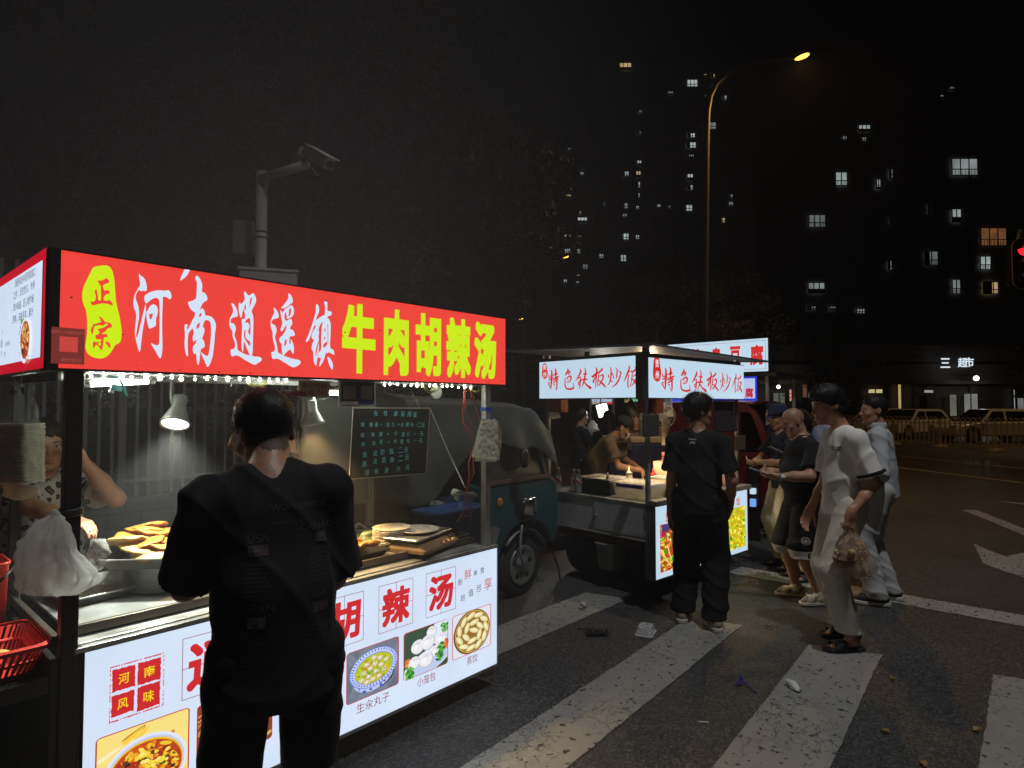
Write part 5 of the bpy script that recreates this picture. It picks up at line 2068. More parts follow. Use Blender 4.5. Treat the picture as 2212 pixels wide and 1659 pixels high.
# --- green three-wheeler under a tarpaulin
TEAL = pbr('teal_paint',(.022,.085,.095),.32,.25,.2,5,spec=.6)
tk = thing('cargo_tricycle','dark teal three-wheel cargo truck under a grey tarpaulin, between the two carts','tricycle truck',(3.9,3.9,0))
WX,WYc = 4.09,3.58
prof = [(3.52,.40),(3.70,.40)]
prof += [(WX + .37 * math.cos(math.radians(a)),.28 + .37 * math.sin(math.radians(a))) for a in range(160,0,-20)]
prof += [(4.50,.42),(4.545,.62),(4.54,.80),(4.50,.95),(4.46,1.0),(4.40,1.02),(3.56,1.0)]
mb = MB()
mb.prism(prof,V(0,3.44,0),EX,EZ,V(0,1.1,0))
body = mb.build('cab',TEAL,tk,bevel=.03,seg=3)
mb = MB()
mb.prism([(3.56,1.0),(3.62,1.0),(3.66,1.62),(3.60,1.62)],V(0,3.46,0),EX,EZ,V(0,.05,0))
mb.prism([(4.36,1.0),(4.42,1.0),(4.19,1.58),(4.13,1.58)],V(0,3.46,0),EX,EZ,V(0,.05,0))
mb.prism([(4.36,1.0),(4.42,1.0),(4.19,1.58),(4.13,1.58)],V(0,4.46,0),EX,EZ,V(0,.05,0))
mb.prism([(3.58,1.58),(4.16,1.56),(4.18,1.62),(3.6,1.65)],V(0,3.46,0),EX,EZ,V(0,1.05,0))
mb.build('cab_frame',TEAL,tk,bevel=.012)
mb = MB()
mb.prism([(3.64,1.03),(4.36,1.03),(4.145,1.56),(3.67,1.57)],V(0,3.482,0),EX,EZ,V(0,.006,0))
mb.build('side_window',pbr('cab_glass',(.10,.085,.06),.12,0,.1,alpha=.7),tk)
mb = MB()
mb.add([V(4.41,3.5,1.03),V(4.41,4.48,1.03),V(4.185,4.48,1.56),V(4.185,3.5,1.56)],[(0,1,2,3)])
mb.build('windscreen',pbr('cab_glass',(.10,.085,.06)),tk,thick=.005)
mb = MB()
mb.bb(3.58,3.425,1.0,4.40,3.445,1.035)
mb.build('window_sill',pbr('sill_brown',(.12,.07,.04),.5),tk,bevel=.004)
# wheel
wh = MB()
wh.tube([V(WX,WYc - .075,.265),V(WX,WYc - .06,.265),V(WX,WYc + .06,.265),V(WX,WYc + .075,.265)],[.235,.265,.265,.235],36)
wo = wh.build('wheel',RUBBER,tk,True)
Rw = rot_axis((1,0,0),math.radians(90))
mb = MB()
mb.lathe([(.165,.0),(.17,.012),(.15,.016),(.13,.004),(.075,.0),(.06,.016),(.045,.022),(.02,.024),(0,.024)],V(WX,WYc - .076,.265),36,Rw)
rm = mb.build('rim',pbr('rim_grey',(.28,.28,.27),.4,.6,.2),wo,True)
mb = MB()
for k in range(5):
 a = k * 2 * math.pi / 5 + .3
 mb.lathe([(.026,.0),(.024,.003),(0,.003)],V(WX + .108 * math.cos(a),WYc - .078,.265 + .108 * math.sin(a)),12,Rw,1.0,1.0)
mb.build('rim_hole',BLACK,wo)
mb = MB()
pts = [(WX + .30 * math.cos(math.radians(a)),.28 + .30 * math.sin(math.radians(a))) for a in range(20,150,12)]
mb.add([V(x,3.46,z) for x,z in pts] + [V(x,3.72,z) for x,z in pts],[(i,i + 1,len(pts) + i + 1,len(pts) + i) for i in range(len(pts) - 1)])
mb.build('mudguard',pbr('guard_grey',(.16,.16,.15),.5),tk,True,thick=.006)
mb = MB()
mb.tube(smooth_path([V(WX - .05,3.46,.62),V(WX - .10,3.44,.42),V(WX - .02,3.46,.27)]),.012,8)
mb.build('fork',STEEL2,tk,True)
# head light in its recess, indicator, mirror
Hc = PY(1148,1092,3.42)
mb = MB()
mb.ball(Hc + V(-.11,.05,-.0),(.12,.05,.15),20,12)
mb.build('light_recess',BLACK,tk,True)
Rh = rotz(math.radians(-28)) @ rot_axis((0,1,0),math.radians(90))
mb = MB()
lp = lambda s_,z: [Hc + Rh @ V(x,y,z) for x,y in rrect(.175 * s_,.135 * s_,.045 * s_,6)]
loft(mb,[lp(.55,-.13),lp(.9,-.06),lp(1.0,-.02),lp(1.0,.012),lp(.86,.016)])
hl = mb.build('headlight',pbr('chrome',(.62,.62,.6),.15,1.0,.05),tk,True)
mb = MB()
loft(mb,[lp(.85,.0162),lp(.6,.03),lp(.2,.036)])
mb.build('glass',pbr('lamp_glass',(.30,.27,.2),.1,0,.2,30),hl,True)
mb = MB()
mb.ball(PY(1080,1086,3.435),(.034,.02,.042),16,10)
mb.build('indicator',pbr('amber_lens',(.45,.16,.03),.2),tk,True)
mb = MB()
Mq = PY(1100,1015 - 170 + 0,3.4)
Mc = PY(*crop(1800,1550,1.8433)(550,520),3.30)
mb.ball(Mc,(.06,.035,.085),16,10,rotz(.3))
mb.tube([Mc + V(0,.02,-.06),V(Mc[0] - .03,3.47,1.1)],.008,6)
mb.build('mirror',BLACK,tk,True)
mb = MB()
for y in (3.50,4.42):
 for k in range(6):
  mb.bb(4.546,y + .1,.5 + k * .04,4.552,y + .02,.52 + k * .04)
mb.bb(4.5,3.5,.34,4.56,4.5,.42)
mb.build('bumper',DARK,tk,bevel=.01)
mb = MB()
mb.tube([V(4.5,3.55,.45),V(4.64,3.52,.12),V(4.66,3.52,.02)],.012,8)
mb.build('side_stand',pbr('stand_rust',(.10,.05,.05),.6),tk)
# cargo bed
mb = MB()
mb.bb(2.85,3.5,.45,3.5,4.5,.95)
mb.bb(2.0,3.5,.45,2.85,4.5,.52)
mb.bb(2.0,3.5,.52,2.03,4.5,.95)
mb.bb(2.0,4.47,.52,2.85,4.5,.95)
mb.build('cargo_bed',pbr('bed_blue',(.03,.06,.12),.5,.2,.2),tk,bevel=.008)
for y in (3.52,4.4):
 mb = MB()
 mb.tube([V(2.4,y - .07,.265),V(2.4,y - .06,.265),V(2.4,y + .06,.265),V(2.4,y + .07,.265)],[.22,.26,.26,.22],28)
 mb.build('wheel',RUBBER,tk,True)
# tarpaulin
TARP = pbr('tarpaulin',(.065,.072,.06),.62,0,.2,3,.5,9)
mb = MB()


def tarp(a,b):
 x = 1.95 + 2.45 * a
 # b: 0 near hem, .5 top near edge, 1 far edge
 if b < .55:
  t = b / .55
  hem = 1.02 + .30 * max(0,(a - .45) / .55) ** .7 + .22 * math.exp(-((a - .62) / .14) ** 2) - .12 * math.exp(-((a - .40) / .12) ** 2)
  z = hem * (1 - t) + (1.70 - .10 * a * a) * t
  y = 3.40 + .03 * t
  y += .035 * math.sin(a * 30 + 2 * t) * (1 - t) + .03 * nz(V(x,0,z),4,2)
 else:
  t = (b - .55) / .45
  z = 1.70 - .10 * a * a + .05 * math.sin(t * 3.1) + .02 * nz(V(x,t,0),3,4)
  y = 3.43 + 1.12 * t
 if a > .9:
  z -= (a - .9) * 2.2
  x += .02
 return V(x,y,z + .012 * nz(V(x,y,z),7,1))


mb.sheet(tarp,70,40)
mb.build('tarpaulin',TARP,tk,True,thick=.006)
# blue tub beside the three-wheeler, seen through the cart
tb = thing('storage_tub','dark blue tub standing behind the cart counter by the truck','tub',(3.1,3.35,0))
mb = MB()
tl_ = lambda s_,z: [V(2.98 + x,3.36 - .12 + y,z) for x,y in rrect(.5 * s_,.22 * s_,.05,5)]
loft(mb,[tl_(.85,0.0),tl_(1.0,.90),tl_(1.06,.905),tl_(1.06,.93),tl_(.96,.93),tl_(.82,.05)])
mb.build('shell',pbr('tub_blue',(.02,.06,.16),.4),tb,True)
fp = thing('film_heap','crumpled clear film pack lying on the dark cover beyond the counter','plastic pack',(2.75,3.45,1.0))
rows = [(PY(*c6(860,1110),3.42),PY(*c6(1010,1110),3.42),.04),(PY(*c6(850,1140),3.42),PY(*c6(1090,1150),3.42),.07),(PY(*c6(930,1190),3.42),PY(*c6(1080,1190),3.42),.03)]
bag('film',densify(rows,4),.1,film('heap_film',(.4,.42,.42),.4,.2),fp,8,26,.015,20)

# ================================================================ second food cart with white lit signs
A2 = V(4.69,2.545,0)
e1,e2 = V(.9947,-.1028,0),V(.1028,.9947,0)
M2 = np.stack([e1,e2,EZ],1)


def L2(x,y,z=0.0):
 return A2 + e1 * x + e2 * y + EZ * z


def MB2():
 return MB(M2,A2)


def hit2(u,v,x=None,y=None):
 d = ray(u,v)
 n_ = e1 if x is not None else e2
 k = ((x if x is not None else y) - (CC - A2) @ n_) / (d @ n_)
 q = CC + d * k - A2
 return V(q @ e1,q @ e2,q[2])


PANEL2 = glow('panel_cool_white',lin((192,218,236)),1.0,True,var=.035,vs=4)
INK2 = glow('brush_red',lin((214,38,34)),.95,False)
SEALW = glow('seal_white',lin((225,232,240)),1.0,False)
ct2 = thing('food_cart','steel food cart with two white lit signs in red brush writing','food cart',tuple(L2(.8,.6)))
cS = crop(2150,1400,4.9156)
GREYF = pbr('cart_grey',(.15,.155,.155),.5,.3,.15,5)
mb = MB2()
mb.lit(0.0,.127,1.716,.05,1.366,2.08,'-x')
sL = mb.build('sign_board',[PANEL2,BOXM],ct2)
mb = MB2()
mb.lit(-.085,0,1.712,1.572,.05,2.05,'-y')
sF = mb.build('sign_board',[PANEL2,BOXM],ct2)
mb = MB2()
mb.bb(-.004,.12,1.708,.054,1.372,1.716)
mb.bb(-.004,.12,2.08,.054,1.372,2.086)
mb.bb(-.09,-.003,1.704,1.576,.054,1.712)
mb.bb(-.09,-.003,2.05,1.576,.054,2.056)
mb.bb(-.09,.052,1.70,-.005,.125,2.09)
mb.bb(-.098,-.003,1.70,-.086,.054,2.09)
mb.build('sign_frame',GREYF,ct2)
STRK = [
 [(268,388,6),(285,430,14),(282,520,16),(275,640,16),(270,770,5)],[(225,490,8),(235,540,10),(285,520,10),(330,480,6)],[(220,590,10),(290,560,14),(330,540,5)],[(345,358,5),(365,400,14),(360,480,16),(355,540,10)],
 [(315,490,8),(370,475,18),(395,455,10)],[(300,600,8),(360,560,20),(425,510,12)],[(310,650,8),(360,610,14),(415,565,10)],[(385,560,10),(385,680,14),(380,790,6),(345,720,5)],[(320,660,8),(345,690,16)],[(270,770,5),(222,660,12),(250,640,5)],
 [(590,360,5),(605,400,16),(575,460,18),(550,500,6)],[(590,425,8),(635,430,16),(610,490,10)],[(550,570,6),(590,545,10),(640,515,16),(665,540,16),(640,620,10),(570,640,6)],[(600,540,6),(605,620,8)],
 [(545,560,8),(545,680,12),(560,740,14),(620,770,18),(700,755,18),(715,720,10),(710,645,4)],
 [(840,370,5),(855,410,14),(820,500,16),(750,615,5)],[(820,470,8),(870,430,10)],[(800,560,8),(860,530,10)],[(800,650,8),(870,590,14),(900,570,6)],[(850,530,8),(840,660,14),(832,760,5)],[(800,640,6),(815,690,14)],
 [(925,345,5),(945,400,12),(935,520,16),(910,640,14),(870,735,4)],[(890,480,8),(960,470,14),(975,490,8)],[(880,590,8),(940,575,18),(990,580,10)],[(920,610,8),(970,690,16),(1050,745,22),(1010,755,6)],
 [(1145,340,6),(1170,390,16),(1160,520,14),(1145,740,6)],[(1075,500,10),(1090,530,18),(1140,480,22),(1200,430,8)],[(1150,520,8),(1105,610,16),(1110,650,12)],[(1245,355,5),(1280,380,14),(1225,430,18),(1200,470,6)],[(1215,440,8),(1200,560,12),(1175,700,5)],
 [(1220,520,6),(1285,490,16),(1290,560,14),(1230,670,14),(1180,710,5)],[(1180,590,6),(1240,620,14),(1300,680,18),(1350,740,8)],
 [(1435,330,5),(1450,400,12),(1445,540,14),(1420,640,12),(1380,705,5)],[(1395,480,8),(1405,550,12)],[(1480,440,6),(1465,500,12)],[(1445,590,8),(1480,635,12)],[(1540,345,5),(1570,400,12),(1560,520,12),(1555,560,8)],[(1500,470,6),(1495,570,10)],
 [(1600,410,6),(1640,440,14),(1640,485,12),(1600,520,6)],[(1640,480,8),(1600,590,16),(1540,680,14),(1460,740,4)],
 [(1790,305,5),(1810,350,14),(1770,470,18),(1705,620,6)],[(1790,430,8),(1850,415,12),(1860,440,6)],[(1800,480,8),(1780,620,12),(1785,740,8),(1830,660,4)],[(1910,345,5),(1945,365,14),(1890,420,16),(1850,440,6)],[(1870,430,8),(1860,560,10),(1830,720,4)],
 [(1880,520,6),(1945,490,16),(1945,550,14),(1890,660,12),(1840,710,4)],[(1840,560,6),(1900,600,14),(1960,690,18),(1990,740,8)],
]


def brush(mb,place,strokes):
 for s_ in strokes:
  p = smooth_path([V(*q) for q in s_],6)
  p = [q for q in p]
  n_ = len(p)
  Ls,Rs_ = [],[]
  for i in range(n_):
   t = p[min(i + 1,n_ - 1)][:2] - p[max(i - 1,0)][:2]
   t = t / (np.linalg.norm(t) + 1e-9)
   w_ = max(3.0,p[i][2]) * 1.02
   Ls.append((p[i][0] - t[1] * w_,p[i][1] + t[0] * w_))
   Rs_.append((p[i][0] + t[1] * w_,p[i][1] - t[0] * w_))
  out = Ls + Rs_[::-1]
  mb.add([place(x,y) for x,y in out],[(i,i + 1,2 * n_ - 2 - i,2 * n_ - 1 - i) for i in range(n_ - 1)])


def placeL(x,y):
 q = hit2(*cS(x,y),x=0)
 return V(-.002,q[1],q[2])


def placeF(x,y):
 q = hit2(*cS(x,y),x=0)
 t = (1.366 - q[1]) / (1.366 - .127)
 h_ = (q[2] - 1.716) / .364
 return V(-.055 + 1.635 * t,-.002,1.712 + .338 * (.5 + (h_ - .53) * 1.06))


for sg,pl in ((sL,placeL),(sF,placeF)):
 mb = MB2()
 brush(mb,pl,STRK)
 mb.build('lettering',INK2,sg)
 mb = MB2()
 seal = [(100,300),(120,268),(150,256),(180,275),(186,340),(190,380),(205,430),(198,500),(190,545),(150,575),(110,555),(88,500),(92,420)]
 if sg is sF:
  seal = [((x - 145) * 1.15 + 140,(y - 415) * 1.35 + 430) for x,y in seal]
 pts = chaikin([pl(x,y)[1:] if sg is sL else pl(x,y)[[0,2]] for x,y in seal],1)
 mb.add([V(-.0012,a,b) if sg is sL else V(a,-.0012,b) for a,b in pts],[tuple(range(len(pts)))])
 mb.build('seal',INK2,sg)
 mb = MB2()
 for ch,cx,cy in (('贵',145,340),('州',145,485)):
  if sg is sF:
   cx,cy = (cx - 145) * 1.15 + 140,(cy - 415) * 1.35 + 430
  q = pl(cx,cy)
  k = 1.0 if sg is sL else 1.2
  put_box(mb,ch,q + (V(-.001,0,0) if sg is sL else V(0,-.001,0)),.043 * k,.058 * k,V(0,-1,0) if sg is sL else EX,EZ,.012)
 mb.build('lettering',SEALW,sg)
# lit menu front
mb = MB2()
mb.lit(0,0,.187,1.61,.06,.795,'-y')
pF = mb.build('menu_panel',[PANEL2,BOXM],ct2)
mb = MB2()
mb.bb(-.012,-.004,.18,-.001,.10,.80)
mb.bb(-.012,-.004,.176,1.615,.064,.187)
mb.bb(1.61,-.004,.187,1.616,.064,.80)
mb.build('panel_frame',GREYF,pF)
q0,q1 = hit2(*c8(965,1200),y=0),hit2(*c8(972,1495),y=0)
q2,q3 = hit2(*c8(1477,1095),y=0),hit2(*c8(1477,1330),y=0)
zt,zb = (q0[2] + q2[2]) / 2,(q1[2] + q3[2]) / 2
wP = .66
for k,xx in enumerate((q0[0],q2[0] - wP)):
 p = Pic(L2(xx,0,zb),e1 * wP,EZ * (zt - zb),-e2,31 + k)
 pic_rice(p,k == 0)
 p.mb.build('food_picture',PRINT,pF)
mb = MB2()
for k,(s_,xs) in enumerate((('贵州怪噜饭',q0[0] + .06),('黄金蛋炒饭',q2[0] - wP + .03))):
 for i,ch in enumerate(s_):
  put_box(mb,ch,V(xs + .06 + i * .108,-.002,zt + .055),.082,.082,EX,EZ,.008)
mb.build('lettering',INK_RED,pF)
# body
mb = MB2()
mb.bb(0.0,.075,.50,1.60,1.26,.79)
bodyc = mb.build('base_cabinet',pbr('cabinet_steel',(.50,.52,.52),.36,.25,.3,7,.1,30),ct2,bevel=.006)
mb = MB2()
mb.bb(-.008,.085,.525,-.001,.655,.775)
dr = mb.build('cabinet_door',pbr('cabinet_steel',(.34,.35,.35)),ct2,bevel=.003)
mb = MB2()
mb.bb(-.022,.62,.64,-.009,.67,.655)
mb.bb(-.018,.645,.63,-.009,.655,.665)
mb.build('latch',STEEL,dr)
mb = MB2()
for z in (.56,.74):
 mb.bb(-.014,.088,z - .02,-.0085,.105,z + .02)
mb.build('hinge',STEEL,dr)
mb = MB2()
mb.bb(-.012,.07,.785,1.61,1.275,.815)
mb.bb(-.02,-.035,.80,1.64,.0695,.845)
mb.bb(-.014,.07,.486,.02,1.27,.499)
mb.build('worktop',STEEL2,ct2,bevel=.004)
mb = MB2()
mb.bb(.1,.2,.39,1.5,1.2,.485)
mb.build('chassis',pbr('chassis_red',(.10,.03,.022),.6,.2,.3),ct2)
for (x,y) in ((.3,1.05),(1.35,1.05),(.3,.3),(1.35,.3)):
 mb = MB2()
 mb.tube([V(x - .05,y,.2),V(x - .04,y,.2),V(x + .04,y,.2),V(x + .05,y,.2)],[.15,.2,.2,.15],22)
 mb.build('wheel',RUBBER,ct2,True)
for (x,y,s_,mat,z0) in ((.02,.085,.035,STEEL,.815),(.02,1.26,.035,STEEL,.815),(1.57,.085,.03,STEEL2,.815),(1.57,1.26,.03,STEEL2,.815)):
 mb = MB2()
 mb.bb(x - s_ / 2,y - s_ / 2,z0,x + s_ / 2,y + s_ / 2,2.15)
 mb.build('post',mat,ct2,bevel=.003)
mb = MB2()
mb.add([V(-.17,-.10,2.135),V(1.92,-.10,2.095),V(1.92,1.72,2.19),V(-.17,1.72,2.20),V(-.17,-.10,2.155),V(1.92,-.10,2.115),V(1.92,1.72,2.21),V(-.17,1.72,2.22)],[(0,3,2,1),(4,5,6,7),(0,1,5,4),(1,2,6,5),(2,3,7,6),(3,0,4,7)])
mb.build('roof',GREYF,ct2)
mb = MB2()
mb.bb(.0,.06,2.088,.03,1.6,2.11)
mb.bb(.0,.02,2.058,1.55,.05,2.088)
for y in (.1,.75,1.34):
 mb.bb(.0,y - .02,2.11,.03,y + .02,2.15)
mb.build('roof_rail',GREYF,ct2)
# mud bucket under the chassis
bu = thing('plastic_bucket','dirty grey plastic bucket hanging under the second cart','bucket',tuple(L2(.1,.55)))
mb = MB2()
bl = lambda s_,z: [V(.12 + x,.56 + y,z) for x,y in rrect(.24 * s_,.22 * s_,.04,4)]
loft(mb,[bl(.82,.16),bl(1,.38),bl(1.05,.385),bl(1.05,.40),bl(.94,.40),bl(.78,.18)])
mb.build('shell',pbr('bucket_grey',(.22,.22,.21),.55,0,.3),bu,True)

# ---------- goods on the second cart
CZ = .817
def bottle(label,p):
 r = thing('water_bottle',label,'bottle',tuple(p),'water bottles on the second cart')
 mb = MB()
 mb.lathe([(0,0.002),(.026,0),(.031,.006),(.031,.03),(.029,.036),(.031,.042),(.031,.054),(.029,.06),(.031,.066),(.031,.15),(.028,.165),(.014,.196),(.0125,.202),(.0125,.21)],p,22)
 mb.build('bottle_body',pbr('bottle_pet',(.62,.66,.66),.08,0,.05,alpha=.38),r,True)
 mb = MB()
 mb.lathe([(.0145,.203),(.015,.206),(.015,.222),(.013,.225),(0,.225)],p,18)
 mb.build('cap',WHITEP,r,True)
 mb = MB()
 for k in range(24):
  a,b = 2 * math.pi * k / 24,2 * math.pi * (k + 1) / 24
  for j in range(6):
   z0,z1 = .085 + j * .0095,.085 + (j + 1) * .0095
   sw = math.sin(a * 2 + j * .7)
   mb.col = (.45,.02,.03) if sw > .35 else (.72,.70,.68)
   mb.add([p + V(.0316 * math.cos(t),.0316 * math.sin(t),z) for t,z in ((a,z0),(b,z0),(b,z1),(a,z1))],[(0,1,2,3)])
 mb.build('label',printed('bottle_label'),r,True)
 return r


def on2(x,y,z,dep_x):
 """where the sight line through an enlarged reading meets the counter height"""
 return None


bo = [L2(.05,1.16,CZ),L2(.05,.955,CZ),L2(.04,.885,CZ)]
bottle('water bottle standing alone at the left end of the second cart',bo[0])
bottle('left water bottle of the touching pair on the second cart',bo[1])
bottle('right water bottle of the touching pair, beside the dark food pans',bo[2])


def lidbox(name,label,cat,c,lx,ly,h,mat,lidm,grp=None,strip=None):
 r = thing(name,label,cat,tuple(L2(*c)),grp)
 mb = MB2()
 f = lambda s_,z: [V(c[0] + x,c[1] + y,c[2] + z) for x,y in rrect(lx * s_,ly * s_,.025,4)]
 loft(mb,[f(.86,0),f(.97,h),f(.94,h),f(.83,.006)])
 mb.build('tub',mat,r,True)
 if lidm:
  mb = MB2()
  loft(mb,[f(1.0,h - .012),f(1.03,h - .01),f(1.03,h + .006),f(.98,h + .012),f(.90,h + .008)])
  mb.build('lid',lidm,r)
 if strip:
  mb = MB2()
  mb.bb(c[0] - lx * .496,c[1] - ly * .33,c[2] + h - .04,c[0] - lx * .486,c[1] + ly * .36,c[2] + h - .008)
  mb.build('handle_strip',strip,r)
 return r


TUBM = pbr('milky_plastic',(.62,.60,.52),.3,0,.08,alpha=.6)
TUBB = pbr('beige_plastic',(.60,.50,.34),.35,0,.06)
lidbox('storage_box','clear lidded food box with a blue handle strip','storage box',(.24,.33,CZ),.30,.42,.135,TUBM,GLASS,None,pbr('blue_strip',(.03,.06,.45),.4))
lidbox('storage_box','clear lidded food box behind the corner post, without any strip','storage box',(.50,.20,CZ + .015),.22,.30,.15,TUBB,TUBM)
lidbox('storage_box',"beige food box half hidden behind the standing customer's arm",'storage box',(.75,.20,CZ + .015),.22,.28,.13,TUBB,None)
fo = thing('food_pans','dark insulated box holding steel food pans behind the bottles','food pans',tuple(L2(.27,.72,CZ)))
mb = MB2()
mb.bb(.10,.56,CZ,.48,1.0,CZ + .13)
mb.build('outer_box',pbr('pan_box',(.02,.02,.022),.5),fo,bevel=.01)
for i in range(2):
 for j in range(2):
  mb = MB2()
  c = V(.195 + .19 * i,.67 + .22 * j,CZ + .131)
  f = lambda s_,z: [c + V(x,y,z) for x,y in rrect(.175 * s_,.2 * s_,.02,4)]
  loft(mb,[f(1,0),f(1,.012),f(.93,.012),f(.85,.002)])
  mb.build('pan',STEEL,fo,True)
mb = MB2()
mb.tube([V(.22,.68,CZ + .14),V(.16,.63,CZ + .19),V(.15,.62,CZ + .2)],[.02,.006,.004],8)
mb.build('spoon',STEEL,fo,True)


def sqz(label,p,col,ncol):
 r = thing('sauce_bottle',label,'sauce bottle',tuple(p),'squeeze bottles on the second cart')
 mb = MB()
 mb.lathe([(0,0),(.033,0),(.035,.01),(.032,.12),(.026,.135)],p,20)
 mb.build('bottle_body',pbr(label[:12].replace(' ','_'),col,.35),r,True)
 mb = MB()
 mb.lathe([(.03,.132),(.03,.15),(.022,.155),(.013,.165),(.005,.205),(0,.206)],p,18)
 mb.build('nozzle',pbr(label[:12].replace(' ','_') + 'n',ncol,.35),r,True)


sqz('cream squeeze bottle with a white nozzle before the cook',L2(.42,.58,CZ + .04),(.62,.52,.36),(.66,.58,.42))
sqz('yellow squeeze bottle with a red nozzle before the cook',L2(.56,.40,CZ + .03),(.62,.36,.04),(.55,.02,.02))
bw2 = thing('food_bowl','red rimmed bowl of food under the cook\'s hand','bowl',tuple(L2(.68,.42,CZ + .09)))
mb = MB()
mb.lathe([(0,0),(.05,.002),(.082,.055),(.085,.06),(.079,.058),(.05,.01),(0,.008)],L2(.68,.46,CZ + .06),26)
mb.build('vessel',pbr('bowl_red',(.30,.05,.03),.4),bw2,True)
mb = MB()
mb.ball(L2(.68,.46,CZ + .103),(.07,.07,.015),16,8)
mb.build('filling',pbr('salad',(.35,.30,.10),.6,0,.5,60),bw2,True)
lidbox('storage_tub','beige tub carrying the tower of paper bowls','tub',(1.05,.55,CZ),.26,.24,.26,TUBB,None)
b0 = None
for k in range(9):
 if b0 is None:
  mb = MB()
  mb.lathe([(0,0),(.045,0),(.07,.075),(.073,.078),(.068,.074),(.043,.006),(0,.005)],(0,0,0),24)
  b0 = mb.build('paper_bowl',pbr('bowl_white',(.66,.60,.5),.5),None,True)
  mb = MB()
  mb.lathe([(.0462,.006),(.0715,.068)],(0,0,0),24)
  o_ = mb.build('bowl_print',pbr('bowl_print',(.48,.05,.025),.45,0,.5,60),b0,True)
  o = b0
 else:
  o = b0.copy()
  COL.objects.link(o)
  if k > 5:
   d_ = o_.copy()
   COL.objects.link(d_)
   d_.parent = o
 tag(o,'red printed paper bowl nested in the tower on the beige tub','paper bowl','paper bowls nested on the second cart')
 o.location = tuple(L2(1.05,.55,CZ + .12 + .0165 * k + (.02 if k > 6 else 0)))
jar = thing('glass_jar','clear jar with chilli sauce at the right front corner of the cart','jar',tuple(L2(1.44,.09,.846)))
mb = MB()
jc = L2(1.44,.11,.846)
mb.lathe([(0,0),(.085,0),(.092,.01),(.092,.17),(.07,.205),(.07,.225),(.066,.225),(.066,.205),(.088,.168),(.088,.01),(0,.004)],jc,30)
mb.build('vessel',pbr('jar_glass',(.7,.66,.6),.08,alpha=.3),jar,True)
mb = MB()
mb.lathe([(0,.005),(.087,.006),(.087,.07),(.05,.075),(0,.078)],jc,30)
mb.build('filling',pbr('chilli',(.45,.07,.025),.35,0,.6,90,.8,120),jar,True)
fan = thing('table_fan','small white round fan hung at the back of the second cart','fan',tuple(L2(1.05,.55,1.5)))
fc = hit2(*c8(985,548),y=.60)
fc = L2(fc[0],fc[1],fc[2])
RF = rotz(TH - math.pi / 2 - .55)
mb = MB()
for k in range(30):
 a = 2 * math.pi * k / 30
 d = RF @ V(math.cos(a),0,math.sin(a))
 nn = RF @ V(0,-1,0)
 mb.tube([fc + d * .03 + nn * .045,fc + d * .09 + nn * .035,fc + d * .122],.0014,4,False)
for r_,o_f in ((.125,0),(.09,.036),(.05,.043)):
 nn = RF @ V(0,-1,0)
 mb.tube([fc + RF @ V(r_ * math.cos(a),0,r_ * math.sin(a)) + nn * o_f for a in np.linspace(0,2 * math.pi,33)[:-1]],.0035 if r_ > .1 else .0016,6,closed=True)
FANW = pbr('fan_white',(.62,.58,.5),.4)
mb.build('grille',FANW,fan,True)
mb = MB()
mb.cyl(fc,fc + RF @ V(0,-.04,0),.03,16)
for k in range(4):
 a = k * math.pi / 2 + .4
 d,e = RF @ V(math.cos(a),0,math.sin(a)),RF @ V(-math.sin(a),0,math.cos(a))
 mb.add([fc + d * .02 - e * .02,fc + d * .1 - e * .05,fc + d * .11 + e * .04 + RF @ V(0,.02,0),fc + d * .02 + e * .02],[(0,1,2,3)])
mb.build('blades',pbr('fan_blade',(.45,.47,.46),.3),fan,thick=.003)
mb = MB()
mb.tube([fc + RF @ V(0,.05,0),fc + RF @ V(0,.06,-.1),fc + V(0,0,-.3)],[.04,.03,.02],10)
mb.build('neck',FANW,fan,True)
ORNG = pbr('orange_card',(.42,.10,.02),.5,0,.12)
for (x,y,lb) in ((.05,1.17,'orange tissue box hanging at the left end of the second cart'),(.09,.10,'orange tissue box hanging behind the corner post of the second cart')):
 tb_ = thing('tissue_box',lb,'tissue box',tuple(L2(x,y,1.63)),'orange tissue boxes under the second cart roof')
 mb = MB2()
 mb.bb(x - .05,y - .10,1.58,x + .05,y + .10,1.705)
 mb.build('box',ORNG,tb_,bevel=.004)
 mb = MB2()
 mb.add([V(x - .03,y - .05,1.579),V(x - .03,y + .05,1.579),V(x - .035,y + .09,1.525),V(x - .02,y + .02,1.515),V(x - .035,y - .08,1.53)],[(0,1,2,3,4)])
 mb.build('tissue',FOAM,tb_,thick=.002)
# black spot lamp hanging from the roof, lit on its far side
lq0,lq1 = hit2(*c8(765,455),y=.5),hit2(*c8(818,535),y=.5)
lq0,lq1 = L2(*lq0),L2(*lq1)
sp2 = thing('spot_lamp','black cylinder spot lamp tilted over the cook\'s counter','lamp',tuple(lq0))
mb = MB()
mb.tube([lq0,lq0 * .95 + lq1 * .05,lq1],[.03,.048,.05],18,cap=False)
mb.build('housing',BLACK,sp2,True,thick=.003)
mb = MB()
mb.tube([lq0,lq0 + V(0,0,.25)],.008,8)
mb.build('bracket',DARK,sp2)
mb = MB()
mb.cyl(lq1 - unit(lq1 - lq0) * .016,lq1 - unit(lq1 - lq0) * .012,.046,18)
mb.build('lens',glow('bulb_warm',(1,.75,.32),9,False),sp2)
lamp('lamp_light','SPOT',tuple(lq1 + unit(lq1 - lq0) * .01),(1.0,.76,.45),60,L2(.62,.42,.85),.05,115,.7,sp2)
lq = L2(1.15,.75,1.95)
rl = thing('round_lamp','small round warm lamp glowing behind the second cart','lamp',tuple(PD(*c8(1146,522),6.6)))
mb = MB()
q_ = PD(*c8(1146,522),6.6)
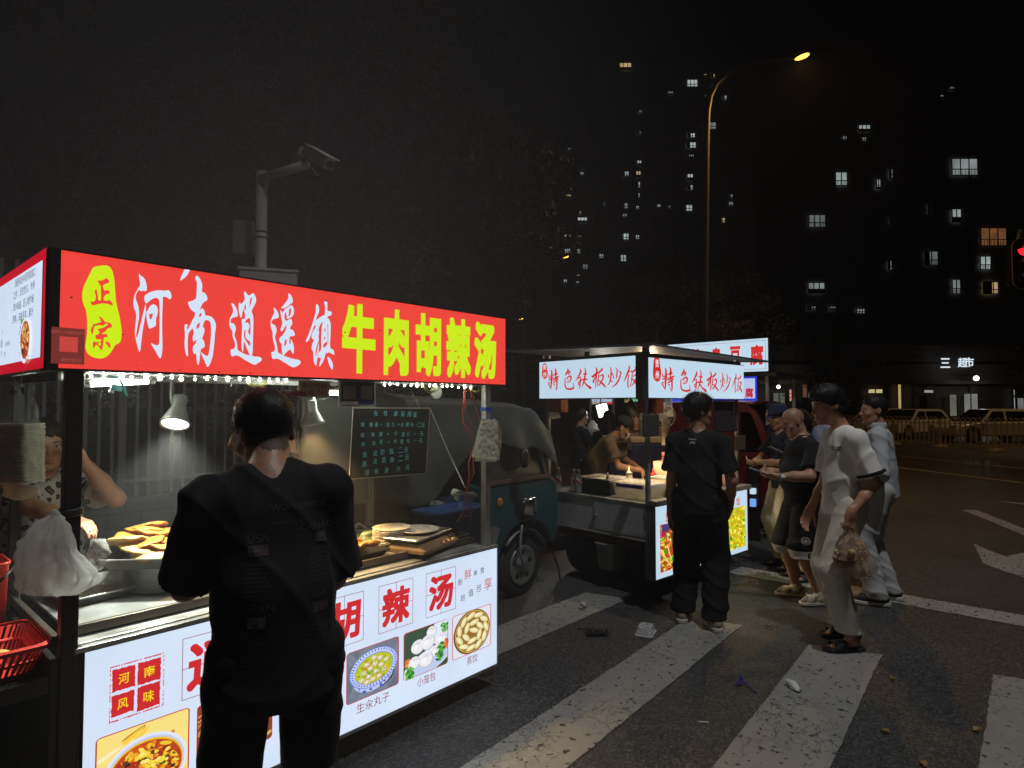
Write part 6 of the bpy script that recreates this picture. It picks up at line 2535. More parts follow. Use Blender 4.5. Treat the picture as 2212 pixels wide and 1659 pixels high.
mb.lathe([(.0,-.03),(.05,-.02),(.056,0),(.056,.01),(0,.012)],q_,20,rotz(TH - math.pi / 2) @ rot_axis((1,0,0),math.radians(90)))
mb.build('shell',DARK,rl,True)
mb = MB()
mb.lathe([(.048,.013),(0,.02)],q_,20,rotz(TH - math.pi / 2) @ rot_axis((1,0,0),math.radians(90)))
mb.build('lens',glow('bulb_amber',(1.0,.62,.22),2.2,False),rl,True)
mb = MB()
mb.tube([q_,q_ + V(0,0,.5)],.006,6)
mb.build('bracket',DARK,rl)
lamp('lamp_light','POINT',tuple(L2(.9,.7,1.98)),(1.0,.74,.44),12.0,None,.06,parent=rl)
# pads hung on the posts
for (cc,sx,sz,yy,lb) in (((910,607),90,135,-.03,'dark grey cloth pad hung on the corner post of the second cart'),((1448,712),58,88,-.03,'small wooden tag board hung by a cord right of the standing customer')):
 P_ = hit2(*c8(*cc),y=yy)
 Pw,Ph = hit2(*c8(cc[0] + sx,cc[1]),y=yy)[0] - P_[0],P_[2] - hit2(*c8(cc[0],cc[1] + sz),y=yy)[2]
 pd = thing('hanging_pad',lb,'pad',tuple(L2(*P_)))
 mb = MB2()
 mb.bb(P_[0] - Pw / 2,yy - .01,P_[2] - Ph / 2,P_[0] + Pw / 2,yy + .01,P_[2] + Ph / 2)
 mb.build('pad',pbr('pad_cloth' if sx > 60 else 'pad_wood',(.06,.052,.045) if sx > 60 else (.10,.07,.045),.8,0,.3,30,.4),pd,bevel=.008)
 mb = MB2()
 mb.tube([V(P_[0] - Pw * .3,yy,P_[2] + Ph / 2),V(P_[0],yy + .02,P_[2] + Ph / 2 + .14),V(P_[0] + Pw * .3,yy,P_[2] + Ph / 2)],.003,5)
 mb.build('cord',DARK,pd)
gq0,gq1 = hit2(*c8(1340,470),y=.05),hit2(*c8(1432,640),y=.05)
gl = thing('glass_screen','dark framed glass screen under the right end of the front sign','screen',tuple(L2(*gq0)))
mb = MB2()
x0,x1,z0,z1 = gq0[0] - .16,gq1[0] - .02,gq1[2],1.70
mb.bb(x0,.045,z0,x1,.055,z0 + .012)
mb.bb(x0,.045,z1 - .012,x1,.055,z1)
mb.bb(x0,.045,z0,x0 + .012,.055,z1)
mb.bb(x1 - .012,.045,z0,x1,.055,z1)
mb.build('frame',DARK,gl)
mb = MB2()
mb.bb(x0 + .013,.048,z0 + .013,x1 - .013,.052,z1 - .013)
mb.build('pane',pbr('smoked_glass',(.05,.055,.07),.12,alpha=.72),gl)
# shelf of take-away boxes on the right
for k in range(4):
 mb = MB2()
 mb.bb(1.22 + .01 * k,.30,1.05 + .062 * k,1.44 + .01 * k,.5,1.108 + .062 * k)
 tag(mb.build('takeaway_box',pbr('kraft_%d' % (k % 2),((.50,.38,.2),(.45,.08,.05))[k == 1],.5),None,bevel=.006),
  ('brown card box lowest in the pile behind the chilli jar','red card box second from below behind the chilli jar','brown card box third from below behind the chilli jar','brown card box topmost behind the chilli jar')[k],'card box')
mb = MB2()
mb.bb(1.18,.28,1.02,1.52,.54,1.045)
mb.bb(1.47,.38,.816,1.50,.41,1.02)
tag(mb.build('rack_shelf',STEEL2),'small steel shelf holding card boxes behind the chilli jar','shelf')

# ================================================================ red three-wheeler and the stalls farther along
RED = pbr('dark_red_paint',(.10,.008,.010),.3,.1,.2,5,spec=.6)
XR = 7.7
def rx(a,b):
 return PX(*c8(a,b),XR)


rt = thing('red_tricycle','dark red three-wheel truck with a big side window behind the second cart','tricycle truck',(8.2,3.3,0))
mb = MB()
def yz(pts):
 return [(rx(*q)[1],rx(*q)[2]) for q in pts]


def side_prism(pts,x0,dx,hole=None):
 v,f = fill_outline(yz(pts),[yz(hole)] if hole else [],0)
 n_ = len(v)
 mb = MB()
 mb.add([V(x0,a,b) for a,b in v] + [V(x0 + dx,a,b) for a,b in v],list(f) + [tuple(n_ + i for i in g_)[::-1] for g_ in f])
 for loop in [yz(pts)] + ([yz(hole)] if hole else []):
  m_ = len(loop)
  mb.add([V(x0,a,b) for a,b in loop] + [V(x0 + dx,a,b) for a,b in loop],[(i,(i + 1) % m_,m_ + (i + 1) % m_,m_ + i) for i in range(m_)])
 return mb


out = [(930,520),(960,480),(1100,468),(1440,472),(1500,486),(1540,520),(1590,620),(1640,780),(1655,880),(1655,1180),(1440,1185),(1440,800),(930,780)]
win = [(1445,528),(1500,525),(1520,545),(1560,650),(1600,770),(1445,768)]
side_prism(out,XR,.05,win).build('cab_side',RED,rt,bevel=.006)
side_prism(out,XR + 1.05,.05,win).build('cab_side',RED,rt,bevel=.006)
mb = MB()
mb.sheet(lambda a,b: V(XR + 1.1 * b,rx(940 + 600 * a,480)[1],1.66 + .02 * math.sin(a * 3.1) + .03 * math.sin(b * 3.1)),10,8)
mb.build('roof',RED,rt,True,thick=.02)
mb = MB()
q = yz([(1440,790),(1652,880),(1655,1180),(1440,1185)])
mb.bb(XR + .051,min(a for a,b in q),.35,XR + 1.05,max(a for a,b in q),.98)
mb.build('cab_floor',pbr('cab_dark',(.02,.015,.015),.6),rt)
mb = MB()
for yy in (rx(1600,1180)[1] + .05,rx(1000,900)[1]):
 mb.tube([V(XR + .45,yy,.26),V(XR + .46,yy,.26),V(XR + .58,yy,.26),V(XR + .59,yy,.26)],[.2,.26,.26,.2],22)
mb.build('wheel',RUBBER,rt,True)
mb = MB()
mb.tube(smooth_path([rx(905,830),rx(915,770),rx(960,742),rx(1040,738)]),.03,10)
mb.tube(smooth_path([rx(1370,740),rx(1395,790),rx(1400,880)]),.03,10)
mb.build('roll_bar',pbr('bar_red',(.28,.03,.025),.35),rt,True)
mb = MB()
mb.tube(smooth_path([rx(1630,800),rx(1648,790),rx(1660,800)]),.012,6)
mb.ball(rx(1665,830) + V(-.1,-.02,0),(.03,.07,.05),12,8)
mb.build('mirror',BLACK,rt,True)
wbd = thing('white_board','white board standing behind the open window of the red truck','board',(8.1,2.9,0))
mb = MB()
a_,b_ = PX(*c8(1450,530),9.0),PX(*c8(1585,690),9.0)
mb.bb(9.0,b_[1],b_[2],9.03,a_[1],a_[2])
mb.build('panel',pbr('board_white',(.55,.55,.54),.6),wbd)
mb = MB()
mb.bb(9.031,b_[1] + .05,0,9.06,b_[1] + .09,a_[2])
mb.bb(9.031,a_[1] - .09,0,9.06,a_[1] - .05,a_[2])
mb.build('leg',STEEL2,wbd)

fs = thing('snack_stall','snack stall with a big white lit roof sign for stinky tofu in red','food stall',(8.8,3.4,0))
XS = 8.3
def sx(cf,a,b,X=XS):
 return PX(*cf(a,b),X)


cT = crop(2570,1350,4.1736)
tl,br = sx(cT,422,95),sx(cT,2100,560)
zt,zb = (sx(cT,2093,40)[2] + sx(cT,422,95)[2]) / 2,sx(cT,2100,560)[2]
mb = MB()
mb.lit(XS,br[1],zb,XS + .07,tl[1],zt,'-x')
fsS = mb.build('sign_board',[PANEL2,BOXM],fs)
mb = MB()
for (z,zz) in ((zb + .03,zb + .034),(zt - .034,zt - .03)):
 mb.bb(XS - .0015,br[1] + .03,z,XS - .0005,tl[1] - .03,zz)
for y in (br[1] + .03,tl[1] - .034):
 mb.bb(XS - .0015,y,zb + .03,XS - .0005,y + .004,zt - .03)
mb.build('border_line',INK_DRED,fsS)
mb = MB()
for ch,x0,x1 in (('油',480,620),('炸',810,1020),('臭',1150,1320),('豆',1460,1640),('腐',1795,2020)):
 a_,b_ = sx(cT,x0,300)[1],sx(cT,x1,300)[1]
 put_box(mb,ch,V(XS - .002,(a_ + b_) / 2,(zb + zt) / 2),abs(a_ - b_),(zt - zb) * .62,V(0,-1,0),EZ,.035)
mb.build('lettering',INK2,fsS)
mb = MB()
mb.bb(XS - .06,br[1] - .12,zb - .07,XS + 1.2,tl[1] + .2,zb - .02)
mb.build('roof',DARK,fs)
for (x,y) in ((XS + .02,br[1] + .02),(XS + .02,tl[1] - .02),(XS + 1.1,br[1] + .02),(XS + 1.1,tl[1] - .02)):
 mb = MB()
 mb.bb(x - .02,y - .02,0.0,x + .02,y + .02,zb - .071)
 mb.build('post',STEEL2,fs)
b1,b2 = sx(cT,1690,655,XS - .1),sx(cT,1915,1105,XS - .1)
mb = MB()
mb.bb(XS - .1,b2[1],b2[2],XS - .05,b2[1] + 1.7,b1[2])
mb.mi[-6:] = [0,1,1,1,1,1]
bs = mb.build('hanging_sign',[glow('sign_blue',lin((28,52,220)),.8,True),BOXM],fs)
mb = MB()
mb.bb(XS - .102,b2[1] + .025,b2[2] + .07,XS - .1005,b2[1] + 1.66,b1[2] - .025)
mb.build('sign_face',glow('face_lilac',lin((186,200,236)),.95,False),bs)
mb = MB()
a_,b_,= sx(cT,1715,925,XS - .1),sx(cT,1852,925,XS - .1)
wd = a_[1] - b_[1]
for i,ch in enumerate('腐豆臭炸油'):
 put_box(mb,ch,V(XS - .104,(a_[1] + b_[1]) / 2 + i * wd * 1.6,a_[2]),wd,wd * 1.2,V(0,-1,0),EZ,.03)
mb.build('lettering',glow('ink_crimson',lin((200,20,50)),.9,False),bs)
mb = MB()
for k in range(34):
 mb.bb(XS - .1015,b2[1] + .05 * k,b2[2] + .01,XS - .1005,b2[1] + .05 * k + .006,b2[2] + .06)
mb.build('grid_print',glow('grid_blue',lin((80,110,240)),.9,False),bs)
mb = MB()
mb.bb(XS + .1,br[1] + .05,.05,XS + 1.1,tl[1] - .05,.85)
mb.build('counter',DARK,fs,bevel=.01)
# lit edge of a further panel low beside the red truck
lp_ = thing('lit_panel','narrow white and blue lit panel low beside the red truck','lit panel',tuple(PD(1645,1090,7.4)))
mb = MB()
for (v0,v1,mcol) in ((985,1022,0),(1050,1098,1)):
 a_,b_ = PX(*c8(1507,v0),7.55),PX(*c8(1537,v1),7.55)
 mb.m = mcol
 mb.bb(7.55,b_[1],b_[2],7.6,a_[1],a_[2])
mb.build('face',[glow('lp_white',lin((200,225,250)),.9,True),glow('lp_blue',lin((120,170,250)),.9,True)],lp_)
mb = MB()
mb.bb(7.601,b_[1] - .03,0.0,7.65,a_[1] + .03,1.0)
mb.build('stand',DARK,lp_)

# stall seen through the second cart: lit boards, flood lamp, dark counter
f4 = thing('noodle_stall','dim far stall with a picture sign, seen through the second cart','food stall',tuple(PD(*c8(650,640),10.5) * V(1,1,0)))
def d4(a,b,dep=10.5):
 return PD(*c8(a,b),dep)


def facing(mb,a,b,dep,th=.05,dd=0.0):
 """an upright board square to the street's cross direction between two readings"""
 P,Q = d4(*a,dep),d4(*b,dep)
 ux = (Q - P) * V(1,1,0)
 w_ = np.linalg.norm(ux)
 ux = ux / w_
 nn = V(ux[1],-ux[0],0)
 mb.prism([(0,Q[2] - P[2]),(w_,Q[2] - P[2]),(w_,0),(0,0)],P + nn * dd,ux,EZ,-nn * th)
 return P,ux,w_,P[2] - Q[2],nn


mb = MB()
P,ux,w_,h_,nn = facing(mb,(540,400),(684,478),10.5)
f4s = mb.build('sign_board',glow('f4_white',lin((170,190,215)),.8,True),f4)
mb = MB()
put_line(mb,'凉皮肉夹馍',P + ux * w_ * .5 - EZ * h_ * .45 + nn * .002,h_ * .34,ux,EZ,.01,w_ * .86)
mb.build('lettering',glow('f4_ink',lin((60,30,40)),.8,False),f4s)
p = Pic(P - EZ * h_ - EX * 0,ux * w_,EZ * h_ * .34,nn,8)
p.poly([(.4,0),(1,0),(1,.5),(.4,.5)],(190,40,35))
p.scatter(30,.2,.4,.2,.4,[(150,120,70),(90,130,50),(180,90,50)],.03,.07)
p.mb.build('printed_band',PRINT,f4s)
mb = MB()
P,ux,w_,h_,nn = facing(mb,(755,435),(842,462),10.5)
mb.build('green_sign',glow('f4_green',lin((110,200,160)),.6,True),f4)
mb = MB()
P,ux,w_,h_,nn = facing(mb,(495,675),(720,690),10.3,.8)
mb.build('counter',STEEL2,f4)
for a_ in ((505,690),(700,690)):
 P = d4(*a_,10.3)
 mb = MB()
 mb.cyl(P,P * V(1,1,0) + V(0,0,.0),.02,8)
 mb.build('leg',STEEL2,f4)
mb = MB()
P = d4(545,400,10.5)
mb.cyl(P,P * V(1,1,0),.025,8)
P = d4(684,400,10.5)
mb.cyl(P,P * V(1,1,0),.025,8)
mb.build('post',STEEL2,f4)
fl = thing('flood_lamp','bright white flood lamp hanging in the stall beyond the second cart','lamp',tuple(d4(620,515,10)))
P = d4(620,515,10.0)
RFl = rotz(TH - math.pi / 2) @ rot_axis((0,1,0),-.25)
mb = MB()
mb.box(P,(.17,.01,.20),RFl)
mb.build('lens',glow('flood_lens',(1.0,.98,.86),7,True),fl,bevel=.02)
mb = MB()
mb.box(P + RFl @ V(0,.04,0),(.2,.06,.24),RFl)
mb.tube([P + V(0,.04,.1),P + V(0,.04,.9)],.01,6)
mb.build('housing',DARK,fl)
lamp('lamp_light','SPOT',tuple(P - FH * .06),(1,.95,.82),40,tuple(P - FH * 2 - EZ * 1.5),.08,120,.6,fl)
P = d4(562,612,10)
fb2 = thing('plastic_bag','small white bag hanging under the flood lamp of the far stall','plastic bag',tuple(P))
rows = [(P + RT * -.01 + EZ * .1,P + RT * .01 + EZ * .1,.02),(P - RT * .08 + EZ * .03,P + RT * .08 + EZ * .03,.1),(P - RT * .1 - EZ * .06,P + RT * .1 - EZ * .06,.1),(P - RT * .06 - EZ * .12,P + RT * .06 - EZ * .12,.06)]
bag('bag',densify(rows,4),.1,film('white_film',(.6,.6,.58),.9,.4),fb2,3,24,.02,14)
bn = thing('cloth_banner','white banner with blue writing hung beyond the fan','banner',tuple(d4(990,462,8)))
mb = MB()
P,ux,w_,h_,nn = facing(mb,(942,440),(1040,495),8,.004)
bno = mb.build('cloth',pbr('banner_cloth',(.5,.52,.55),.7),bn)
mb = MB()
put_line(mb,'烤面筋',P + ux * w_ * .5 - EZ * h_ * .28 + nn * .002,h_ * .3,ux,EZ,.02,w_ * .8)
put_line(mb,'砂锅',P + ux * w_ * .5 - EZ * h_ * .68 + nn * .002,h_ * .3,ux,EZ,.02,w_ * .7)
mb.build('lettering',pbr('banner_ink',(.03,.06,.2),.6),bno)

# ================================================================ people: one continuous body surface each, clothes and hair as children
class Field:
 """signed distance on a grid; shapes blend smoothly, then a mesh is drawn through the zero level"""

 def __init__(s,lo,hi,h):
  s.lo = np.asarray(lo,float) - 3 * h
  s.h = h
  s.n = np.ceil((np.asarray(hi,float) + 3 * h - s.lo) / h).astype(int) + 1
  s.d = np.full(s.n,0.25,np.float32)

 def win(s,lo,hi,pad):
  a = np.clip(np.floor((np.asarray(lo) - pad - s.lo) / s.h).astype(int),0,s.n - 1)
  b = np.clip(np.ceil((np.asarray(hi) + pad - s.lo) / s.h).astype(int) + 1,1,s.n)
  if np.any(b <= a):
   return None,None
  ax = [s.lo[i] + s.h * np.arange(a[i],b[i],dtype=np.float32) for i in range(3)]
  P = np.stack(np.meshgrid(*ax,indexing='ij'),-1).astype(np.float32)
  return (slice(a[0],b[0]),slice(a[1],b[1]),slice(a[2],b[2])),P

 def mix(s,sl,q,k,op):
  a = s.d[sl]
  if op == 'u':
   if k <= 0:
    s.d[sl] = np.minimum(a,q)
   else:
    t = np.clip(.5 + .5 * (a - q) / k,0,1)
    s.d[sl] = a * (1 - t) + q * t - k * t * (1 - t)
  else:
   q = -q
   t = np.clip(.5 - .5 * (a - q) / max(k,1e-4),0,1)
   s.d[sl] = a * (1 - t) + q * t + k * t * (1 - t)

 def cap(s,a,b,r1,r2=None,k=.02,flat=None,fs=1.0,op='u',off=0.0):
  """tapered limb from a to b; flat: axis along which it is squashed by fs"""
  a,b = np.asarray(a,float),np.asarray(b,float)
  r2 = r1 if r2 is None else r2
  R_ = max(r1,r2) + off
  sl,P = s.win(np.minimum(a,b) - R_,np.maximum(a,b) + R_,k + .03)
  if sl is None:
   return s
  ab = b - a
  L_ = max(ab @ ab,1e-9)
  pa = P - a.astype(np.float32)
  t = np.clip(pa @ ab.astype(np.float32) / L_,0,1)
  v = pa - t[...,None] * ab.astype(np.float32)
  if flat is not None:
   f = unit(flat).astype(np.float32)
   c = v @ f
   v = v + (c * (fs - 1))[...,None] * f
  q = np.sqrt((v * v).sum(-1)) - (r1 + (r2 - r1) * t) - off
  if flat is not None:
   q = q / (1 + .35 * (fs - 1))
  s.mix(sl,q,k,op)
  return s

 def ell(s,c,r,R=None,k=.02,op='u',off=0.0):
  c,r = np.asarray(c,float),np.asarray(r,float) + off
  m = r.max()
  sl,P = s.win(c - m,c + m,k + .03)
  if sl is None:
   return s
  p_ = P - c.astype(np.float32)
  if R is not None:
   p_ = p_ @ np.asarray(R,np.float32)
  k0 = np.sqrt(((p_ / r) ** 2).sum(-1))
  k1 = np.sqrt(((p_ / (r * r)) ** 2).sum(-1)) + 1e-6
  s.mix(sl,k0 * (k0 - 1) / k1,k,op)
  return s

 def keep(s,n_,c,wob=0.0):
  """cut away everything where n.p > c"""
  ax = [s.lo[i] + s.h * np.arange(s.n[i],dtype=np.float32) for i in range(3)]
  q = n_[0] * ax[0][:,None,None] + n_[1] * ax[1][None,:,None] + n_[2] * ax[2][None,None,:] - c
  if wob:
   q = q + wob * (np.sin(ax[0] * 210)[:,None,None] * np.cos(ax[2] * 170)[None,None,:] + np.sin(ax[1] * 150)[None,:,None] * .7 + np.sin(ax[0] * 90 + 1)[:,None,None] * .6)
  s.d = np.maximum(s.d,q.astype(np.float32))
  return s

 def ripple(s,fn):
  ax = [s.lo[i] + s.h * np.arange(s.n[i],dtype=np.float32) for i in range(3)]
  X,Y,Z = np.meshgrid(*ax,indexing='ij')
  s.d = s.d + fn(X,Y,Z).astype(np.float32)
  return s

 def mesh(s,relax=1):
  d = s.d
  d[0],d[-1],d[:,0],d[:,-1],d[:,:,0],d[:,:,-1] = .1,.1,.1,.1,.1,.1
  ins = d < 0
  c = ins[:-1,:-1,:-1].astype(np.int8)
  tot = np.zeros(tuple(s.n - 1),np.int8)
  for i in (0,1):
   for j in (0,1):
    for k in (0,1):
     tot += ins[i:i + s.n[0] - 1,j:j + s.n[1] - 1,k:k + s.n[2] - 1]
  act = (tot > 0) & (tot < 8)
  idx = np.full(act.shape,-1,np.int64)
  cells = np.argwhere(act)
  idx[act] = np.arange(len(cells))
  acc = np.zeros((len(cells),3))
  cnt = np.zeros(len(cells))
  co = [(i,j,k) for i in (0,1) for j in (0,1) for k in (0,1)]
  for a in co:
   for ax in range(3):
    if a[ax]:
     continue
    b = list(a)
    b[ax] = 1
    da = d[cells[:,0] + a[0],cells[:,1] + a[1],cells[:,2] + a[2]]
    db = d[cells[:,0] + b[0],cells[:,1] + b[1],cells[:,2] + b[2]]
    m = (da < 0) != (db < 0)
    t = np.where(m,da / np.where(m,da - db,1),0)
    p_ = np.tile(np.array(a,float),(len(cells),1))
    p_[:,ax] += t
    acc[m] += p_[m]
    cnt[m] += 1
  v = s.lo + s.h * (cells + acc / cnt[:,None])
  quads = []
  for ax in range(3):
   o1,o2 = [(1,2),(2,0),(0,1)][ax]
   n_ = s.n
   lo_ = [slice(1,n_[0] - 1),slice(1,n_[1] - 1),slice(1,n_[2] - 1)]
   lo_[ax] = slice(0,n_[ax] - 1)
   hi_ = list(lo_)
   hi_[ax] = slice(1,n_[ax])
   A,B = ins[tuple(lo_)],ins[tuple(hi_)]
   for flip,m in ((False,A & ~B),(True,~A & B)):
    e = np.argwhere(m)
    if not len(e):
     continue
    off = np.array([1,1,1])
    off[ax] = 0
    e = e + off
    d1,d2 = np.zeros(3,int),np.zeros(3,int)
    d1[o1],d2[o2] = 1,1
    q = [idx[tuple((e - a * d1 - b * d2).T)] for a,b in ((1,1),(0,1),(0,0),(1,0))]
    q = np.stack(q if not flip else q[::-1],1)
    quads.append(q)
  f = np.concatenate(quads)
  for _ in range(relax):
   sm = np.zeros_like(v)
   ct = np.zeros(len(v))
   for i in range(4):
    a,b = f[:,i],f[:,(i + 1) % 4]
    np.add.at(sm,a,v[b])
    np.add.at(ct,a,1)
   v = v * .4 + .6 * sm / np.maximum(ct,1)[:,None]
  return v,f


def field_mesh(name,F,mat,parent,R,T,S,relax=1,mats=None):
 v,f = F.mesh(relax)
 w_ = (v * S) @ R.T + T
 off = OFF[parent.name]
 me = bpy.data.meshes.new(name)
 me.vertices.add(len(v))
 me.vertices.foreach_set('co',(w_ - off).astype(np.float32).ravel())
 me.loops.add(4 * len(f))
 me.polygons.add(len(f))
 me.loops.foreach_set('vertex_index',f.astype(np.int32).ravel())
 me.polygons.foreach_set('loop_start',np.arange(0,4 * len(f),4,dtype=np.int32))
 me.polygons.foreach_set('loop_total',np.full(len(f),4,np.int32))
 me.update(calc_edges=True)
 me.validate()
 me.polygons.foreach_set('use_smooth',[True] * len(me.polygons))
 me.materials.append(mat)
 if mats:
  c = v[f].mean(1)
  mi = np.zeros(len(f),np.int32)
  for i,(m_,test) in enumerate(mats):
   me.materials.append(m_)
   mi[test(c)] = i + 1
  if len(me.polygons) == len(mi):
   me.polygons.foreach_set('material_index',mi)
 o = bpy.data.objects.new(name,me)
 COL.objects.link(o)
 o.parent = parent
 OFF[o.name] = off
 return o


def ik(S,W,l1,l2,pole):
 S,W = np.asarray(S,float),np.asarray(W,float)
 d = W - S
 L_ = min(np.linalg.norm(d),(l1 + l2) * .999)
 u = unit(d)
 a = (l1 * l1 - l2 * l2 + L_ * L_) / (2 * L_)
 h = math.sqrt(max(0,l1 * l1 - a * a))
 p_ = np.asarray(pole,float)
 p_ = unit(p_ - u * (p_ @ u))
 return S + u * a + p_ * h,S + u * L_


SKIN = pbr('skin',(.42,.225,.14),.48,0,.10,14,.15,120,sub=.12)
SKIN_D = pbr('skin_tan',(.34,.18,.11),.45,0,.10,14,.15,120,sub=.12)
HAIR = strand('hair_black',(.012,.010,.009))
LIP = pbr('lip',(.33,.135,.095),.42,0,.1)
EYEW = pbr('eye_white',(.55,.52,.48),.25,0,.05)
EYED = pbr('eye_dark',(.015,.01,.008),.15)
STUB = pbr('stubble',(.085,.055,.04),.7,0,.3,90)
BROW = pbr('brow',(.02,.015,.012),.7)


def hand(F,W,fdir,pn,side,curl=.6,k=.006,thumb=.5,spread=.0,pinch=False):
 """palm, four unequal jointed fingers and a thumb from the palm's side"""
 f = unit(fdir)
 n_ = unit(np.asarray(pn,float) - f * (np.asarray(pn,float) @ f))     # out of the palm
 x = np.cross(f,n_) * side                                               # towards the thumb
 base = W + f * .015
 for o_ in (-.026,-.009,.009,.026):
  F.cap(W + x * o_ * .6 + f * .005,W + f * .082 + x * o_,.0145,.0125,.012,n_,1.15)
 F.cap(W - f * .02,W + f * .02,.026,.028,.02,n_,1.35)
 L_ = (.040,.026,.021)
 for i,(o_,sc,cu) in enumerate(((.029,.93,.9),(.010,1.05,1.0),(-.010,1.0,1.08),(-.028,.82,1.18))):
  p_ = W + f * (.086 - .004 * abs(i - 1)) + x * o_
  d = unit(f + x * (o_ * spread * 20))
  a = 0
  r_ = .0092 * (1 if i < 3 else .88)
  for j in range(3):
   a += curl * cu * (.75 if j == 0 else 1.0)
   dd = d * math.cos(a) + n_ * math.sin(a)
   q = p_ + dd * L_[j] * sc
   F.cap(p_,q,r_,r_ * .92,.004)
   p_,r_ = q,r_ * .93
 p_ = W + f * .022 + x * .026
 d = unit(f * .7 + x * (.75 - .55 * thumb) + n_ * (.35 + .75 * thumb))
 q = p_ + d * .040
 F.cap(p_,q,.0135,.011,.010)
 d2 = unit(d * .7 + f * (.55) + n_ * .25 * thumb)
 q2 = q + d2 * .030
 F.cap(q,q2,.0105,.0095,.004)
 F.cap(q2,q2 + unit(d2 + f * .2) * .022,.0092,.008,.004)
 return W + f * .09 + n_ * .03


def person(label,loc,face,H=1.72,lean=0.0,side_lean=0.0,crouch=0.0,head_pitch=0.0,head_yaw=0.0,head_roll=0.0,neck_fwd=0.03,neck=.132,
  wrists=None,poles=None,hands=None,feet=None,twist=0.0,build_=1.0,belly=0.0,top=None,bottom=None,shoes='sneaker',shoe_mat=None,
  hair='short',hair_mat=None,skin=None,vox=.0085,head_only=False,seat=None,eyes=True,group=None,bald_shadow=False,hip_shift=(0,0),z0=0.0,ear=1.0,smile=0.0,fast=False,width=1.0):
 """top = (material, sleeve fraction, looseness, hem z); bottom = (material, hem z, looseness)"""
 skin = skin or SKIN
 R = rotz(math.radians(face) - math.pi / 2)
 S = H / 1.72
 T = np.array([loc[0],loc[1],z0])
 root = thing('person',label,'person',(loc[0],loc[1],z0),group)
 pel = V(hip_shift[0],hip_shift[1],.93 - crouch)
 RL = rot_axis((1,0,0),-lean) @ rot_axis((0,1,0),side_lean)
 tw = rotz(twist)
 up = RL @ V(0,0,1)
 sx_ = RL @ tw @ V(1,0,0)
 sy_ = RL @ tw @ V(0,1,0)
 nb = pel + up * .50                      # neck base
 ch = pel + up * .34
 hd = nb + RL @ V(0,neck_fwd,0) + unit(up * .75 + V(0,0,.35)) * neck + V(0,math.sin(head_pitch) * .02,0)
 RHd = RL * 0 + rotz(head_yaw) @ rot_axis((1,0,0),-head_pitch) @ rot_axis((0,1,0),head_roll)
 W_ = width
 sh = [nb - up * .092 + sx_ * (.168 * W_ * s_) + sy_ * -.01 for s_ in (-1,1)]
 wrists = wrists or [(-.27,.02,.80),(.27,.02,.80)]
 poles = poles or [(-.4,-1,-.2),(.4,-1,-.2)]
 el,wr_ = [],[]
 for i in (0,1):
  e,q = ik(sh[i],wrists[i],.285,.25,poles[i])
  el.append(e)
  wr_.append(q)
 feet = feet or [(-.10,0.0,-.15),(.10,0.0,.15)]      # x, y, toe-out angle
 hips = [pel + V(-.088,0,-.02),pel + V(.088,0,-.02)]
 ank = [V(f_[0],f_[1],.085) for f_ in feet]
 kn = []
 for i in (0,1):
  k_,a_ = ik(hips[i],ank[i],.43,.43,V(feet[i][0] * .3,1,0))
  kn.append(k_)
  ank[i] = a_
 pts = np.array([pel,nb,hd] + sh + el + wr_ + kn + ank)
 lo,hi = pts.min(0) - .24,pts.max(0) + .24
 lo[2] = -.01
 lo2,hi2 = lo,hi
 sB = build_
 # ---- skin body
 F = Field(lo,hi,vox)
 F.cap(pel + V(0,0,-.02),pel + up * .16,.125 * sB,.115 * sB,.03,sy_,1.35)
 F.cap(pel + up * .18,nb - up * .13,.118 * sB,.135 * sB,.04,sy_,1.4)
 for i,s_ in ((0,-1),(1,1)):
  F.cap(nb - up * .075 + sx_ * s_ * .06,sh[i],.052,.043,.03)
  F.cap(sh[i],el[i],.044 * sB,.036 * sB,.02)
  F.cap(el[i],el[i] * .55 + wr_[i] * .45,.037 * sB,.035 * sB,.02)
  F.cap(el[i] * .55 + wr_[i] * .45,wr_[i],.035 * sB,.0245,.02)
  F.cap(hips[i],kn[i],.078 * sB,.052 * sB,.04)
  F.cap(kn[i],kn[i] * .62 + ank[i] * .38 + V(0,-.012,0),.05 * sB,.053 * sB,.03)
  F.cap(kn[i] * .62 + ank[i] * .38 + V(0,-.012,0),ank[i],.05 * sB,.033,.03)
  fd = V(math.sin(feet[i][2]),math.cos(feet[i][2]),0)
  F.cap(ank[i] + V(0,0,-.03) - fd * .03,ank[i] + V(0,0,-.055) + fd * .10,.032,.026,.02)
  if shoes in ('slipper',):
   fx = V(fd[1],-fd[0],0)
   for j,(o_,l_,r_) in enumerate(((-.024,.165,.0125),(-.006,.17,.0095),(.01,.165,.009),(.024,.155,.0085),(.036,.142,.008))):
    o2 = o_ * (1 if i == 0 else -1) * -1
    F.cap(ank[i] + V(0,0,-.062) + fd * .10 + fx * o2 * .8,ank[i] + V(0,0,-.067) + fd * l_ + fx * o2,r_ * 1.1,r_,.006)
  h_ = (hands or [{},{}])[i]
  fdir = np.asarray(h_.get('dir',wr_[i] - el[i]),float)
  hand(F,wr_[i],fdir,h_.get('palm',V(-s_,0,0)),(-1 if i == 1 else 1) * (h_.get('flip',1)),h_.get('curl',.45),thumb=h_.get('thumb',.4),spread=h_.get('spread',0))
 # neck and head
 F.cap(nb - up * .03,hd + RHd @ V(0,-.022,-.055),.056 * sB ** .5,.05 * sB ** .5,.025)
 P_ = lambda x,y,z: hd + RHd @ V(x,y,z)
 E_ = lambda c,r,k=.015,op='u': F.ell(P_(*c),r,RHd,k,op)
 E_((0,-.012,.03),(.075,.094,.088))
 E_((0,.028,-.035),(.060,.060,.085),.03)
 E_((0,.040,-.085),(.042,.044,.032),.03)
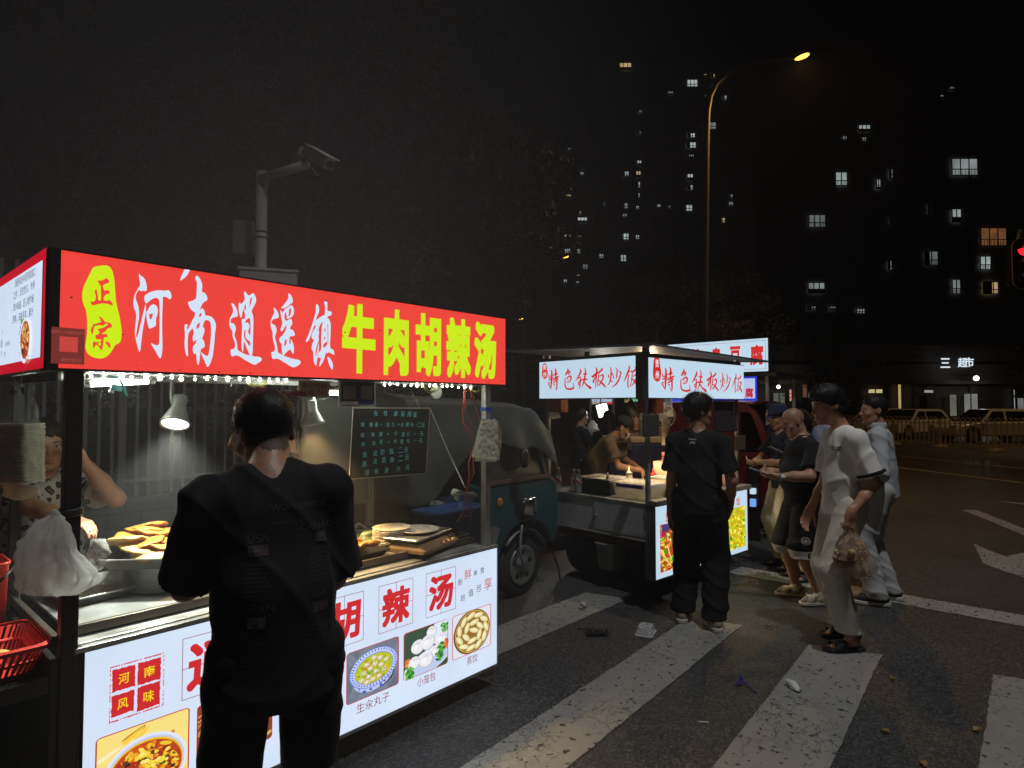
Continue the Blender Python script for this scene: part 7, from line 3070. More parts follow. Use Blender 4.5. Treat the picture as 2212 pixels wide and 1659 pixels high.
 F.cap(P_(-.05,.0,-.06),P_(-.02,.062,-.095),.016,.016,.02)
 F.cap(P_(.05,.0,-.06),P_(.02,.062,-.095),.016,.016,.02)
 E_((0,.080,-.102),(.019,.014,.015),.015)
 F.cap(P_(-.034,.073,.024),P_(.034,.073,.024),.0105,.0105,.014)
 for s_ in (-1,1):
  E_((s_ * .044,.058,-.022),(.022,.020,.019),.02)
  E_((s_ * .031,.096,.004),(.016,.014,.0105),.010,'s')
  E_((s_ * .031,.074,.003),(.0125,.0115,.0105),.004)
  F.ell(P_(s_ * .0755,-.012,-.004),(.010 * ear,.020,.032),RHd @ rotz(s_ * .22),.006)
  F.ell(P_(s_ * .084,-.006,.0),(.006,.011,.018),RHd,.004,'s')
 F.cap(P_(0,.084,.014),P_(0,.101,-.026),.0085,.0115,.012)
 E_((0,.104,-.032),(.0135,.0125,.011),.008)
 for s_ in (-1,1):
  E_((s_ * .0135,.092,-.036),(.0085,.010,.008),.006)
 cw = .021 + .008 * smile
 for s_ in (-1,1):
  F.cap(P_(0,.0905,-.0615),P_(s_ * cw,.078,-.0635 + .006 * smile),.0062,.0035,.006)
  F.cap(P_(0,.089,-.0735 - .004 * smile),P_(s_ * cw * .9,.077,-.067 + .005 * smile),.0070,.0035,.006)
 E_((0,.084,-.083),(.018,.008,.006),.008,'s')
 HI = RHd.T

 def lips(c):
  q = (c - hd) @ HI.T
  return (q[:,1] > .079) & (np.abs(q[:,0]) < cw * .95) & (q[:,2] < -.056) & (q[:,2] > -.0805)
 mats = [(LIP,lips)]
 if hair == 'buzz' or bald_shadow:
  mats.append((HAIR if hair == 'buzz' else SKIN_D,lambda c: (lambda q: (q[:,1] - 1.3 * q[:,2] < -.012) & (q[:,2] > -.075))((c - hd) @ HI.T)))
 if hair in ('short','crop','full'):
  mats.append((STUB,lambda c: (lambda q: (q[:,1] - 1.25 * q[:,2] < .034 + .006 * np.sin(q[:,0] * 160)) & (q[:,2] > -.085) & (q[:,1] < .005) & (np.abs(q[:,0]) < .0735))((c - hd) @ HI.T)))
 field_mesh('body',F,skin,root,R,T,S,1,mats)
 wp = lambda q: (np.asarray(q) * S) @ R.T + T
 if eyes:
  for s_ in (-1,1):
   mb = MB()
   mb.ball(wp(P_(s_ * .031,.0785,.003)),np.array((.0105,.0085,.0058)) * S,12,8,R @ RHd)
   eo = mb.build('eye',EYEW,root,True)
   mb = MB()
   mb.ball(wp(P_(s_ * .031,.0845,.003)),np.array((.0050,.0035,.0052)) * S,10,6,R @ RHd)
   mb.build('iris',EYED,eo,True)
   mb = MB()
   mb.tube([wp(P_(s_ * x,y,z)) for x,y,z in ((.014,.086,.021),(.030,.084,.026),(.047,.072,.022))],[.0028 * S,.0038 * S,.0018 * S],6)
   mb.tube([wp(P_(s_ * x,y,z)) for x,y,z in ((.019,.084,.007),(.031,.0868,.0095),(.044,.078,.006))],.0013 * S,5)
   mb.build('eyebrow',BROW,root,True)
 # ---- hair
 hm = hair_mat or HAIR
 if hair in ('short','full','long','bun','crop'):
  G = Field(hd - .21,hd + .21,max(.006,vox * .8))
  g_ = {'short': .014,'full': .023,'long': .022,'bun': .012,'crop': .008}[hair]
  G.ell(P_(0,-.013,.040),(.0755 + g_ * .75,.095 + g_ * .75,.083 + g_),RHd,.01)
  if hair == 'full':
   G.ell(P_(0,.035,.085),(.066,.062,.040),RHd,.03)
   G.ell(P_(0,-.07,.01),(.076,.05,.075),RHd,.03)
  n_ = RHd @ unit(V(0,1,-1.25))
  G.keep(n_,n_ @ hd + {'full': .010,'short': .006}.get(hair,.0),.006)
  if hair == 'long':
   G.cap(P_(0,-.07,-.02),P_(0,-.11,-.26),.075,.06,.03,RHd @ V(0,1,0),1.5)
  if hair == 'bun':
   G.ell(P_(.0,-.135,.0),(.05,.04,.045),RHd,.015)
  sd = sum(map(ord,label)) % 97
  G.ripple(lambda X,Y,Z: .0018 * np.sin(X * 95 + sd) * np.sin(Y * 80 + 2 * np.sin(Z * 30)) + .003 * np.sin(X * 31 + Z * 23 + sd) * np.sin(Y * 37))
  ho = field_mesh('hair',G,hm,root,R,T,S,0)
  tufts(ho,root,hm,wp(hd),2200 if not fast else 300,(.011 if hair != 'full' else .024) * S,sd)
 # ---- top
 if top:
  tm,sl_f,lo_,hem = top
  Gc = Field(lo,hi,vox)
  Gc.cap(V(pel[0],pel[1],max(hem - .10,pel[2] - .22)),pel + up * .14,.140 * sB + lo_,.134 * sB + lo_ + belly * .3,.03,sy_,1.22)
  if belly:
   Gc.ell(pel + up * .16 + sy_ * .05,(.14 + belly * .4,.10 + belly,.15),R=RL,k=.06)
  Gc.cap(pel + up * .16,nb - up * .15,.126 * sB + lo_ + belly * .3,.136 * sB + lo_ * .45,.04,sy_,1.33)
  for i,s_ in ((0,-1),(1,1)):
   Gc.cap(nb - up * .062 + sx_ * s_ * .05,sh[i] - up * .002,.066 + lo_ * .1,.060 + lo_ * .12,.03)
   e_ = sl_f
   if e_ <= 1:
    q = sh[i] * (1 - e_) + el[i] * e_
    Gc.cap(sh[i],q,.060 + lo_ * .12,.056 + lo_ * .85,.035)
    ud = unit(el[i] - sh[i])
    # square the sleeve's end off
    sl2,PP = Gc.win(q - .11,q + .11,.0)
    if sl2 is not None:
     pl_ = (PP - q.astype(np.float32)) @ ud.astype(np.float32)
     dist = np.sqrt((((PP - q.astype(np.float32)) - pl_[...,None] * ud.astype(np.float32)) ** 2).sum(-1))
     m = (dist < .095) & (pl_ > -.03)
     a = Gc.d[sl2]
     far = ((PP - ((pel + nb) / 2).astype(np.float32)) @ sx_.astype(np.float32)) * s_ > .13 * sB + lo_ * .5
     a[m & far] = np.maximum(a[m & far],pl_[m & far])
     Gc.d[sl2] = a
   else:
    Gc.cap(sh[i],el[i],.060 + lo_ * .12,.050 + lo_ * .5,.02)
    q = el[i] + (wr_[i] - el[i]) * (e_ - 1)
    Gc.cap(el[i],q,.050 + lo_ * .5,.036 + lo_ * .5,.02)
  sd_ = sum(map(ord,label)) % 13
  Gc.ripple(folds(.0075 + lo_ * .11,sd_,hem))
  Gc.cap(nb + up * .046 + RL @ V(0,.018,0),nb + up * .14 + RL @ V(0,neck_fwd,0),.062,.10,.01,op='s')
  Gc.ell(nb + RL @ V(0,.055,.0),(.05,.04,.035),RL,.01,'s')
  Gc.keep(V(0,.10,-1),-(hem + .01))
  field_mesh('shirt',Gc,tm,root,R,T,S,0)
 # ---- bottom
 if bottom:
  bm_,hemz,lo_ = bottom[:3]
  Gb = Field(V(lo[0],lo[1],-.01),V(hi[0],hi[1],pel[2] + .18),vox)
  Gb.cap(pel + V(0,0,.12),pel + V(0,0,-.03),.118 * sB + lo_ * .3 + belly * .2,.138 * sB + lo_ * .5,.02,sy_,1.28)
  for i in (0,1):
   Gb.cap(hips[i],kn[i],.088 * sB + lo_ * .6,.064 * sB + lo_,.03)
   q = ank[i] + V(0,0,-.02)
   Gb.cap(kn[i],q,.064 * sB + lo_,.050 + lo_ * .95,.02)
  Gb.ripple(folds(.006 + lo_ * .12,sum(map(ord,label)) % 11 + 3,hemz,True))
  Gb.keep(V(0,0,-1),-hemz)
  Gb.keep(V(0,0,1),pel[2] + .13)
  field_mesh('trousers' if hemz < .35 else 'shorts',Gb,bm_,root,R,T,S,0,bottom[3] if len(bottom) > 3 else None)
 # ---- shoes
 sm = shoe_mat or BLACK
 for i in (0,1):
  fd = V(math.sin(feet[i][2]),math.cos(feet[i][2]),0)
  fx = V(fd[1],-fd[0],0)
  a_ = ank[i] * V(1,1,0)
  if shoes == 'sneaker':
   Gs = Field(a_ - V(.2,.2,.0),a_ + V(.2,.24,.17),.006)
   Gs.cap(a_ - fd * .045 + EZ * .055,a_ + fd * .09 + EZ * .048,.042,.040,.02)
   Gs.cap(a_ + fd * .09 + EZ * .042,a_ + fd * .135 + EZ * .035,.042,.032,.02)
   Gs.cap(a_ + EZ * .06,a_ + EZ * .115 - fd * .005,.044,.043,.02)
   Gs.keep(V(0,0,-1),-.026)
   Gs.keep(V(0,0,1),.118)
   so = field_mesh('shoe',Gs,sm,root,R,T,S,1,[(pbr('shoe_panel',(.16,.13,.09),.6),lambda c: (np.sin(((c - a_) @ fd) * 75 + c[:,2] * 60) > .35) & (c[:,2] < .085))] if sm.name.startswith('sneaker') else None)
   mb = MB(R * S,T)
   ol = []
   for t,w2 in ((-.095,.02),(-.085,.034),(-.05,.043),(.0,.041),(.06,.047),(.11,.05),(.15,.042),(.172,.026),(.178,.01)):
    ol.append((t,w2))
   loop = [a_ + fd * t + fx * w2 for t,w2 in ol] + [a_ + fd * t - fx * w2 for t,w2 in ol[::-1]]
   loft(mb,[[q * V(1,1,0) + EZ * .0055 for q in loop],[q * V(1,1,0) + EZ * .034 for q in loop]])
   mb.build('sole',pbr('sole_white',(.52,.48,.40),.6,0,.15),so,bevel=.006)
  else:
   mb = MB(R * S,T)
   ol = ((-.085,.018),(-.07,.036),(-.03,.042),(.03,.042),(.09,.05),(.14,.048),(.17,.032),(.178,.012))
   loop = [a_ + fd * t + fx * w2 for t,w2 in ol] + [a_ + fd * t - fx * w2 for t,w2 in ol[::-1]]
   loft(mb,[[q * V(1,1,0) + EZ * .0055 for q in loop],[q * V(1,1,0) + EZ * .030 for q in loop]])
   so = mb.build('slipper',sm,root,bevel=.008)
   mb = MB(R * S,T)
   mb.sheet(lambda p_,q_: a_ + fd * (.045 + .075 * q_) + fx * (.051 * math.cos(math.pi * p_)) + EZ * (.022 + .052 * math.sin(math.pi * p_) ** .7 - .012 * q_),14,5)
   mb.build('strap',sm,so,True,thick=.006)
 return root,dict(R=R,T=T,S=S,hd=hd,RH=RHd,P=lambda x,y,z: wp(hd + RHd @ V(x,y,z)),wp=wp,wr=[wp(q) for q in wr_],el=[wp(q) for q in el],nb=wp(nb),pel=wp(pel),up=R @ up)


def folds(amp,sd,hem,leg=False):
 """cloth folds: soft ridges that run and fork over the surface"""
 def fn(X,Y,Z):
  w_ = 1.5 * np.sin(5.3 * Z + 4.1 * X + sd) + 1.2 * np.sin(6.1 * Y - 4.2 * Z + 2 * sd)
  if leg:
   r1 = 1 - np.abs(np.sin(8 * Z + 5 * X + 3 * Y + 1.4 * w_))
   r2 = 1 - np.abs(np.sin(17 * Z - 9 * Y + 6 * X + w_ + 2))
   low = np.clip((hem + .32 - Z) * 4,0,1)
   r3 = np.sin(34 * Z + 5 * X + 6 * Y + w_) * low
   return -amp * (r1 ** 3 * .9 + r2 ** 3 * .4 + .35 * r3 - .3)
  r1 = 1 - np.abs(np.sin(6.5 * X + 4 * Y - 3.0 * Z + 1.2 * w_))
  r2 = 1 - np.abs(np.sin(9 * Z + 6 * X - 5 * Y + 1.6 * w_ + 1))
  r3 = 1 - np.abs(np.sin(19 * X - 12 * Z + 11 * Y + w_))
  return -amp * (r1 ** 2.5 * .8 + r2 ** 4 * .8 + r3 ** 3 * .35 - .5)
 return fn


def tufts(ho,root,mat,c,n_,L_,seed):
 """short hairs standing off the surface so the outline is not a smooth shell"""
 r = random.Random(seed)
 me = ho.data
 off = OFF[root.name]
 mb = MB()
 m = len(me.polygons)
 for _ in range(n_):
  p_ = me.polygons[r.randrange(m)]
  q = np.array(p_.center) + off
  nn = np.array(p_.normal)
  if nn @ unit(q - c) < .2:
   continue
  d = unit(nn + V(r.gauss(0,.5),r.gauss(0,.5),r.gauss(.1,.5)))
  s_ = unit(np.cross(d,V(r.gauss(0,1),r.gauss(0,1),r.gauss(0,1)))) * .0006
  l_ = L_ * r.uniform(.4,1.3)
  mb.add([q - s_ - nn * .003,q + s_ - nn * .003,q + d * l_ * .6 + s_ * .5,q + d * l_],[(0,1,2,3)])
 if mb.v:
  mb.build('stray_hair',mat,ho)


def cloth(name,col,rough=.85,var=.12,vs=10):
 return pbr(name,col,rough,0,var,vs,.10,220,spec=.25)


def phone(label,c,R_,lit=(.55,.62,.7)):
 t = thing('mobile_phone',label,'phone',tuple(c))
 mb = MB(R_,np.asarray(c))
 mb.box((0,0,0),(.074,.155,.008))
 mb.build('phone_case',BLACK,t,bevel=.004)
 mb = MB(R_,np.asarray(c))
 mb.bb(-.033,-.072,.0043,.033,.072,.0048)
 mb.build('screen',glow('phone_screen',lit,.8,True),t)
 return t

# ---------------------------------------------------------------- the individuals
def tl(P,loc,face,H,z0=0.0):
 R = rotz(math.radians(face) - math.pi / 2)
 return R.T @ (np.asarray(P) - V(loc[0],loc[1],z0)) / (H / 1.72)


BLK = cloth('black_cotton',(.012,.012,.014))
BLK2 = cloth('black_trouser',(.010,.010,.011))
NAVY = cloth('navy_cotton',(.016,.017,.030))
WHT = cloth('white_cotton',(.76,.74,.69),var=.06)
CRM = cloth('cream_trouser',(.66,.62,.54),var=.08)
WGREY = cloth('work_grey',(.40,.41,.42),var=.1)
WGREY2 = cloth('work_trouser',(.46,.46,.45),var=.1)
BEI = cloth('beige_trouser',(.42,.36,.26))
BLUE = cloth('blue_denim',(.06,.11,.28))
LBLUE = cloth('pale_blue',(.34,.37,.52))
OLIVE = cloth('olive_cotton',(.20,.17,.11))
WSHIRT = cloth('offwhite_shirt',(.46,.41,.36))
SNK = pbr('sneaker_cream',(.42,.38,.28),.6,0,.3,25)
SLIP = pbr('slipper_black',(.014,.014,.016),.6)
SLIPN = pbr('slipper_navy',(.018,.022,.05),.6)


def leopard():
 m,n,b = _new('leopard_print')
 N,L = n.nodes,n.links
 tc = N.new('ShaderNodeTexCoord')
 nzx = N.new('ShaderNodeTexNoise')
 nzx.inputs['Scale'].default_value = 26
 L.new(tc.outputs['Object'],nzx.inputs['Vector'])
 av = N.new('ShaderNodeVectorMath')
 av.operation = 'MULTIPLY_ADD'
 av.inputs[1].default_value = (.035,.035,.035)
 L.new(nzx.outputs['Color'],av.inputs[0])
 L.new(tc.outputs['Object'],av.inputs[2])
 vo = N.new('ShaderNodeTexVoronoi')
 vo.inputs['Scale'].default_value = 27
 L.new(av.outputs[0],vo.inputs['Vector'])
 rp = N.new('ShaderNodeValToRGB')
 rp.color_ramp.interpolation = 'CONSTANT'
 els = rp.color_ramp.elements
 els[0].position,els[0].color = 0,(.16,.15,.14,1)
 els[1].position,els[1].color = .17,(.012,.012,.013,1)
 e = els.new(.40)
 e.color = (.50,.47,.44,1)
 L.new(vo.outputs['Distance'],rp.inputs['Fac'])
 L.new(rp.outputs['Color'],b.inputs['Base Color'])
 b.inputs['Roughness'].default_value = .8
 _M['leopard_print'] = m
 return m


# 1 customer in front, back to us
fl_,ff = (.895,1.69),68
fm,I1 = person('person in a black printed t-shirt and glasses leaning at the red cart, back turned',fl_,ff,H=1.785,lean=.12,side_lean=-.05,head_pitch=.45,head_yaw=.38,neck_fwd=.075,neck=.088,
    wrists=[(-.07,.34,1.12),(.10,.34,1.05)],poles=[(-.55,-.1,-.9),(.35,-.7,-.8)],hands=[{'palm': (0,-.3,1),'dir': (.4,.9,.2),'curl': .7},{'palm': (0,-.2,1),'dir': (-.4,.9,.1),'curl': .6}],
    feet=[(-.13,.0,-.2),(.12,-.02,.25)],top=(BLK,.92,.032,.80),bottom=(BLK2,.535,.016),shoes='sneaker',shoe_mat=BLACK,hair='short',build_=.98,vox=.008,skin=SKIN_D,width=.95)
sh_ob = [c for c in fm.children if c.name.startswith('shirt')][0]


def on_surface(parent,obj,mb,O,ux,uy,dirn,name,mat,lift=.0018):
 """lays flat print (x, y in metres on ux, uy at O) on a surface along dirn"""
 me = obj.data
 off = OFF[obj.name]
 bv = BVHTree.FromPolygons([Vector(np.array(q.co) + off) for q in me.vertices],[tuple(p_.vertices) for p_ in me.polygons])
 out,bad = [],set()
 for i,q in enumerate(mb.v):
  h_ = bv.ray_cast(Vector(q),Vector(dirn),2.0)
  if h_[0] is None:
   bad.add(i)
   out.append(q)
  else:
   out.append(tuple(np.array(h_[0]) - np.asarray(dirn) * lift))
 fs = [(f_,c_) for f_,c_ in zip(mb.f,mb.c) if not any(i in bad for i in f_)]
 m2 = MB()
 m2.v = out
 m2.f = [f_ for f_,c_ in fs]
 m2.c = [c_ for f_,c_ in fs]
 m2.mi = [0] * len(m2.f)
 return m2.build(name,mat,parent)


bk_ = I1['R'] @ V(0,1,0)
lf_ = I1['R'] @ V(1,0,0)
O_ = I1['nb'] - bk_ * .6
prt = MB()
prt.col = (.034,.034,.035)
for s_,x,z,h_ in (('WORLDWIDE',.075,-.115,.018),('WORLD TOUR',.04,-.158,.009),('USA',-.035,-.195,.022),('CANADA',.135,-.178,.020),('JAPAN',-.04,-.375,.022),('U.K.',.13,-.36,.020)):
 put_line(prt,s_,O_ + lf_ * x + EZ * z,h_,lf_,EZ,.004)
for x,z0_,ls in ((-.035,-.26,('LOS ANGELES.CA','SAN FRANCISCO.CA','SAN DIEGO.CA','CHICAGO.IL','HOUSTON.TX','NEW YORK.NY','PHOENIX.AZ','MIAMI.FL','ATLANTA.GA')),(.135,-.243,('TORONTO.ON','VANCOUVER.BC','MONTREAL.QC','CALGARY.AB','OTTAWA.ON','EDMONTON.AB','WINNIPEG.MB','HAMILTON.ON')),(-.04,-.455,('TOKYO','YOKOHAMA','OSAKA','NAGOYA','SAPPORO','KOBE','KYOTO','FUKUOKA')),(.13,-.44,('LONDON','BIRMINGHAM','LEEDS','GLASGOW','SHEFFIELD','BRADFORD'))):
 for k,s_ in enumerate(ls):
  put_line(prt,s_,O_ + lf_ * (x - .035) + EZ * (z0_ - .0112 * k),.0068,lf_,EZ,.002,align='l')
on_surface(fm,sh_ob,prt,O_,lf_,EZ,bk_,'shirt_print',printed('shirt_ink',.8))
prt = MB()


def grid_rect(mb,c,w_,h_,n=6):
 for i in range(n):
  for j in range(n):
   a,b = -.5 + i / n,-.5 + j / n
   mb.add([c + lf_ * w_ * x + EZ * h_ * y for x,y in ((a,b),(a + 1 / n,b),(a + 1 / n,b + 1 / n),(a,b + 1 / n))],[(0,1,2,3)])


for x,z,kind_ in ((-.035,-.225,'us'),(.135,-.210,'ca'),(-.04,-.41,'jp'),(.13,-.395,'uk')):
 c = O_ + lf_ * x + EZ * z
 if kind_ == 'us':
  for k in range(7):
   prt.col = (.06,.018,.018) if k % 2 == 0 else (.045,.045,.045)
   grid_rect(prt,c + EZ * (.0125 - k * .0042),.052,.0041,3)
 elif kind_ == 'ca':
  prt.col = (.06,.018,.018)
  grid_rect(prt,c - lf_ * .013,.009,.028,2)
  grid_rect(prt,c + lf_ * .013,.009,.028,2)
  prt.col = (.045,.045,.045)
  grid_rect(prt,c,.0168,.028,2)
 elif kind_ == 'jp':
  prt.col = (.055,.055,.055)
  grid_rect(prt,c,.044,.030,3)
 else:
  prt.col = (.02,.02,.04)
  grid_rect(prt,c,.044,.028,3)
on_surface(fm,sh_ob,prt,O_,lf_,EZ,bk_,'flag_print',printed('shirt_ink'))
prt = MB()
prt.col = (.07,.018,.018)
c = O_ + lf_ * -.04 + EZ * -.41
prt.add([c + lf_ * .008 * math.cos(k * .524) + EZ * .008 * math.sin(k * .524) for k in range(12)],[tuple(range(12))])
c = O_ + lf_ * .13 + EZ * -.395
grid_rect(prt,c,.044,.005,4)
grid_rect(prt,c,.006,.028,4)
on_surface(fm,sh_ob,prt,O_,lf_,EZ,bk_,'flag_print',printed('shirt_ink'),.0026)
mb = MB()
for s_ in (-1,1):
 mb.tube([I1['P'](s_ * .082,-.03,.012),I1['P'](s_ * .080,.04,.014),I1['P'](s_ * .066,.10,.008)],.0016,6)
 mb.tube([I1['P'](s_ * .034 + .027 * math.cos(a),.106 - .004 * abs(math.cos(a)),-.004 + .022 * math.sin(a)) for a in np.linspace(0,6.283,20)[:-1]],.0013,5,closed=True)
mb.tube([I1['P'](-.008,.108,.002),I1['P'](0,.11,.004),I1['P'](.008,.108,.002)],.0013,5)
mb.build('glasses',pbr('gold_wire',(.6,.36,.12),.25,1,.05),fm,True)

# 2 seller in a leopard blouse
vl,vf,vH = (.718,3.594),262,1.615
ve,I2 = person('person selling food in a black and white leopard blouse, one hand raised to her cheek',vl,vf,H=vH,lean=.06,head_pitch=.10,head_yaw=.16,head_roll=.06,
    wrists=[tl(PD(176,992,2.80),vl,vf,vH),tl(PD(205,1142,2.55),vl,vf,vH)],poles=[(-.8,.3,-1),(1,-.3,-.5)],
    hands=[{'palm': (.9,.2,0),'dir': (.25,-.25,1),'curl': 1.0},{'palm': (-.2,.2,-1),'dir': tl(PD(240,1152,2.53),vl,vf,vH) - tl(PD(205,1142,2.55),vl,vf,vH),'curl': .5,'thumb': .8}],
    top=(leopard(),.55,.030,.80),bottom=(BLK2,.08,.02),shoes='sneaker',hair='short',build_=1.12,belly=.03,vox=.0075)
mb = MB()
ap = cloth('apron_black',(.02,.02,.022))
cb2 = bag('film_bag',densify([(PD(205,1165,2.47) - .01 * RT,PD(225,1165,2.47),.03),(PD(188,1200,2.47),PD(235,1195,2.47),.06),(PD(185,1235,2.47),PD(222,1230,2.47),.05)],4),.1,film('held_film',(.6,.6,.56),.35,.15),None,6,26,.015,22)
tag(cb2,'crinkled clear plastic bag held under the seller\'s hand','plastic bag')

# 3 helper behind the customer's head, hair tied up with a clip
h3 = PD(622,930,3.75)
hp,I3 = person('person with tied up dark hair and a gold clip behind the leaning customer',(h3[0],h3[1]),160,H=1.64,head_pitch=.25,top=(NAVY,.6,.02,.85),bottom=(BLK2,.08,.02),hair='bun',vox=.012,fast=True,eyes=False)
mb = MB()
mb.tube([I3['P'](.035 * math.cos(a),-.135 + .0 * a,.03 + .03 * math.sin(a)) for a in np.linspace(0,6.28,14)[:-1]],.006,6,closed=True)
mb.build('hair_clip',pbr('clip_gold',(.45,.33,.06),.3,.5),hp,True)

# 4 cook at the second cart
cl_,cf_,cH = (5.73,3.93),-57,1.68
ck,I4 = person('person cooking in an olive t-shirt, dark cap and face mask, bent over the second cart',cl_,cf_,H=cH,lean=.62,head_pitch=.55,head_yaw=-.1,neck_fwd=.05,
    wrists=[tl(V(5.98,3.42,.95),cl_,cf_,cH),tl(V(5.86,3.34,.95),cl_,cf_,cH)],poles=[(-1,-.2,-.5),(.5,-.6,-.8)],
    hands=[{'palm': (.5,0,-1),'curl': .5},{'palm': (0,.1,-1),'dir': (0,.45,-.6),'curl': .6}],top=(OLIVE,.72,.03,.80),bottom=(BLK2,.08,.02),hair='crop',vox=.0085,feet=[(-.11,-.05,-.2),(.11,.05,.2)])
mb = MB()
Rh = I4['R'] @ I4['RH']
hc = I4['P'](0,-.01,.03)
s4 = I4['S']
mb.sheet(lambda a,b: hc + Rh @ (V(.088 * math.cos(6.283 * a),.108 * math.sin(6.283 * a),0) * math.cos(b * 1.5) + V(0,-.004,.108 * math.sin(b * 1.5) + .012)) * s4,30,9,True)
cpo = mb.build('cap',cloth('cap_black',(.02,.018,.016)),ck,True,thick=.003)
mb = MB()
mb.sheet(lambda a,b: hc + Rh @ V(.075 * math.sin((a - .5) * 2.6),.085 * math.cos((a - .5) * 2.6) + .07 * b * math.cos((a - .5) * 2.6),.018 - .012 * b) * s4,14,4)
mb.build('cap_peak',cloth('cap_black',(.02,.018,.016)),cpo,True,thick=.004)
mb = MB()
mb.sheet(lambda a,b: I4['P'](.066 * math.sin((a - .5) * 2.5),.045 + .062 * math.cos((a - .5) * 2.2) + .010 * math.sin(b * 3.1),-.012 - .098 * b),16,8)
mk = mb.build('face_mask',pbr('mask_white',(.55,.60,.58),.7,0,.04,30,.3),ck,True,thick=.002)
mb = MB()
for s_ in (-1,1):
 for z in (-.02,-.09):
  mb.tube([I4['P'](s_ * .062,.07,z),I4['P'](s_ * .083,.01,(z - .05) / 2),I4['P'](s_ * .085,-.02,.0)],.0016,5)
mb.build('ear_loop',pbr('mask_white',(.55,.60,.58)),mk)
mb = MB()
for s_ in (-1,1):
 mb.tube([I4['nb'] + I4['R'] @ V(s_ * .07,-.02,.01),I4['nb'] + I4['R'] @ V(s_ * .075,.1,-.08)],.008,6)
mb.build('apron_strap',BLACK,ck,True)

# 5 customer standing at the second cart, small chest mark on his back
rl_,rf = PZ(1512,1350)[:2],14
rm_,I5 = person('person in plain black t-shirt and trousers standing before the second cart, hands lowered',rl_,rf,H=1.765,head_yaw=-.85,head_pitch=.05,wrists=[(-.215,.02,.80),(.205,.10,.86)],poles=[(-.3,-1,0),(.5,-1,0)],
    hands=[{'palm': (1,0,0),'curl': .5},{'palm': (-1,.2,0),'curl': .3}],feet=[(-.13,.04,-.05),(.11,-.04,-.5)],top=(BLK,.78,.032,.82),bottom=(BLK2,.075,.04),shoes='sneaker',shoe_mat=pbr('sneaker_taupe',(.30,.25,.20),.6,0,.25,25),hair='full',vox=.0085,width=1.0,skin=SKIN_D)
sh5 = [c for c in rm_.children if c.name.startswith('shirt')][0]
bk5,lf5 = I5['R'] @ V(0,1,0),I5['R'] @ V(1,0,0)
prt = MB()
prt.col = (.62,.63,.65)
O5 = I5['nb'] - bk5 * .6 - EZ * .085 * 1.0
put_line(prt,'Reebok',O5 - lf5 * .02 + EZ * .014,.014,lf5,EZ,.01)
for pts in ([(-.018,.0),(.020,-.016),(.022,-.012),(-.004,.001)],[(.02,.0),(-.022,-.017),(-.024,-.013),(.006,.001)],[(.008,-.002),(.022,.0),(.020,-.003)]):
 prt.add([O5 + lf5 * (x - .02) + EZ * (z - .006) for x,z in pts],[tuple(range(len(pts)))])
on_surface(rm_,sh5,prt,O5,lf5,EZ,bk5,'shirt_logo',printed('shirt_ink'))

# 6 bald man with a phone
bl_,bf,bH = PZ(1745,1297)[:2],131,1.665
ph_ = PD(1640,1018,5.0)
bm6,I6 = person('person with a bald head in black t-shirt and shorts looking down at a phone',bl_,bf,H=bH,lean=.07,head_pitch=.42,neck_fwd=.055,build_=1.24,belly=.085,width=1.06,
    wrists=[tl(PD(1672,1028,5.05) - FH * .06,bl_,bf,bH),tl(PD(1682,1020,5.15) + FH * .08,bl_,bf,bH)],poles=[(-.8,-.6,-.8),(.8,-.6,-.8)],
    hands=[{'palm': (.7,0,.7),'dir': (.25,.9,.15),'curl': .7},{'palm': (-.7,0,.7),'dir': (-.2,.95,.1),'curl': .7}],
    feet=[(-.12,-.04,-.15),(.12,.05,.15)],top=(BLK,.80,.030,.80),bottom=(BLK2,.395,.035,[(cloth('hem_white',(.42,.40,.37)),lambda c: c[:,2] < .47)]),shoes='sneaker',shoe_mat=SNK,hair='none',vox=.0085,bald_shadow=True)
mb = MB()
RW = I6['R']
for s_ in (-1,1):
 pass
w6 = I6['wr'][0]
d6 = unit(I6['wr'][0] - I6['el'][0])
x6 = unit(np.cross(d6,EZ))
R6 = np.stack([x6,np.cross(d6,x6),d6],1)
mb.lathe([(.031,-.011),(.0335,-.009),(.0335,.009),(.031,.011)],w6 - d6 * .03,20,R6)
wt = mb.build('wristwatch',pbr('watch_strap',(.20,.20,.19),.3,.7),bm6,True)
mb = MB()
q = w6 - d6 * .03 - FH * .036
mb.cyl(q + FH * .004,q - FH * .008,.019,18)
mb.build('watch_face',pbr('watch_face',(.7,.7,.66),.2),wt,True)
phone('dark phone held out in both hands by the bald man',ph_,I6['R'] @ rot_axis((1,0,0),.35))
Sh6 = [c for c in bm6.children if c.name.startswith('shorts')][0]
prt = MB()
prt.col = (.02,.02,.02)
O6 = I6['wp'](V(-.105,.0,.435)) - FH * .5
for k in range(8):
 put_box(prt,'IT'[k % 2],O6 + RT * (-.085 + .024 * k),.018,.042,RT,EZ,.02)
on_surface(bm6,Sh6,prt,O6,RT,EZ,FH,'hem_lettering',printed('shirt_ink'))
prt = MB()
prt.col = (.40,.38,.35)
O6 = I6['wp'](V(-.105,.11,.56)) - FH * .5
for r0,r1 in ((.034,.029),(.022,.017),(.009,.0)):
 for k in range(16):
  a0,a1 = k * math.pi / 8,(k + 1) * math.pi / 8
  prt.add([O6 + RT * (r * math.cos(a)) + EZ * (r * math.sin(a)) for r,a in ((r0,a0),(r0,a1),(r1,a1),(r1,a0))],[(0,1,2,3)])
on_surface(bm6,Sh6,prt,O6,RT,EZ,FH,'badge_print',printed('shirt_ink'))

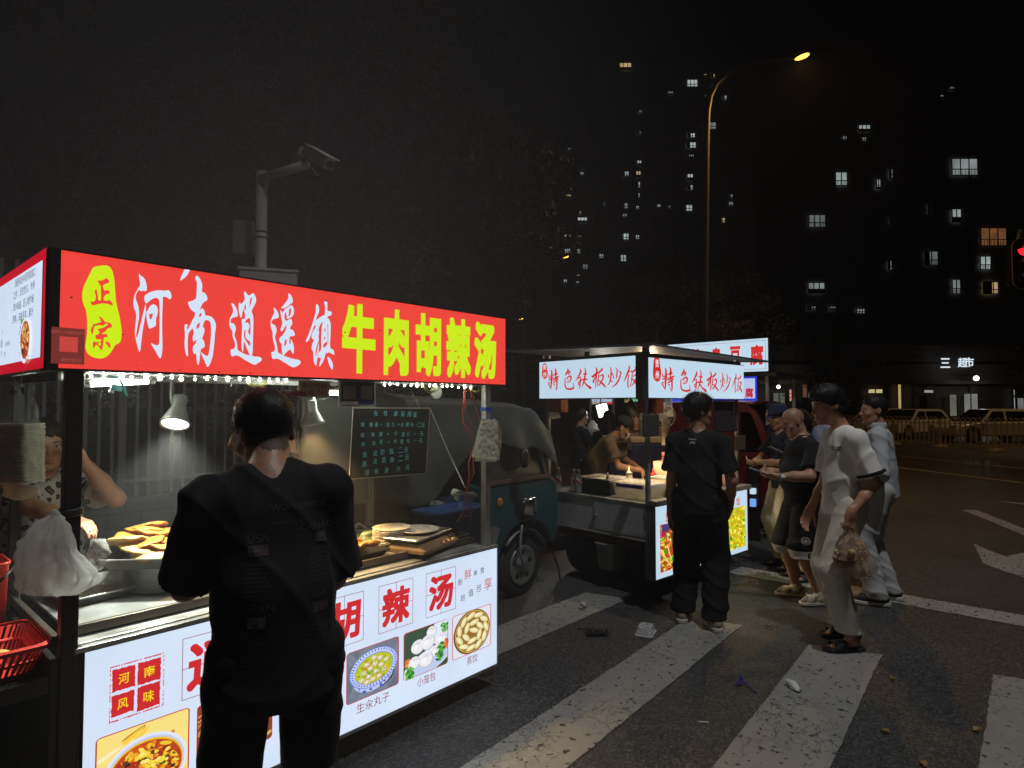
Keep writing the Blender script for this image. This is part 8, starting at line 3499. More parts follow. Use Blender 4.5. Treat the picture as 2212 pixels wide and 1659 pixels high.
# 7 smiling man with a carrier bag
sl_,sf,sH = PZ(1818,1392)[:2],131,1.82
wb7 = PD(1838,1108,4.02)
sm7,I7 = person('person in a white t-shirt with black trimmed sleeves, smiling and carrying a bag',sl_,sf,H=sH,lean=.02,head_pitch=.24,head_yaw=.05,neck_fwd=.085,width=.92,build_=.94,
    wrists=[tl(wb7,sl_,sf,sH),(.19,.10,.84)],poles=[(0,-1,0),(.6,-1,-.2)],hands=[{'palm': (1,0,0),'dir': (0,.15,-1),'curl': 1.1,'thumb': .8},{'palm': (-1,0,0),'curl': .5}],
    feet=[(-.11,.0,-.05),(.12,-.10,.12)],top=(WHT,.86,.024,.82),bottom=(CRM,.12,.026),shoes='slipper',shoe_mat=SLIP,hair='full',vox=.008,smile=1.0,hip_shift=(0,-.035))
sh7 = [c for c in sm7.children if c.name.startswith('shirt')][0]
e7,s7 = I7['el'][0],None
mb = MB()
shoulder7 = I7['nb'] + I7['R'] @ V(-.17,0,-.06)
d7 = unit(e7 - shoulder7)
q7 = shoulder7 + (e7 - shoulder7) * .80
x7 = unit(np.cross(d7,V(1,0,0)))
R7 = np.stack([x7,np.cross(d7,x7),d7],1)
mb.lathe([(.080,-.006),(.0905,-.004),(.0915,.012),(.080,.016)],q7 - d7 * .004,26,R7)
mb.build('sleeve_trim',BLK,sh7,True)
prt = MB()
prt.col = (.02,.02,.03)
f7,l7 = I7['R'] @ V(0,1,0),I7['R'] @ V(1,0,0)
O7 = I7['nb'] + f7 * .7 - EZ * .16
put_line(prt,'凤凰',O7 - l7 * .085,.03,-l7,EZ,.01)
on_surface(sm7,sh7,prt,O7,-l7,EZ,-f7,'chest_print',printed('shirt_ink'))
pb7 = thing('carrier_bag','clear carrier bag of food hanging from the smiling man\'s hand','carrier bag',tuple(wb7 - V(0,0,.1)))
q = wb7 - V(0,0,.085)
rows = [(q - RT * .012,q + RT * .016,.02),(q - RT * .03 - EZ * .06,q + RT * .05 - EZ * .06,.05),(q - RT * .10 - EZ * .15,q + RT * .11 - EZ * .14,.13),(q - RT * .115 - EZ * .22,q + RT * .15 - EZ * .22,.15),(q - RT * .09 - EZ * .28,q + RT * .16 - EZ * .29,.12),(q - RT * .0 - EZ * .33,q + RT * .12 - EZ * .34,.06)]
bag('film',densify(rows,5),.1,film('carrier_film',(.52,.38,.28),.42,.22),pb7,9,34,.02,14)
mb = MB()
for s_ in (-1,1):
 mb.tube(smooth_path([q + RT * .02 * s_,wb7 - EZ * .05 + FH * .015 * s_,wb7 - EZ * .095 + RT * .0]),.004,6)
mb.build('handle',film('carrier_film'),pb7,True)
fb7 = thing('food_bowl','brown takeaway bowl of food inside the clear carrier bag','bowl',tuple(q - EZ * .25))
mb = MB()
mb.lathe([(0,0),(.045,.0),(.075,.055),(.078,.06),(.07,.056),(0,.05)],q - RT * .045 - EZ * .265,22)
mb.build('vessel',pbr('bowl_brown',(.16,.07,.03),.4),fb7,True)
mb = MB()
for k in range(16):
 mb.ball(q - RT * .045 - EZ * .205 + V(rnd.uniform(-.05,.05),rnd.uniform(-.05,.05),rnd.uniform(0,.05)),rnd.uniform(.012,.024),8,6)
mb.build('filling',pbr('stew',(.40,.27,.14),.5,0,.5,40),fb7,True)
for k in range(2):
 sk = thing('food_skewer',('skewer of red and yellow food standing in the carrier bag','wooden skewer stick leaning out of the carrier bag')[k],'skewer',tuple(q + RT * (.07 + .03 * k) - EZ * .2))
 mb = MB()
 a_,b_ = q + RT * .02 + EZ * .04,q + RT * (.075 + .05 * k) - EZ * .31
 mb.tube([a_,b_],.0025,5)
 mb.build('stick',pbr('wood_stick',(.45,.28,.12),.6),sk)
 mb = MB()
 for j in range(8 if k == 0 else 5):
  t = .45 + .07 * j
  mb.m = j % 2
  mb.ball(a_ * (1 - t) + b_ * t,(.016,.016,.014),10,7)
 mb.build('food',[pbr('sk_yellow',(.50,.33,.06),.4),pbr('sk_red',(.40,.04,.03),.4)],sk,True)

# 8 man in grey work clothes
wl,wf = PZ(1905,1300)[:2],100
wm,I8 = person('person in a loose grey work shirt and pale trousers standing behind the smiling man',wl,wf,H=1.765,head_yaw=.35,head_pitch=.03,wrists=[(-.20,.20,.98),(.22,.16,.92)],poles=[(-.7,-1,-.3),(.7,-1,-.3)],
    top=(WGREY,1.55,.032,.86),bottom=(WGREY2,.06,.032),shoes='sneaker',shoe_mat=BLACK,hair='crop',vox=.009,feet=[(-.13,.03,-.1),(.12,-.06,.2)],head_roll=0)
mb = MB()
mb.sheet(lambda a,b: I8['nb'] + I8['R'] @ V((.072 - .008 * b) * math.cos(6.283 * a),.01 + (.075 - .008 * b) * math.sin(6.283 * a),-.01 + .045 * b),24,4,True)
mb.build('collar',WGREY,wm,True,thick=.004)

# 9-12 the people waiting behind them
q9 = PZ(1700,1226)[:2]
c9m,I9 = person('person in a navy cap and glasses reading a phone behind the bald man',q9,137,H=1.68,head_pitch=.3,lean=.05,wrists=[(-.06,.33,1.10),(.06,.33,1.08)],poles=[(-1,-.4,-.5),(1,-.4,-.5)],hands=[{'palm': (.6,0,.7),'curl': .6},{'palm': (-.6,0,.7),'curl': .6}],
    top=(NAVY,.75,.03,.80),bottom=(BEI,.08,.03),shoes='slipper',shoe_mat=SLIPN,hair='crop',vox=.010,fast=True)
mb = MB()
Rh = I9['R'] @ I9['RH']
hc = I9['P'](0,-.008,.03)
mb.sheet(lambda a,b: hc + Rh @ (V(.090 * math.cos(6.283 * a),.110 * math.sin(6.283 * a),0) * math.cos(b * 1.5) + V(0,-.004,.108 * math.sin(b * 1.5) + .010)),26,9,True)
mb.sheet(lambda a,b: hc + Rh @ V(.075 * math.sin((a - .5) * 2.6),.085 * math.cos((a - .5) * 2.6) + .06 * b * math.cos((a - .5) * 2.6),.018 - .014 * b),12,4)
mb.build('cap',cloth('cap_navy',(.02,.025,.06)),c9m,True,thick=.003)
mb = MB()
for s_ in (-1,1):
 mb.tube([I9['P'](s_ * .034 + .026 * math.cos(a),.107,0 + .02 * math.sin(a)) for a in np.linspace(0,6.283,16)[:-1]],.0016,5,closed=True)
 mb.tube([I9['P'](s_ * .06,.10,.004),I9['P'](s_ * .082,-.02,.008)],.0016,5)
mb.build('glasses',pbr('gold_wire',(.6,.36,.12)),c9m,True)
phone('black phone with a pale edge held by the man in the navy cap',PD(1676,972,5.95),I9['R'] @ rot_axis((1,0,0),.45))
q10 = PZ(1738,1250)[:2]
person('person with dark hair in an off-white long shirt and cream trousers behind the bald man',q10,140,H=1.60,head_pitch=.15,top=(WSHIRT,1.7,.03,.66),bottom=(CRM,.10,.03),shoes='slipper',shoe_mat=SLIPN,hair='full',vox=.010,fast=True,eyes=False,wrists=[(-.2,.05,.78),(.2,.05,.78)])
q11 = PZ(1680,1158)[:2]
person('person in a dark top and blue jeans farther back by the red truck',q11,135,H=1.71,top=(NAVY,.8,.03,.78),bottom=(BLUE,.08,.03),shoes='sneaker',shoe_mat=pbr('shoe_grey',(.12,.12,.14),.6),hair='full',vox=.011,fast=True,eyes=False,wrists=[(-.08,.28,1.0),(.2,.05,.8)])
q12 = PZ(1778,1143)[:2]
p12,I12 = person('person in a pale blue long shirt and black trousers farthest back in the queue',q12,143,H=1.70,head_yaw=.1,top=(LBLUE,.9,.035,.70),bottom=(BLK2,.07,.03),shoes='sneaker',shoe_mat=BLACK,hair='short',vox=.011,fast=True,wrists=[(-.2,.1,.78),(.2,.1,.78)])
gbg = thing('green_bag','small green bag of vegetables carried by the farthest person queueing','shopping bag',tuple(I12['wr'][0] - V(0,0,.1)))
q = I12['wr'][0] - EZ * .09
rows = [(q - RT * .01 - EZ * .0,q + RT * .01,.02),(q - RT * .06 - EZ * .1,q + RT * .06 - EZ * .1,.1),(q - RT * .08 - EZ * .25,q + RT * .08 - EZ * .25,.12),(q - RT * .04 - EZ * .32,q + RT * .04 - EZ * .32,.06)]
bag('bag',densify(rows,4),.1,film('green_film',(.05,.18,.06),.8,.3),gbg,3,22,.02,14)

# 13-16 dim figures beyond the second cart
def dim(label,u,dep,face,H,top,hair,**k):
 P = PD(u,875,dep)
 return person(label,(P[0],P[1]),face,H=H,top=(top,k.pop('sleeve',.7),.03,.75),bottom=(BLK2,.08,.03),hair=hair,vox=.012,fast=True,eyes=False,**k)


dim('person in black standing in shadow by the far stall, facing the flood lamp',1253,9.2,-30,1.62,BLK,'short',wrists=[(-.2,.2,.9),(.15,.35,1.05)])
dim('person with long dark hair and her back turned, behind the cook',1316,8.1,40,1.60,BLK,'long',wrists=[(-.12,.3,1.0),(.12,.3,1.0)])
dim('person in a pale flowered blouse half hidden by the cloth pad on the post',1378,7.4,190,1.60,cloth('flower_cloth',(.30,.22,.21),var=.5,vs=40),'long',wrists=[(-.1,.3,1.0),(.1,.3,1.0)])
dim('person in black sitting low behind the tilted white fan',1432,7.3,225,1.52,BLK,'short',wrists=[(-.12,.33,1.0),(.1,.33,1.0)],head_pitch=.2)
cbx = thing('cooler_box','large dark blue cooler box with a beige lid behind the cook','cooler',tuple(PD(1370,1000,7.2) * V(1,1,0)))
P = PD(1372,1000,7.15)
Rb = rotz(TH - math.pi / 2)
mb = MB(Rb,P * V(1,1,0))
mb.bb(-.34,-.2,.55,.34,.2,1.22)
mb.build('box',pbr('cooler_blue',(.02,.025,.10),.5),cbx,bevel=.02)
mb = MB(Rb,P * V(1,1,0))
mb.bb(-.35,-.21,1.222,.35,.21,1.29)
mb.build('lid',pbr('cooler_lid',(.42,.36,.26),.5),cbx,bevel=.012)
mb = MB(Rb,P * V(1,1,0))
mb.bb(-.13,-.215,1.15,-.08,-.205,1.25)
mb.build('latch',pbr('latch_grey',(.3,.28,.25),.4),cbx)
mb = MB(Rb,P * V(1,1,0))
for x in (-.28,.28):
 for y in (-.15,.15):
  mb.bb(x - .02,y - .02,0,x + .02,y + .02,.548)
mb.build('stand',STEEL2,cbx)

# ================================================================ farther off: towers, shops, cars, railing, lamps
cB = crop(2000,100,1.0553)


def PF(u,v,dep):
 d = ray(u,v)
 return CC + d * (dep / (d @ FH))


WALLD = pbr('tower_wall',(.16,.15,.14),.85,0,.1,.3)
rt_ = random.Random(12)
MUL = pbr('mullion',(.02,.02,.02),.6)


def tower(name,label,cat,u0,u1,vt,dep,wins,deep,floor_h,grp=None):
 a,b,t = PF(u0,875,dep),PF(u1,875,dep),PF((u0 + u1) / 2,vt,dep)
 root = thing(name,label,cat,tuple((a + b) / 2 * V(1,1,0)),grp)
 ux = unit((b - a) * V(1,1,0))
 wd = np.linalg.norm((b - a) * V(1,1,0))
 o = a * V(1,1,0)
 R = np.stack([ux,np.cross(EZ,ux),EZ],1)
 mb = MB(R,o)
 mb.bb(0,.15,0,wd,deep,t[2])
 n_ = int(t[2] / floor_h)
 for k in range(1,n_):
  mb.bb(-.1,0.05,k * floor_h - .12,wd + .1,.149,k * floor_h + .1)
 m_ = max(2,int(wd / 3.6))
 for k in range(m_ + 1):
  mb.bb(wd * k / m_ - .18,-.02,0,wd * k / m_ + .18,.149,t[2] - .01)
 mb.bb(wd * .35,2,t[2],wd * .6,6,t[2] + 3)
 mb.build('wall',WALLD,root)
 for i,wn in enumerate(wins):
  x,y,w_,h_,br = wn[:5]
  col = {'w': (1.0,.72,.38),'r': (1.0,.42,.16)}.get(wn[5] if len(wn) > 5 else '',(.80,.93,.92))
  p0,p1 = PF(*cB(x - w_ / 2,y - h_ / 2),dep),PF(*cB(x + w_ / 2,y + h_ / 2),dep)
  x0,x1,z0,z1 = (p0 - o) @ ux,(p1 - o) @ ux,p1[2],p0[2]
  br2 = round(br * .45,2)
  g_ = glow('window_%s_%d' % (wn[5] if len(wn) > 5 else 'c',int(br2 * 10)),col,max(.05,round(br2 * 10) / 10 + .03),False,var=.45,vs=1.1 if dep < 100 else .6)
  mb = MB(R,o)
  mb.bb(x0,-.06,z0,x1,-.03,z1)
  po = mb.build('window',g_,root)
  mb = MB(R,o)
  t_ = .05 if dep < 100 else .09
  nx = 2 if (x1 - x0) > 1.2 * (z1 - z0) else 1
  for k in range(nx + 2):
   xx = x0 + (x1 - x0) * k / (nx + 1)
   mb.bb(xx - t_,-.12,z0 - t_,xx + t_,-.061,z1 + t_)
  for zz in (z0,z0 + (z1 - z0) * .36,z1):
   mb.bb(x0,-.115,zz - t_,x1,-.062,zz + t_)
  if dep < 100 and h_ > 45:
   for k in range(9):
    xx = x0 + (x1 - x0) * k / 8
    mb.bb(xx - .02,-.16,z0,xx + .02,-.121,z0 + (z1 - z0) * .3)
  cu = rt_.random()
  if cu < .35:
   mb.bb(x0,-.118,z0,x0 + (x1 - x0) * rt_.uniform(.25,.6),-.063,z1)
  elif cu < .7:
   mb.bb(x0,-.118,z0,x1,-.063,z0 + (z1 - z0) * rt_.uniform(.2,.5))
  mb.build('frame',MUL,po)
 return root


G_ = 'apartment towers beyond the road'
WA = [(530,175,50,30,.9,'w'),(443,262,5,16,.35),(590,366,18,10,.6),(587,455,16,12,.25),(588,582,18,20,.6),(584,630,20,26,.8,'w'),(530,627,28,18,.6),(583,674,18,24,.6),(583,718,16,18,.3),(438,754,8,18,.35),(527,763,24,24,.4),(580,770,14,12,.6),(527,893,34,26,.9),(580,895,16,18,.5),(527,806,20,20,.2),(428,975,18,18,.4),(521,984,24,28,.45)]
WA1 = [(342,627,24,12,.6),(290,524,18,12,.2),(288,722,24,14,.6,'w'),(328,752,6,8,.6),(335,792,14,14,.5,'w'),(348,823,40,22,.9),(285,892,26,12,.45),(335,894,14,10,.6),(285,953,24,18,.6),(332,955,14,18,.6),(360,1020,22,20,.2),(330,1058,12,10,.6),(328,1088,12,12,.6),(276,1082,14,16,.5),(325,1110,8,6,.6),(216,942,10,10,.35)]
WA3 = [(720,287,20,14,.6),(812,246,44,30,.95),(867,212,12,10,.7,'w'),(900,214,14,14,.8,'w'),(948,222,8,12,.5,'w'),(895,254,12,8,.6),(864,300,12,10,.4,'w'),(948,306,18,16,.5),(885,425,54,28,.3),(808,466,30,18,1.1),(808,507,38,24,1.1),(808,555,22,16,.35),(803,643,24,28,.85),(803,686,24,20,.65),(671,766,14,18,.7),(715,768,12,14,.2),(799,772,26,26,.85),(975,722,14,14,.45),(975,754,18,14,.5),(940,824,20,20,.8,'w'),(1090,797,8,10,.35),(1090,826,16,14,.3)]
WB = [(1440,650,50,56,.6),(1597,672,18,40,.5),(1650,628,14,40,.3),(1960,600,110,70,.35),(1810,778,8,36,.4),(1926,805,40,55,.5),(1650,825,10,30,.2),(1338,828,70,52,.2),(2082,895,110,75,.28,'r'),(1820,985,56,58,.2),(2048,1005,46,56,.6),(2070,1110,64,50,.75,'w'),(1335,1110,70,44,.3),(1925,1105,36,60,.3),(1645,1015,16,40,.4),(1315,1195,36,16,.2),(1405,1195,24,12,.45),(1522,1208,34,20,.4)]
WC = [(1908,268,16,14,.4),(1865,302,14,14,.4),(1538,436,50,28,.65),(1455,477,18,14,.5),(1537,482,18,16,.35),(1535,526,14,14,.2),(1457,556,16,12,.4)]
ux_ = lambda x: cB(x,0)[0]
vy_ = lambda y: cB(0,y)[1]
tower('apartment_tower','dark high tower with its single topmost lit window over the trees','tower',ux_(405),ux_(636),vy_(135),170,WA,16,3.05,G_)
tower('apartment_tower','lower dark tower at the tree edge with a ladder of small lit windows','tower',ux_(195),ux_(398),vy_(490),182,WA1,14,3.05,G_)
tower('apartment_tower','dark high tower behind the lamp pole with stacked bright windows','tower',ux_(648),ux_(1115),vy_(165),165,WA3,18,3.05,G_)
tower('apartment_block','nearer dark apartment block with large lit windows and a glowing orange balcony','apartment block',ux_(1285),ux_(2300),vy_(545),72,WB,14,3.1,G_)
tower('apartment_tower','far dark tower showing a few small lights above the nearer block','tower',ux_(1420),ux_(1960),vy_(238),150,WC,16,3.05,G_)

# ---- shop row
sb = PF(1540,875,40)
se = PF(2290,875,40)
shr = thing('shop_building','dark low shop row with lit shop fronts behind the parked cars','shop building',tuple((sb + se) / 2 * V(1,1,0)))
uxs = unit((se - sb) * V(1,1,0))
Rs_ = np.stack([uxs,np.cross(EZ,uxs),EZ],1)
os_ = sb * V(1,1,0)
wds = np.linalg.norm((se - sb) * V(1,1,0))
mb = MB(Rs_,os_)
mb.bb(0,.2,0,wds,10,5.6)
mb.bb(-.2,-.5,3.0,wds,.199,3.25)
mb.bb(0,-.1,3.25,wds,.199,4.3)
for k in range(9):
 mb.bb(wds * k / 8 - .2,-.05,0,wds * k / 8 + .2,.199,2.999)
mb.build('wall',pbr('shop_wall',(.07,.055,.05),.8),shr)
for (x0,y0,x1,y1,col,br) in ((1285,378,1375,405,(1,.85,.38),.5),(1460,350,1487,515,(1,.72,.30),.42),(1547,348,1557,512,(1,.72,.30),.4),(1615,383,1676,403,(.75,.75,.62),.3),(1765,410,1815,540,(.65,.62,.5),.16),(1850,405,1940,545,(.7,.72,.66),.24),(2143,380,2160,525,(.8,.85,.85),.35),(2165,430,2212,525,(.6,.6,.6),.18),(897,350,930,430,(.8,.35,.22),.1),(725,400,800,500,(.6,.65,.5),.12),(735,285,775,318,(.85,.95,1),.6),(665,308,730,320,(.85,.95,1),.5)):
 p0,p1 = PF(*c2(x0,y0),39.9),PF(*c2(x1,y1),39.9)
 mb = MB(Rs_,os_)
 a_,b_ = (p0 - os_) @ uxs,(p1 - os_) @ uxs
 mb.bb(a_,-.14,p1[2],b_,-.11,p0[2])
 w_o = mb.build('window',glow('shopwin_%d_%d' % (x0,y0),col,br,False,var=.4,vs=.9),shr)
 mb = MB(Rs_,os_)
 for xx in np.linspace(a_,b_,2 + int((b_ - a_) / .8)):
  mb.bb(xx - .03,-.18,p1[2],xx + .03,-.141,p0[2])
 for zz in (p1[2],p0[2]):
  mb.bb(a_,-.18,zz - .03,b_,-.141,zz + .03)
 mb.build('frame',MUL,w_o)
mb = MB()
for ch,x,y in (('三',1747,225),('超',1850,222),('市',1888,220)):
 P = PF(*c2(x,y),39.3)
 put_box(mb,ch,P,.62,.62,uxs,EZ,.02)
mb.build('lettering',glow('shop_letter',(.8,.9,1.0),.9,False),shr)
ns = thing('neon_sign','small upright red neon shop sign with blue and yellow edges','neon sign',tuple(PF(*c2(840,450),38.5)))
P0,P1 = PF(*c2(826,380),38.5),PF(*c2(857,450),38.5)
wn_,hn_ = (P1 - P0) @ uxs,P0[2] - P1[2]
mb = MB()
mb.col = (.5,.02,.05)
mb.add([P0,P0 + uxs * wn_,P0 + uxs * wn_ - EZ * hn_,P0 - EZ * hn_],[(0,3,2,1)])
for k in range(9):
 for s_ in (0,1):
  mb.col = [(.05,.1,1),(.9,.7,.05),(.1,.8,.3)][(k + s_) % 3]
  q = P0 + uxs * (wn_ * (.0 if s_ == 0 else .86)) - EZ * (hn_ * k / 9) - FH * .02
  mb.add([q,q + uxs * wn_ * .14,q + uxs * wn_ * .14 - EZ * hn_ * .09,q - EZ * hn_ * .09],[(0,3,2,1)])
for k in range(3):
 mb.col = (1,.12,.06)
 for j in range(3):
  q = P0 + uxs * wn_ * .22 - EZ * (hn_ * (.1 + .3 * k + .08 * j)) - FH * .02
  mb.add([q,q + uxs * wn_ * .56,q + uxs * wn_ * .56 - EZ * hn_ * .04,q - EZ * hn_ * .04],[(0,3,2,1)])
mb.build('face',glow('neon',(1,1,1),1.0,False,attr=True),ns)
mb = MB()
mb.box((P0 + P1) / 2 + FH * .1,(wn_ * 1.05,.14,hn_ * 1.04),Rs_)
mb.cyl((P0 + P1) / 2 + FH * .1,(P0 + P1) / 2 + FH * 1.5,.04,6)
mb.build('case',DARK,ns)
for x,y,r_,lb in ((760,366,.12,'white shop lamp glowing above the far pavement, left of the neon sign'),(1930,315,.16,'bright white shop lamp above the parked cars on the right')):
 P = PF(*c2(x,y),38.6)
 wl_ = thing('wall_lamp',lb,'lamp',tuple(P),'white shop lamps')
 mb = MB()
 mb.ball(P,r_,12,8)
 mb.build('globe',glow('shop_bulb',(.95,1.0,.85),3.0,False),wl_,True)
 mb = MB()
 mb.cyl(P + EZ * r_,P + EZ * (r_ + .12),r_ * .5,8)
 mb.cyl(P + EZ * (r_ + .1),P + EZ * (r_ + .1) + FH * 1.5,.03,6)
 mb.build('bracket',DARK,wl_)
 lamp('lamp_light','POINT',tuple(P - FH * .3 - EZ * .1),(.95,1,.85),18,None,.1,parent=wl_)

# ---- cars
def car(label,u,dep,face,paint,L_=4.3,h_=1.48):
 P = PF(u,900,dep) * V(1,1,0)
 R = rotz(math.radians(face))
 root = thing('parked_car',label,'car',tuple(P),'cars parked beyond the railing')
 mk = lambda: MB(R,P)
 hl = L_ / 2
 # cross-sections along the length: (x, half width, sill z, belt z)
 def arch(xc):
  return [(xc + .37 * math.cos(math.radians(a)),.30 + .37 * math.sin(math.radians(a))) for a in range(0,181,20)]
 bot = [(hl - .05,.28)] + arch(hl - .85) + arch(-hl + .80) + [(-hl + .05,.30)]
 top_ = [(-hl,.55),(-hl + .02,.88),(-hl + .12,.95),(-.2,.93),(hl - 1.15,.90),(hl - .45,.80),(hl - .06,.66),(hl,.50)]
 mb = mk()
 mb.prism(bot + top_,V(0,-.86,0),EX,EZ,V(0,1.72,0))
 mb.build('body',paint,root,bevel=.07,seg=3)
 mb = mk()
 g0 = [(-hl + .12,.93),(-hl + .45,h_ - .06),(-hl + .8,h_),(.1,h_),(.35,h_ - .03),(hl - 1.2,.90)]
 lo = [V(x,s_ * .82,.90) for x,z in g0 for s_ in (1,)]
 n_ = len(g0)
 pts = [V(x,-.83 if z < 1 else -.66,z) for x,z in g0] + [V(x,.83 if z < 1 else .66,z) for x,z in g0]
 mb.add(pts,[tuple(range(n_)),tuple(range(n_,2 * n_))[::-1]] + [(i,n_ + i,n_ + i + 1,i + 1) for i in range(n_ - 1)])
 mb.build('cabin',paint,root,bevel=.03)
 for s_ in (-1,1):
  mb = mk()
  q = lambda x,z: V(x,s_ * ((.83 - (z - .93) * .17 / .55) + .012),z)
  for w4 in ([(-hl + .42,.97),(-.18,.97),(-.2,h_ - .10),(-hl + .72,h_ - .11)],[(-.08,.97),(hl - 1.38,.96),(.38,h_ - .11),(-.1,h_ - .10)]):
   mb.add([q(*a) for a in w4],[(0,1,2,3)])
  mb.build('side_window',pbr('car_glass',(.012,.013,.015),.08),root)
  mb = mk()
  mb.box((hl - 1.35,s_ * .94,.98),(.14,.16,.11))
  mb.build('side_mirror',paint,root,bevel=.03)
  mb = mk()
  mb.box((hl - .22,s_ * .66,.70),(.34,.36,.13))
  mb.build('headlight',pbr('lamp_clear',(.5,.5,.48),.12),root,bevel=.04)
  mb = mk()
  mb.box((-hl + .05,s_ * .70,.82),(.12,.26,.22))
  mb.build('tail_light',pbr('tail_red',(.35,.02,.02),.2),root,bevel=.03)
  for xc in (hl - .85,-hl + .80):
   mb = mk()
   mb.tube([V(xc,s_ * .68,.31),V(xc,s_ * .69,.31),V(xc,s_ * .85,.31),V(xc,s_ * .87,.31)],[.28,.31,.31,.27],22)
   wo_ = mb.build('wheel',RUBBER,root,True)
   mb = mk()
   mb.tube([V(xc,s_ * .86,.31),V(xc,s_ * .88,.31)],[.2,.19],10)
   mb.build('rim',pbr('car_rim',(.4,.4,.4),.35,.7),wo_)
 mb = mk()
 mb.add([V(hl - 1.24,-.76,.935),V(hl - 1.24,.76,.935),V(.39,.63,h_ - .04),V(.39,-.63,h_ - .04)],[(0,1,2,3)])
 mb.v = [tuple(np.array(v_) + R @ V(.02,0,.012)) for v_ in mb.v]
 mb.build('windscreen',pbr('car_glass',(.012,.013,.015)),root)
 mb = mk()
 mb.add([V(-hl + .12,-.76,.97),V(-hl + .12,.76,.97),V(-hl + .44,.62,h_ - .08),V(-hl + .44,-.62,h_ - .08)],[(0,3,2,1)])
 mb.v = [tuple(np.array(v_) + R @ V(-.02,0,.008)) for v_ in mb.v]
 mb.build('rear_window',pbr('car_glass',(.012,.013,.015)),root)
 mb = mk()
 mb.box((-hl - .012,0,.72),(.02,.46,.14))
 mb.build('number_plate',pbr('plate_blank',(.05,.12,.3),.4),root)
 return root


WC_ = pbr('car_white',(.55,.53,.50),.28,0,.04)
car('white hatchback facing left behind the railing, largest of the parked cars',2135,27.5,131.5,WC_)
car('white saloon showing its tail and number plate behind the work-clothed man',1962,31,158,WC_,4.5,1.45)
car('dim pale car half hidden by the smiling man and the railing',1872,33,120,pbr('car_beige',(.4,.36,.3),.3))
car('dusky yellow-lit car behind the red truck and the queue',1660,30,150,pbr('car_beige',(.4,.36,.3)))

# ---- railing
RA,RB = PZ(1955,960.6),PZ(2212,978.5)
rd = unit(RB - RA)
gr_ = thing('guard_railing','pale metal road railing of looped bars in front of the parked cars','railing',tuple(RA))
RAILM = pbr('rail_paint',(.42,.36,.28),.5,.1,.15)
st = RA - rd * 11
N_ = 11
for k in range(N_):
 p0 = st + rd * 2.1 * k
 mb = MB()
 for j in range(10):
  q = p0 + rd * (.08 + .2 * j)
  w2 = .085
  path = [q - rd * w2,q - rd * w2 + EZ * .98] + [q - rd * w2 * math.cos(a) + EZ * (.98 + .10 * math.sin(a)) for a in np.linspace(.4,2.74,6)] + [q + rd * w2 + EZ * .98,q + rd * w2]
  mb.tube([x + EZ * .10 for x in path],.014,5)
 for z in (.14,.95):
  mb.tube([p0 + EZ * z,p0 + rd * 2.02 + EZ * z],.018,6)
 mb.build('loop_panel',RAILM,gr_)
 mb = MB()
 mb.cyl(p0 - rd * .03,p0 - rd * .03 + EZ * 1.12,.045,10)
 mb.lathe([(.26,0),(.24,.06),(.08,.10),(0,.11)],p0 - rd * .03,14)
 mb.build('post',RAILM,gr_)

# ---- street lamps
LPM = pbr('lamp_pole',(.13,.13,.135),.5,.2,.12)
d15 = 15.0
pb0 = PF(1518,720,d15) * V(1,1,0)
ls = thing('street_lamp','tall curved street lamp glowing orange over the road','street lamp',tuple(pb0),'street lamps along the road')
path = [pb0] + [PF(u,v,d15) for u,v in ((1518,720),(1523,480),(1526,300),(1528,240),(1534,208),(1548,180),(1572,157),(1606,142),(1650,132),(1712,126))]
mb = MB()
mb.tube(path,[.14,.12,.095,.08,.074,.068,.062,.058,.054,.05,.04],14)
mb.build('pole',LPM,ls,True)
h0_,h1_ = PF(1706,127,d15),PF(1752,113,d15)
t_ = unit(h1_ - h0_)
mb = MB()
yv = unit(np.cross(EZ,t_))
zv = np.cross(t_,yv)
Rl_ = np.stack([t_,yv,zv],1)
mb.ball((h0_ + h1_) / 2 + zv * .02,(np.linalg.norm(h1_ - h0_) / 2,.14,.075),18,8,Rl_)
mb.build('lamp_head',LPM,ls,True)
mb = MB()
mb.ball((h0_ + h1_) / 2 - zv * .035 + t_ * .03,(.19,.11,.055),18,8,Rl_)
mb.build('lens',glow('sodium_lens',(1.0,.48,.06),4.0,False),ls,True)
lamp('lamp_light','SPOT',tuple((h0_ + h1_) / 2 - zv * .12),(1.0,.50,.14),800,tuple(((h0_ + h1_) / 2) * V(1,1,0) - FH * 1.0),.12,160,.5,ls)
lh = (h0_ + h1_) / 2
P36 = PF(1130,875,36) * V(1,1,0)
s36 = 1.0
o = copy_tree(ls,tuple(P36),math.radians(-8),'small far street lamp left of the towers, over the second cart roof',None)
P60 = PF(1072,875,62) * V(1,1,0)
far = copy_tree(ls,tuple(P60),math.radians(-8),'farthest street lamp, a speck over the right end of the red sign',None)
edge = copy_tree(ls,tuple(PF(2560,875,23) * V(1,1,0)),math.radians(120),'unseen street lamp added beyond the right edge to light the parked cars',None)  # out of view, added to brighten the cars and the far road
for c_ in edge.children:
 if c_.type == 'LIGHT':
  c_.data = c_.data.copy()
  c_.data.energy = 650
  c_.data.color = (1.0,.62,.30)
  c_.data.spot_size = math.radians(120)
near = copy_tree(ls,(.5,-2.2,0),math.radians(70),'unseen street lamp added above the crossing to light the ground',None)  # unseen lamp, added overhead as fill for the crossing
for c_ in near.children:
 if c_.type == 'LIGHT':
  c_.data = c_.data.copy()
  c_.data.color = (.95,.97,1.0)
  c_.data.energy = 1300
  c_.data.spot_size = math.radians(125)
for o_ in (o,far):                       # the far ones are too distant to light anything here
 for c_ in list(o_.children):
  if c_.type == 'LIGHT':
   bpy.data.objects.remove(c_)

